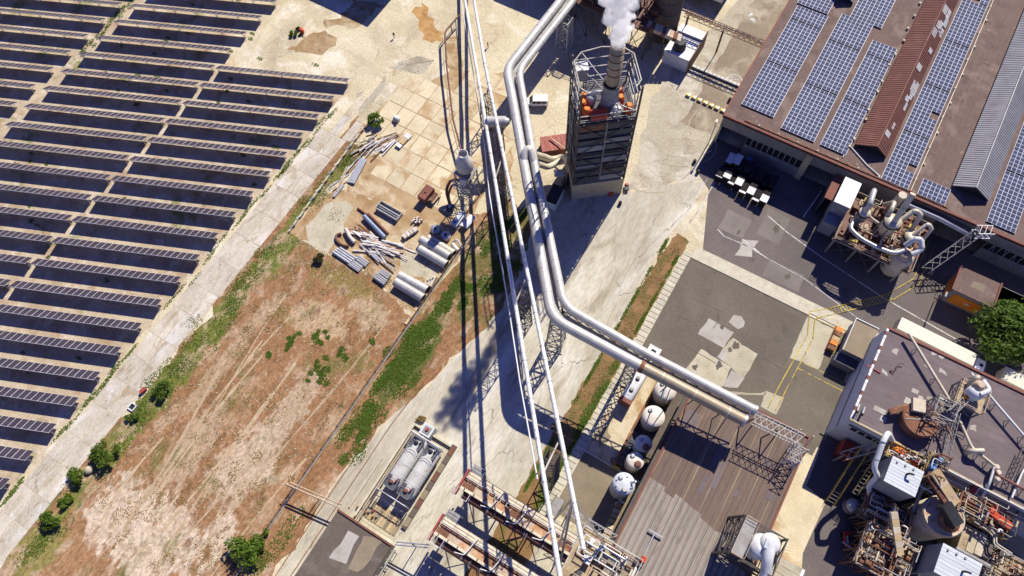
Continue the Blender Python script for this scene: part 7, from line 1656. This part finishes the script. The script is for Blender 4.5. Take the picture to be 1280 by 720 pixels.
# bollards and small stuff on the road
for lb, px in (('small dark drum on the concrete road by the tower', (-22.74, 75.5, 0)), ('dark manhole drum on the plaza edge by the hall', (-13.56, 92.75, 0)), ('small dark drum by the hall front left corner', (-11.85, 90.67, 0)), ('small black drum at the hall roof side on the plaza', (-13.67, 111.69, 0))):
    single('drum', lb, 'drum', MB().lathe(px,[(.35,0),(.38,.4),(.35,.85),(.1,.88)],12), M_black, px, 'small drums on the road')
t = thing('barrow', 'red and dark barrow parked at the tower corner', 'barrow', (-23.28, 79.51, 0)); q = (-23.28, 79.51, 0)
mb = MB(); mb.obox((q[0],q[1],.6),(.9,1.5,.4),.5); part('tray', mb, M_darkgrey, t); mb = MB(); mb.obox((q[0]-.3,q[1]+.5,.9),(.5,.5,.4),.5); part('box', mb, M_redbright, t)
for d in (-.4,.4): wheel(t, (q[0]+d,q[1]-.4,.25), (1,0,0), .25, .1)
# ---- scrap yard
def lay_pipe(lb, a, b_, r, mt, hollow=True, group='pipes lying in the scrap yard', name='steel_pipe'):
    a, b_ = Vector(a), Vector(b_); t = thing(name, lb, 'pipe', ((a.x+b_.x)/2,(a.y+b_.y)/2,0), group); mb = MB(); mb.tube([a,b_], r, 18, True); part('pipe', mb, mt, t)
    d = (b_-a).normalized()
    if hollow:
        for e, s in ((a,-1),(b_,1)): mb = MB(); mb.tube([e+d*s*.005, e+d*s*.02], r*.88, 18); part('mouth', mb, M_black, t)
        n = 4
        for k in range(1,n): c_ = a.lerp(b_,k/n); mb = MB(); mb.tube([c_-d*.05,c_+d*.05], r+.03, 18); part('seam', mb, M_galv, t)
    return t
lay_pipe('thickest silver pipe section, upper of the right hand trio', (-54.41, 46.99, 1), (-47, 46.56, 1), .95, M_steel)
lay_pipe('silver pipe section at the lower left of the right hand trio', (-53.45, 44.97, 1), (-46.58, 44.71, 1), .92, M_steel)
lay_pipe('dull pipe section behind the right hand trio', (-53.35, 48.09, 0.9), (-46.72, 47.62, 0.9), .8, M_cream_pipe)
lay_pipe('upper silver pipe of the lower pair by the fence', (-53.64, 37.94, 1), (-46.83, 37.99, 1), .95, M_steel)
lay_pipe('lower silver pipe of the lower pair by the fence', (-53.53, 36.35, 1), (-46.56, 36.13, 1), .98, M_steel)
lay_pipe('blue grey pipe lying slantwise on the white beams', (-68.09, 45.69, 0.7), (-61.28, 43.66, 0.7), .5, mat("blue grey steel", (.22,.27,.36), (.17,.21,.3), .6, .45, .3), False)
lay_pipe('thin rust red pipe at the slab yard edge, left', (-70.64, 46.75, 0.3), (-66.74, 46.28, 0.3), .22, M_brick, False)
lay_pipe('rust red pipe beside the blue grey pipe', (-67.87, 46.72, 0.35), (-61.4, 44.89, 0.35), .3, M_brick, False)
for k in range(4):
    a, b_ = Vector((-68.9, 35.57, 0.4)), Vector((-64.33, 35.23, 0.4)); o = Vector((.35,.75,0))*(k*.75); lay_pipe(f'grey pipe in the small bundle left, {ordinal(k+1)} from below', a+o*.9, b_+o*.9, .3, M_galv, False, 'bundled pipes in the scrap yard')
rnd = random.Random(23)
def pile(lb, c0, c1, n, L0, L1, ang, spread, mats, name='beam_pile'):
    t = thing(name, lb, 'scrap pile', ((c0[0]+c1[0])/2,(c0[1]+c1[1])/2,0)); a, b_ = Vector(c0), Vector(c1)
    for k in range(n):
        c_ = a.lerp(b_, rnd.random())+Vector((rnd.gauss(0,spread),rnd.gauss(0,spread),.12+rnd.random()*.55)); g_ = ang+rnd.gauss(0,.22); L_ = rnd.uniform(L0,L1)
        d = Vector((cos(g_),sin(g_),rnd.gauss(0,.03)))*L_/2; mb = MB(); mb.bar(c_-d, c_+d, rnd.uniform(.14,.34), rnd.uniform(.1,.2)); part('beam', mb, mats[k % len(mats)], t)
    return t
aa = atan2((Vector((-56.18, 41.63, 0))-Vector((-65.09, 41.24, 0))).y, (Vector((-56.18, 41.63, 0))-Vector((-65.09, 41.24, 0))).x)
M_pinkwhite = mat("weathered white beam", (.60,.55,.50), (.48,.42,.37), .8, .7, fine=.15, stain=((.33,.2,.13), .6, .8, .6, .72))
pile('fanned pile of long weathered white beams in the middle of the scrap yard', (-62.97, 41.16, 0), (-58.18, 42.19, 0), 30, 3, 8, aa+.1, .7, [M_pinkwhite, M_white, M_rust_pale, M_pinkwhite])
pile('loose smaller white beams left of the blue grey pipe', (-67.46, 42.51, 0), (-63.92, 42.79, 0), 20, 1.5, 4.5, aa, .7, [M_pinkwhite, M_rust, M_white])
pile('grey beams below the white beam pile', (-62.64, 39.84, 0), (-57.93, 39.78, 0), 7, 4, 7.5, aa-.12, .4, [M_galv, M_lattice, M_pinkwhite])
pile('scattered white frames and planks at the upper left of the slab yard', (-76.9, 59.85, 0), (-74.07, 65.15, 0), 22, 1.5, 5, 1.15, 1.0, [M_white, M_lattice, M_pinkwhite, M_rust])
pile('dark junk row beside the green shrub', (-79.58, 56.87, 0), (-77.99, 65.42, 0), 16, .8, 2.4, 1.2, .5, [M_ironwork, M_lattice, M_wood, M_rust])
pile('pale planks lying by the yard wall', (-77.94, 50.16, 0), (-77.69, 55.77, 0), 7, 4, 8, 1.38, .35, [M_wood, M_white, M_galv])
t = thing('sheet_stack', 'long grey blue sheet stack at the slab yard left side', 'sheet stack', (-76.61, 53.99, 0))
a, b_ = Vector((-76.08, 51, 0.3)), Vector((-77.29, 57.45, 0.3))
for k in range(3): mb = MB(); o = Vector((.5*k,.1*k,.1*k)); mb.bar(a+o, b_+o, .75, .18); part('sheet', mb, M_galv, t)
t = thing('sheet_stack', 'short grey channel lying at the lower left slab corner', 'channel', (-76.82, 47.77, 0))
mb = MB(); mb.bar((-76.8, 46.42, 0.3), (-76.79, 49.9, 0.3), .6, .35); part('channel', mb, M_galv, t)
t = thing('steel_channel', 'open grey steel trough lying above the white beam pile', 'trough', (-64.15, 49.31, 0))
a, b_ = Vector((-66.94, 49.45, 0.1)), Vector((-61.39, 49.25, 0.1)); d = (b_-a).normalized(); s_ = Vector((-d.y,d.x,0))
mb = MB(); mb.bar(a, b_, 2.0, .12); part('bottom', mb, M_grey, t)
for k in (-1,1): mb = MB(); mb.bar(a+s_*k*1.0+Vector((0,0,.5)), b_+s_*k*1.0+Vector((0,0,.5)), .12, 1.0); part('side', mb, M_pale_sheet, t)
for e in (a,b_): mb = MB(); mb.bar(e-s_+Vector((0,0,.5)), e+s_+Vector((0,0,.5)), .12, 1.0); part('end_plate', mb, M_pale_sheet, t)
mb = MB(); mb.bar(a+s_*.2+Vector((0,0,.6)), b_+s_*.2+Vector((0,0,.6)), .2, .15); part('rib', mb, M_pale_sheet, t)
for lb, px, s3, rz in (('flat grey box by the pipe bundle, left',(445,332),(1.9,3.0,.5),.6),('flat grey box by the pipe bundle, right',(452,327),(1.8,3.0,.5),.6),('short grey tube box near the lower pair',(477,350),(1.5,3.0,.9),.6),('small grey tube box near the lower pair',(482,345),(1.3,2.4,.9),.6)):
    pass
for lb, q, s3 in (('flat grey box right of the pipe bundle, nearer the field', (-62.94, 35.41, 0), (2.9,1.5,.5)), ('flat grey box right of the pipe bundle, nearer the beams', (-62.43, 36.97, 0), (2.9,1.3,.5)), ('ribbed grey box left of the lower silver pair, front', (-56.71, 35.45, 0), (3.0,1.3,.8)), ('ribbed grey box left of the lower silver pair, rear', (-56.48, 36.83, 0), (2.4,1.2,.8))):
    t = thing('ribbed_box', lb, 'box', q, 'ribbed grey boxes in the scrap yard')
    mb = MB(); mb.obox((q[0],q[1],s3[2]/2),s3,-.1); part('casing', mb, M_galv, t)
    for k in range(3): mb = MB(); mb.obox((q[0],q[1]-.4+.4*k,s3[2]+.05),(s3[0],.15,.1),-.1); part('rib', mb, M_steel, t)
t = thing('bent_chute', 'dark curved pipe bend with a pale arm at the left of the scrap yard', 'pipe bend', (-68.68, 39.61, 0)); q = (-68.49, 39.07, 0)
mb = MB(); mb.tube([(q[0]+1.7*cos(a)*1.2,q[1]+1.2*sin(a),.4) for a in [pi*.75+k*.33 for k in range(11)]], .3, 10); part('bend', mb, M_brownpaint, t)
mb = MB(); mb.tube([(-69.61, 41.21, 0.8), (-67.75, 40.09, 0.8), (-66.2, 39.59, 0.6)], .42, 10); part('arm', mb, M_pinkwhite, t)
t = thing('white_cabinet', 'small white cabinet with dark holes by the fence', 'cabinet', (-47.37, 40.02, 0)); q = (-47.37, 40.02, 0)
mb = MB(); mb.obox((q[0],q[1],.8),(1.7,2.4,1.6),.15); part('casing', mb, M_tank, t)
for k in range(3): mb = MB(); mb.obox((q[0]-.3+.3*k,q[1]-.5+.5*k,1.62),(.35,.35,.05),.15); part('port', mb, M_black, t)
t = thing('red_tank', 'rust red boxy tank standing on the slab yard', 'tank', (-59.39, 56.35, 0)); q = (-59.28, 56.18, 0)
mb = MB(); mb.obox((q[0],q[1]+.3,1.4),(2.0,3.4,1.7),-.05); part('casing', mb, M_brick, t); mb = MB(); mb.tube([(q[0],q[1]-1.4,1.3),(q[0],q[1]+2.0,1.3)], .95, 16); part('drum', mb, M_red, t); mb = MB(); mb.lathe((q[0],q[1]+.3,2.25),[(.25,0),(.25,.2)],10); part('cap', mb, M_brownpaint, t)
for dx in (-.8,.8):
    for dy in (-1,1.4): mb = MB(); mb.bar((q[0]+dx,q[1]+dy,0),(q[0]+dx,q[1]+dy,.6),.16); part('foot', mb, M_ironwork, t)
t = thing('flat_cart', 'tan flat cart right of the rust red tank', 'cart', (-57.78, 57.04, 0)); q = (-57.67, 56.87, 0)
mb = MB(); mb.obox((q[0],q[1]+.2,.9),(1.7,3.2,.2),-.05); part('deck', mb, M_wood, t); mb = MB(); mb.tube([(q[0],q[1]-1.2,.7),(q[0],q[1]+1.0,.7)], .6, 14); part('roller', mb, M_brownpaint, t); mb = MB(); mb.lathe((q[0],q[1]+.4,1.0),[(.3,0),(.3,.2)],10); part('cap', mb, M_rust, t)
mb = MB(); mb.bar((-56.34, 56.54, 0.6), (-56.52, 57.82, 0.9), .12); part('drawbar', mb, M_ironwork, t)
for k, (q, lb) in enumerate((((-57.81, 46.08, 0),'lowest'),((-57.49, 46.81, 0),'second'),((-57.17, 47.54, 0),'third'),((-56.86, 48.27, 0),'topmost'))):
    t = thing('pallet_box', f'pinkish block on a timber skid by the silver trio, {lb} of the row', 'crate', q, 'blocks on the timber skid')
    mb = MB(); mb.obox((q[0],q[1],.6),(1.0,.9,.7),-.2); part('block', mb, M_pinkwhite, t); mb = MB(); mb.obox((q[0],q[1],.13),(1.3,1.0,.24),-.2); part('skid', mb, M_brownpaint, t)
t = thing('white_frame_box', 'white bent steel frame on the slabs above the timber skid', 'frame', (-57.75, 50.51, 0)); q = (-57.75, 50.51, 0)
for dx, g_ in ((-.5,1.2),(.4,1.0),(0,-.2)): mb = MB(); mb.bar((q[0]+dx-cos(g_)*.9,q[1]-sin(g_)*.9,.5),(q[0]+dx+cos(g_)*.9,q[1]+sin(g_)*.9,.5),.3,.6); part('beam', mb, M_pinkwhite, t)
q = (-71.67, 65.77, 0)
t = thing('small_handcart', 'white and tan handcart at the upper edge of the slab yard', 'cart', q); mb = MB(); mb.obox((q[0]-.1,q[1],.5),(1.3,1.6,.3),-.1); part('deck', mb, M_wood, t); mb = MB(); mb.obox((q[0],q[1]+1.6,.45),(1.5,1.3,.25),-.1); part('panel', mb, M_white, t); mb = MB(); mb.obox((q[0]-.3,q[1]-1.5,.5),(1.4,.8,.4),-.1); part('panel', mb, M_cleanwhite, t)
for d in (-.5,.5): wheel(t, (q[0]+d,q[1],.2), (1,0,0), .2, .1)
q = (-76.55, 70.02, 0); t = thing('white_sack', 'crumpled white sack by the green shrub', 'sack', q); mb = MB(); mb.lathe(q,[(.5,0),(.9,.3),(.75,.9),(.3,1.2)],9); part('sack', mb, M_white, t); mb = MB(); mb.obox((q[0]+.4,q[1]-.6,.6),(.5,1.2,.4),.4); part('dark_strap', mb, M_black, t)
# shaded machines at the right of the yard
t = thing('blue_white_box', 'long pale blue box standing in the shade by the fan stack', 'box', (-50.1, 54.9, 0)); q = (-50.1, 54.9, 0)
mb = MB(); mb.obox((q[0],q[1],.8),(1.5,3.6,1.5),-.05); part('casing', mb, M_offwhite, t); mb = MB(); mb.obox((q[0]-.2,q[1]-1.2,1.57),(.4,.4,.06),-.05); part('port', mb, M_black, t)
t = thing('curved_plate', 'white curved plate leaning beside the pale blue box', 'plate', (-48.43, 55.42, 0)); q = (-48.43, 55.42, 0)
n = 7; mb = MB(); vs = []
for k in range(n): a = -.9+1.8*k/(n-1); vs += [(q[0]+1.1*sin(a),q[1]-1.6,.2+1.0*cos(a)),(q[0]+1.1*sin(a)+.4,q[1]+1.7,.2+1.0*cos(a))]
mb.add(vs, [(2*k,2*k+1,2*k+3,2*k+2) for k in range(n-1)], True); part('plate', mb, M_white, t)
for lb, q in (('grey drum in the shade left of the pale blue box', (-53.1, 50.53, 0)), ('grey ribbed drum in the shade above the silver trio', (-50.38, 50.35, 0))):
    t = thing('grey_drum', lb, 'drum', q, 'shaded drums in the scrap yard'); mb = MB(); mb.lathe(q,[(1.0,0),(1.05,.6),(1.0,1.2),(.2,1.3)],16); part('shell', mb, M_galv, t); mb = MB(); mb.lathe((q[0],q[1],1.3),[(.3,0),(.3,.2)],8); part('cap', mb, M_black, t)
q = (-53.3, 56.43, 0); t = thing('small_machine', 'small dark machine in the shade under the fan stack', 'machine', q); mb = MB(); mb.obox((q[0],q[1],.6),(1.4,1.2,1.1),.5); part('casing', mb, M_darkgrey, t); mb = MB(); mb.lathe((q[0],q[1],1.15),[(.35,0),(.3,.5)],10); part('filter', mb, M_galv, t)
q = (-46.97, 49.07, 0); t = thing('motor_unit', 'silver motor unit with a bent arm at the fence corner', 'motor', q)
mb = MB(); mb.tube([(q[0]-1.2,q[1]+.3,.7),(q[0]+.6,q[1]-.4,.7)], .55, 12); part('motor', mb, M_steel, t); mb = MB(); mb.tube(arc([(q[0]-1.4,q[1]+.9,.6),(q[0]-.6,q[1]+1.4,1.6),(q[0]+.9,q[1]+.6,.8)],.4), .2, 8); part('arm', mb, M_white, t); mb = MB(); mb.obox((q[0],q[1],.12),(2.4,1.2,.22),-.3); part('base', mb, M_ironwork, t)
# bits by the service road
q = (-82.88, -6.82, 0); t = thing('red_box', 'small red box lying beside the service road', 'box', q); mb = MB(); mb.obox((q[0],q[1],.4),(.65,1.2,.6),-.2); part('casing', mb, M_red, t); mb = MB(); mb.obox((q[0],q[1],.72),(.7,1.25,.06),-.2); part('lid', mb, M_red, t)
q = (-82.57, -10.27, 0); t = thing('manhole_frame', 'square white framed manhole beside the service road', 'manhole', q)
for a, b_ in (((-.6,-.6),(.6,-.6)),((.6,-.6),(.6,.6)),((.6,.6),(-.6,.6)),((-.6,.6),(-.6,-.6))): mb = MB(); mb.bar((q[0]+a[0],q[1]+a[1],.2),(q[0]+b_[0],q[1]+b_[1],.2),.22,.35); part('frame', mb, M_white, t)
mb = MB(); mb.obox((q[0],q[1],.08),(1.2,1.2,.1)); part('cover', mb, M_black, t)
q = (-81.24, -23.22, 0); single('pale_boulder', 'pale boulder between two shrubs beside the service road', 'boulder', MB().lathe(q,[(.7,0),(.9,.4),(.6,.8),(.2,.95)],9), M_patch2, q)
q = (-111.37, 80.04, 0); t = thing('red_barrel', 'bright red barrel standing by two small bushes on the cracked slabs', 'barrel', q); mb = MB(); mb.lathe(q,[(.5,0),(.55,.5),(.5,1.2),(.15,1.25)],14); part('shell', mb, M_redbright, t); mb = MB(); mb.lathe((q[0],q[1],.55),[(.55,0),(.58,.04),(.55,.1)],14); part('hoop', mb, M_red, t)
# ---- people (one skinned body each)
def person(lb, loc, rz):
    t = thing('person', lb, 'person', loc); t.rotation_euler = (0,0,rz)
    V_ = [(0,0,.95),(0,0,1.2),(0,0,1.42),(0,.02,1.53),(0,.03,1.66), (.1,0,.9),(.11,.12,.5),(.12,.04,.08),(.12,.2,.05), (-.1,0,.9),(-.11,-.05,.5),(-.12,-.22,.1),(-.12,-.08,.05),
          (.2,0,1.4),(.26,-.08,1.13),(.27,.06,.9),(-.2,0,1.4),(-.26,.1,1.14),(-.27,.24,.95)]
    E_ = [(0,1),(1,2),(2,3),(3,4),(0,5),(5,6),(6,7),(7,8),(0,9),(9,10),(10,11),(11,12),(2,13),(13,14),(14,15),(2,16),(16,17),(17,18)]
    R_ = [.15,.14,.16,.06,.11,.09,.065,.05,.045,.09,.065,.05,.045,.065,.05,.035,.065,.05,.035]
    me = bpy.data.meshes.new('body'); me.from_pydata(V_, E_, []); me.materials.append(M_cloth)
    b_ = part('body', me, None, t); md = b_.modifiers.new('skin','SKIN')
    for i, r in enumerate(R_): me.skin_vertices[0].data[i].radius = (r,r)
    me.skin_vertices[0].data[0].use_root = True
    sd = b_.modifiers.new('sub','SUBSURF'); sd.levels = 1; sd.render_levels = 1
    mb = MB(); mb.lathe((0,.03,1.62),[(.03,-.08),(.085,0),(.1,.08),(.07,.16),(.02,.18)],12); h = part('head', mb, M_skin, t)
    mb = MB(); mb.lathe((0,.02,1.70),[(.107,-.02),(.105,.05),(.06,.11),(.01,.12)],12); part('hair', mb, M_black, h)
    mb = MB(); mb.obox((0,.135,1.66),(.03,.04,.05)); part('nose', mb, M_skin, h)
    for s in (-1,1):
        mb = MB()
        c_ = (s*.27, .06 if s > 0 else .24, .9 if s > 0 else .95)
        mb.obox((c_[0],c_[1]+.02,c_[2]-.06),(.035,.08,.09)); 
        for f in range(4): mb.bar((c_[0],c_[1]-.02+.022*f,c_[2]-.1),(c_[0],c_[1]+.0+.02*f,c_[2]-.17-.01*(f in (1,2))),.016)
        mb.bar((c_[0],c_[1]+.06,c_[2]-.05),(c_[0]-s*.01,c_[1]+.1,c_[2]-.1),.018); part('hand', mb, M_skin, t)
person('person in dark work clothes walking over the pale slabs near the sand heap', (-90.86, 89.77, 0), .6)
person('person in dark clothes walking right of the thin pipes near the top', (-69.59, 98.26, 0), -.5)
# ---- trees and shrubs
def leaf_crown(rnd, c_, rx, ry, rz_, n, size, clumps=14):
    mb = MB(); cl = []
    for k in range(clumps):
        a, b_ = rnd.uniform(0,2*pi), rnd.uniform(-.5,1.4); q = rnd.uniform(.45,.95)
        cl.append((Vector((cos(a)*cos(b_)*rx*q, sin(a)*cos(b_)*ry*q, sin(b_)*rz_*q)), rnd.uniform(.28,.46)))
    for i in range(n):
        o, r = rnd.choice(cl); d = Vector((rnd.gauss(0,1),rnd.gauss(0,1),rnd.gauss(0,1))).normalized()*(rnd.random()**.4)*r
        p_ = Vector(c_)+o+Vector((d.x*rx,d.y*ry,d.z*rz_)); s = size*rnd.uniform(.6,1.4)
        nrm = (d.normalized()+Vector((rnd.gauss(0,.6),rnd.gauss(0,.6),.5+rnd.gauss(0,.5)))).normalized(); t1, t2 = mb.frame(nrm); a = rnd.uniform(0,pi); u_, v_ = t1*cos(a)+t2*sin(a), t2*cos(a)-t1*sin(a)
        mb.add([p_-u_*s, p_-v_*s*.45+nrm*s*.1, p_+u_*s, p_+v_*s*.45+nrm*s*.1], [(0,1,2,3)])
    return mb
def tree(name, lb, loc, r, h, n, size, mt, seed, cat='tree', group=None, trunk_r=.2):
    rnd = random.Random(seed); t = thing(name, lb, cat, loc, group); x, y, z = loc
    mb = MB(); mb.tube([(x,y,z),(x+.1*r,y,z+h*.35),(x,y+.1*r,z+h*.7)], [trunk_r,trunk_r*.75,trunk_r*.4], 8)
    for k in range(6):
        a = k*1.05+rnd.random(); mb.tube([(x+.05*r,y,z+h*(.3+.05*k)),(x+cos(a)*r*.6,y+sin(a)*r*.6,z+h*(.55+.05*k))], [trunk_r*.45,trunk_r*.15], 6)
    part('trunk', mb, M_bark, t)
    part('crown', leaf_crown(rnd, (x,y,z+h*.62), r, r, h*.42, n, size, max(8,int(n/90))), mt, t); return t
q = (53.12, 83.96, 4); tree('big_tree', 'big leafy green tree at the right edge beside the orange front building', (q[0],q[1],0), 6.2, 8.5, 7000, .42, M_leaf, 2, trunk_r=.4)
q = (53.88, 76.51, 0); 
for k in range(30): pass
for k, (px, r, h, mt, lb, sd) in enumerate((((-80.48, -19.39, 0.8),2.5,2.6,M_leaf_b,'largest round green shrub beside the service road',3),((-81.57, -24.86, 0.6),1.9,1.8,M_leaf_b,'low green shrub just below the pale boulder',4),((-80.79, -32.84, 0.6),2.1,2.0,M_leaf_b,'yellow green shrub near the lower left corner',5),((-79.22, -4.51, 0.6),1.9,2.0,M_leaf,'dark green shrub near the small red box',6),((-80.91, -11.74, 0.4),1.1,1.2,M_leaf,'small shrub just below the white manhole frame',7),
        ((-47.04, -19.39, 1),3.2,3.0,M_leaf_b,'big bush beside the fence at the bottom edge',8),((-80.38, 66.9, 0.8),2.2,2.2,M_leaf_b,'bright shrub at the upper corner of the slab yard',9),((-70.42, 32.93, 0.5),1.2,1.4,M_leaf_d,'lone dark shrub at the field corner by the scrap yard',10),((-112.6, 78.34, 0.4),1.0,1.0,M_leaf_b,'small bush left of the red barrel, larger',11),((-112.67, 80.32, 0.4),.6,.7,M_leaf_d,'tiny bush touching the red barrel',12),((-80.69, -29.55, 0.4),1.4,1.0,M_leaf_b,'flat pale shrub between the lower left shrubs',13),((-33.67, 15.8, 0.3),.8,.8,M_dry,'dry tuft at the upper end of the tank basin',14),((-45.94, -15.95, 0.5),1.3,1.2,M_leaf_b,'small bright bush above the big bottom bush',15),((-11.49, 26.9, 0.3),.7,.7,M_dry,'dry tuft on the verge under the thin pipes',16))):
    tree('shrub', lb, (px[0],px[1],0), r, h, int(420*r), .2+.04*r, mt, sd, 'shrub', 'shrubs', .06)
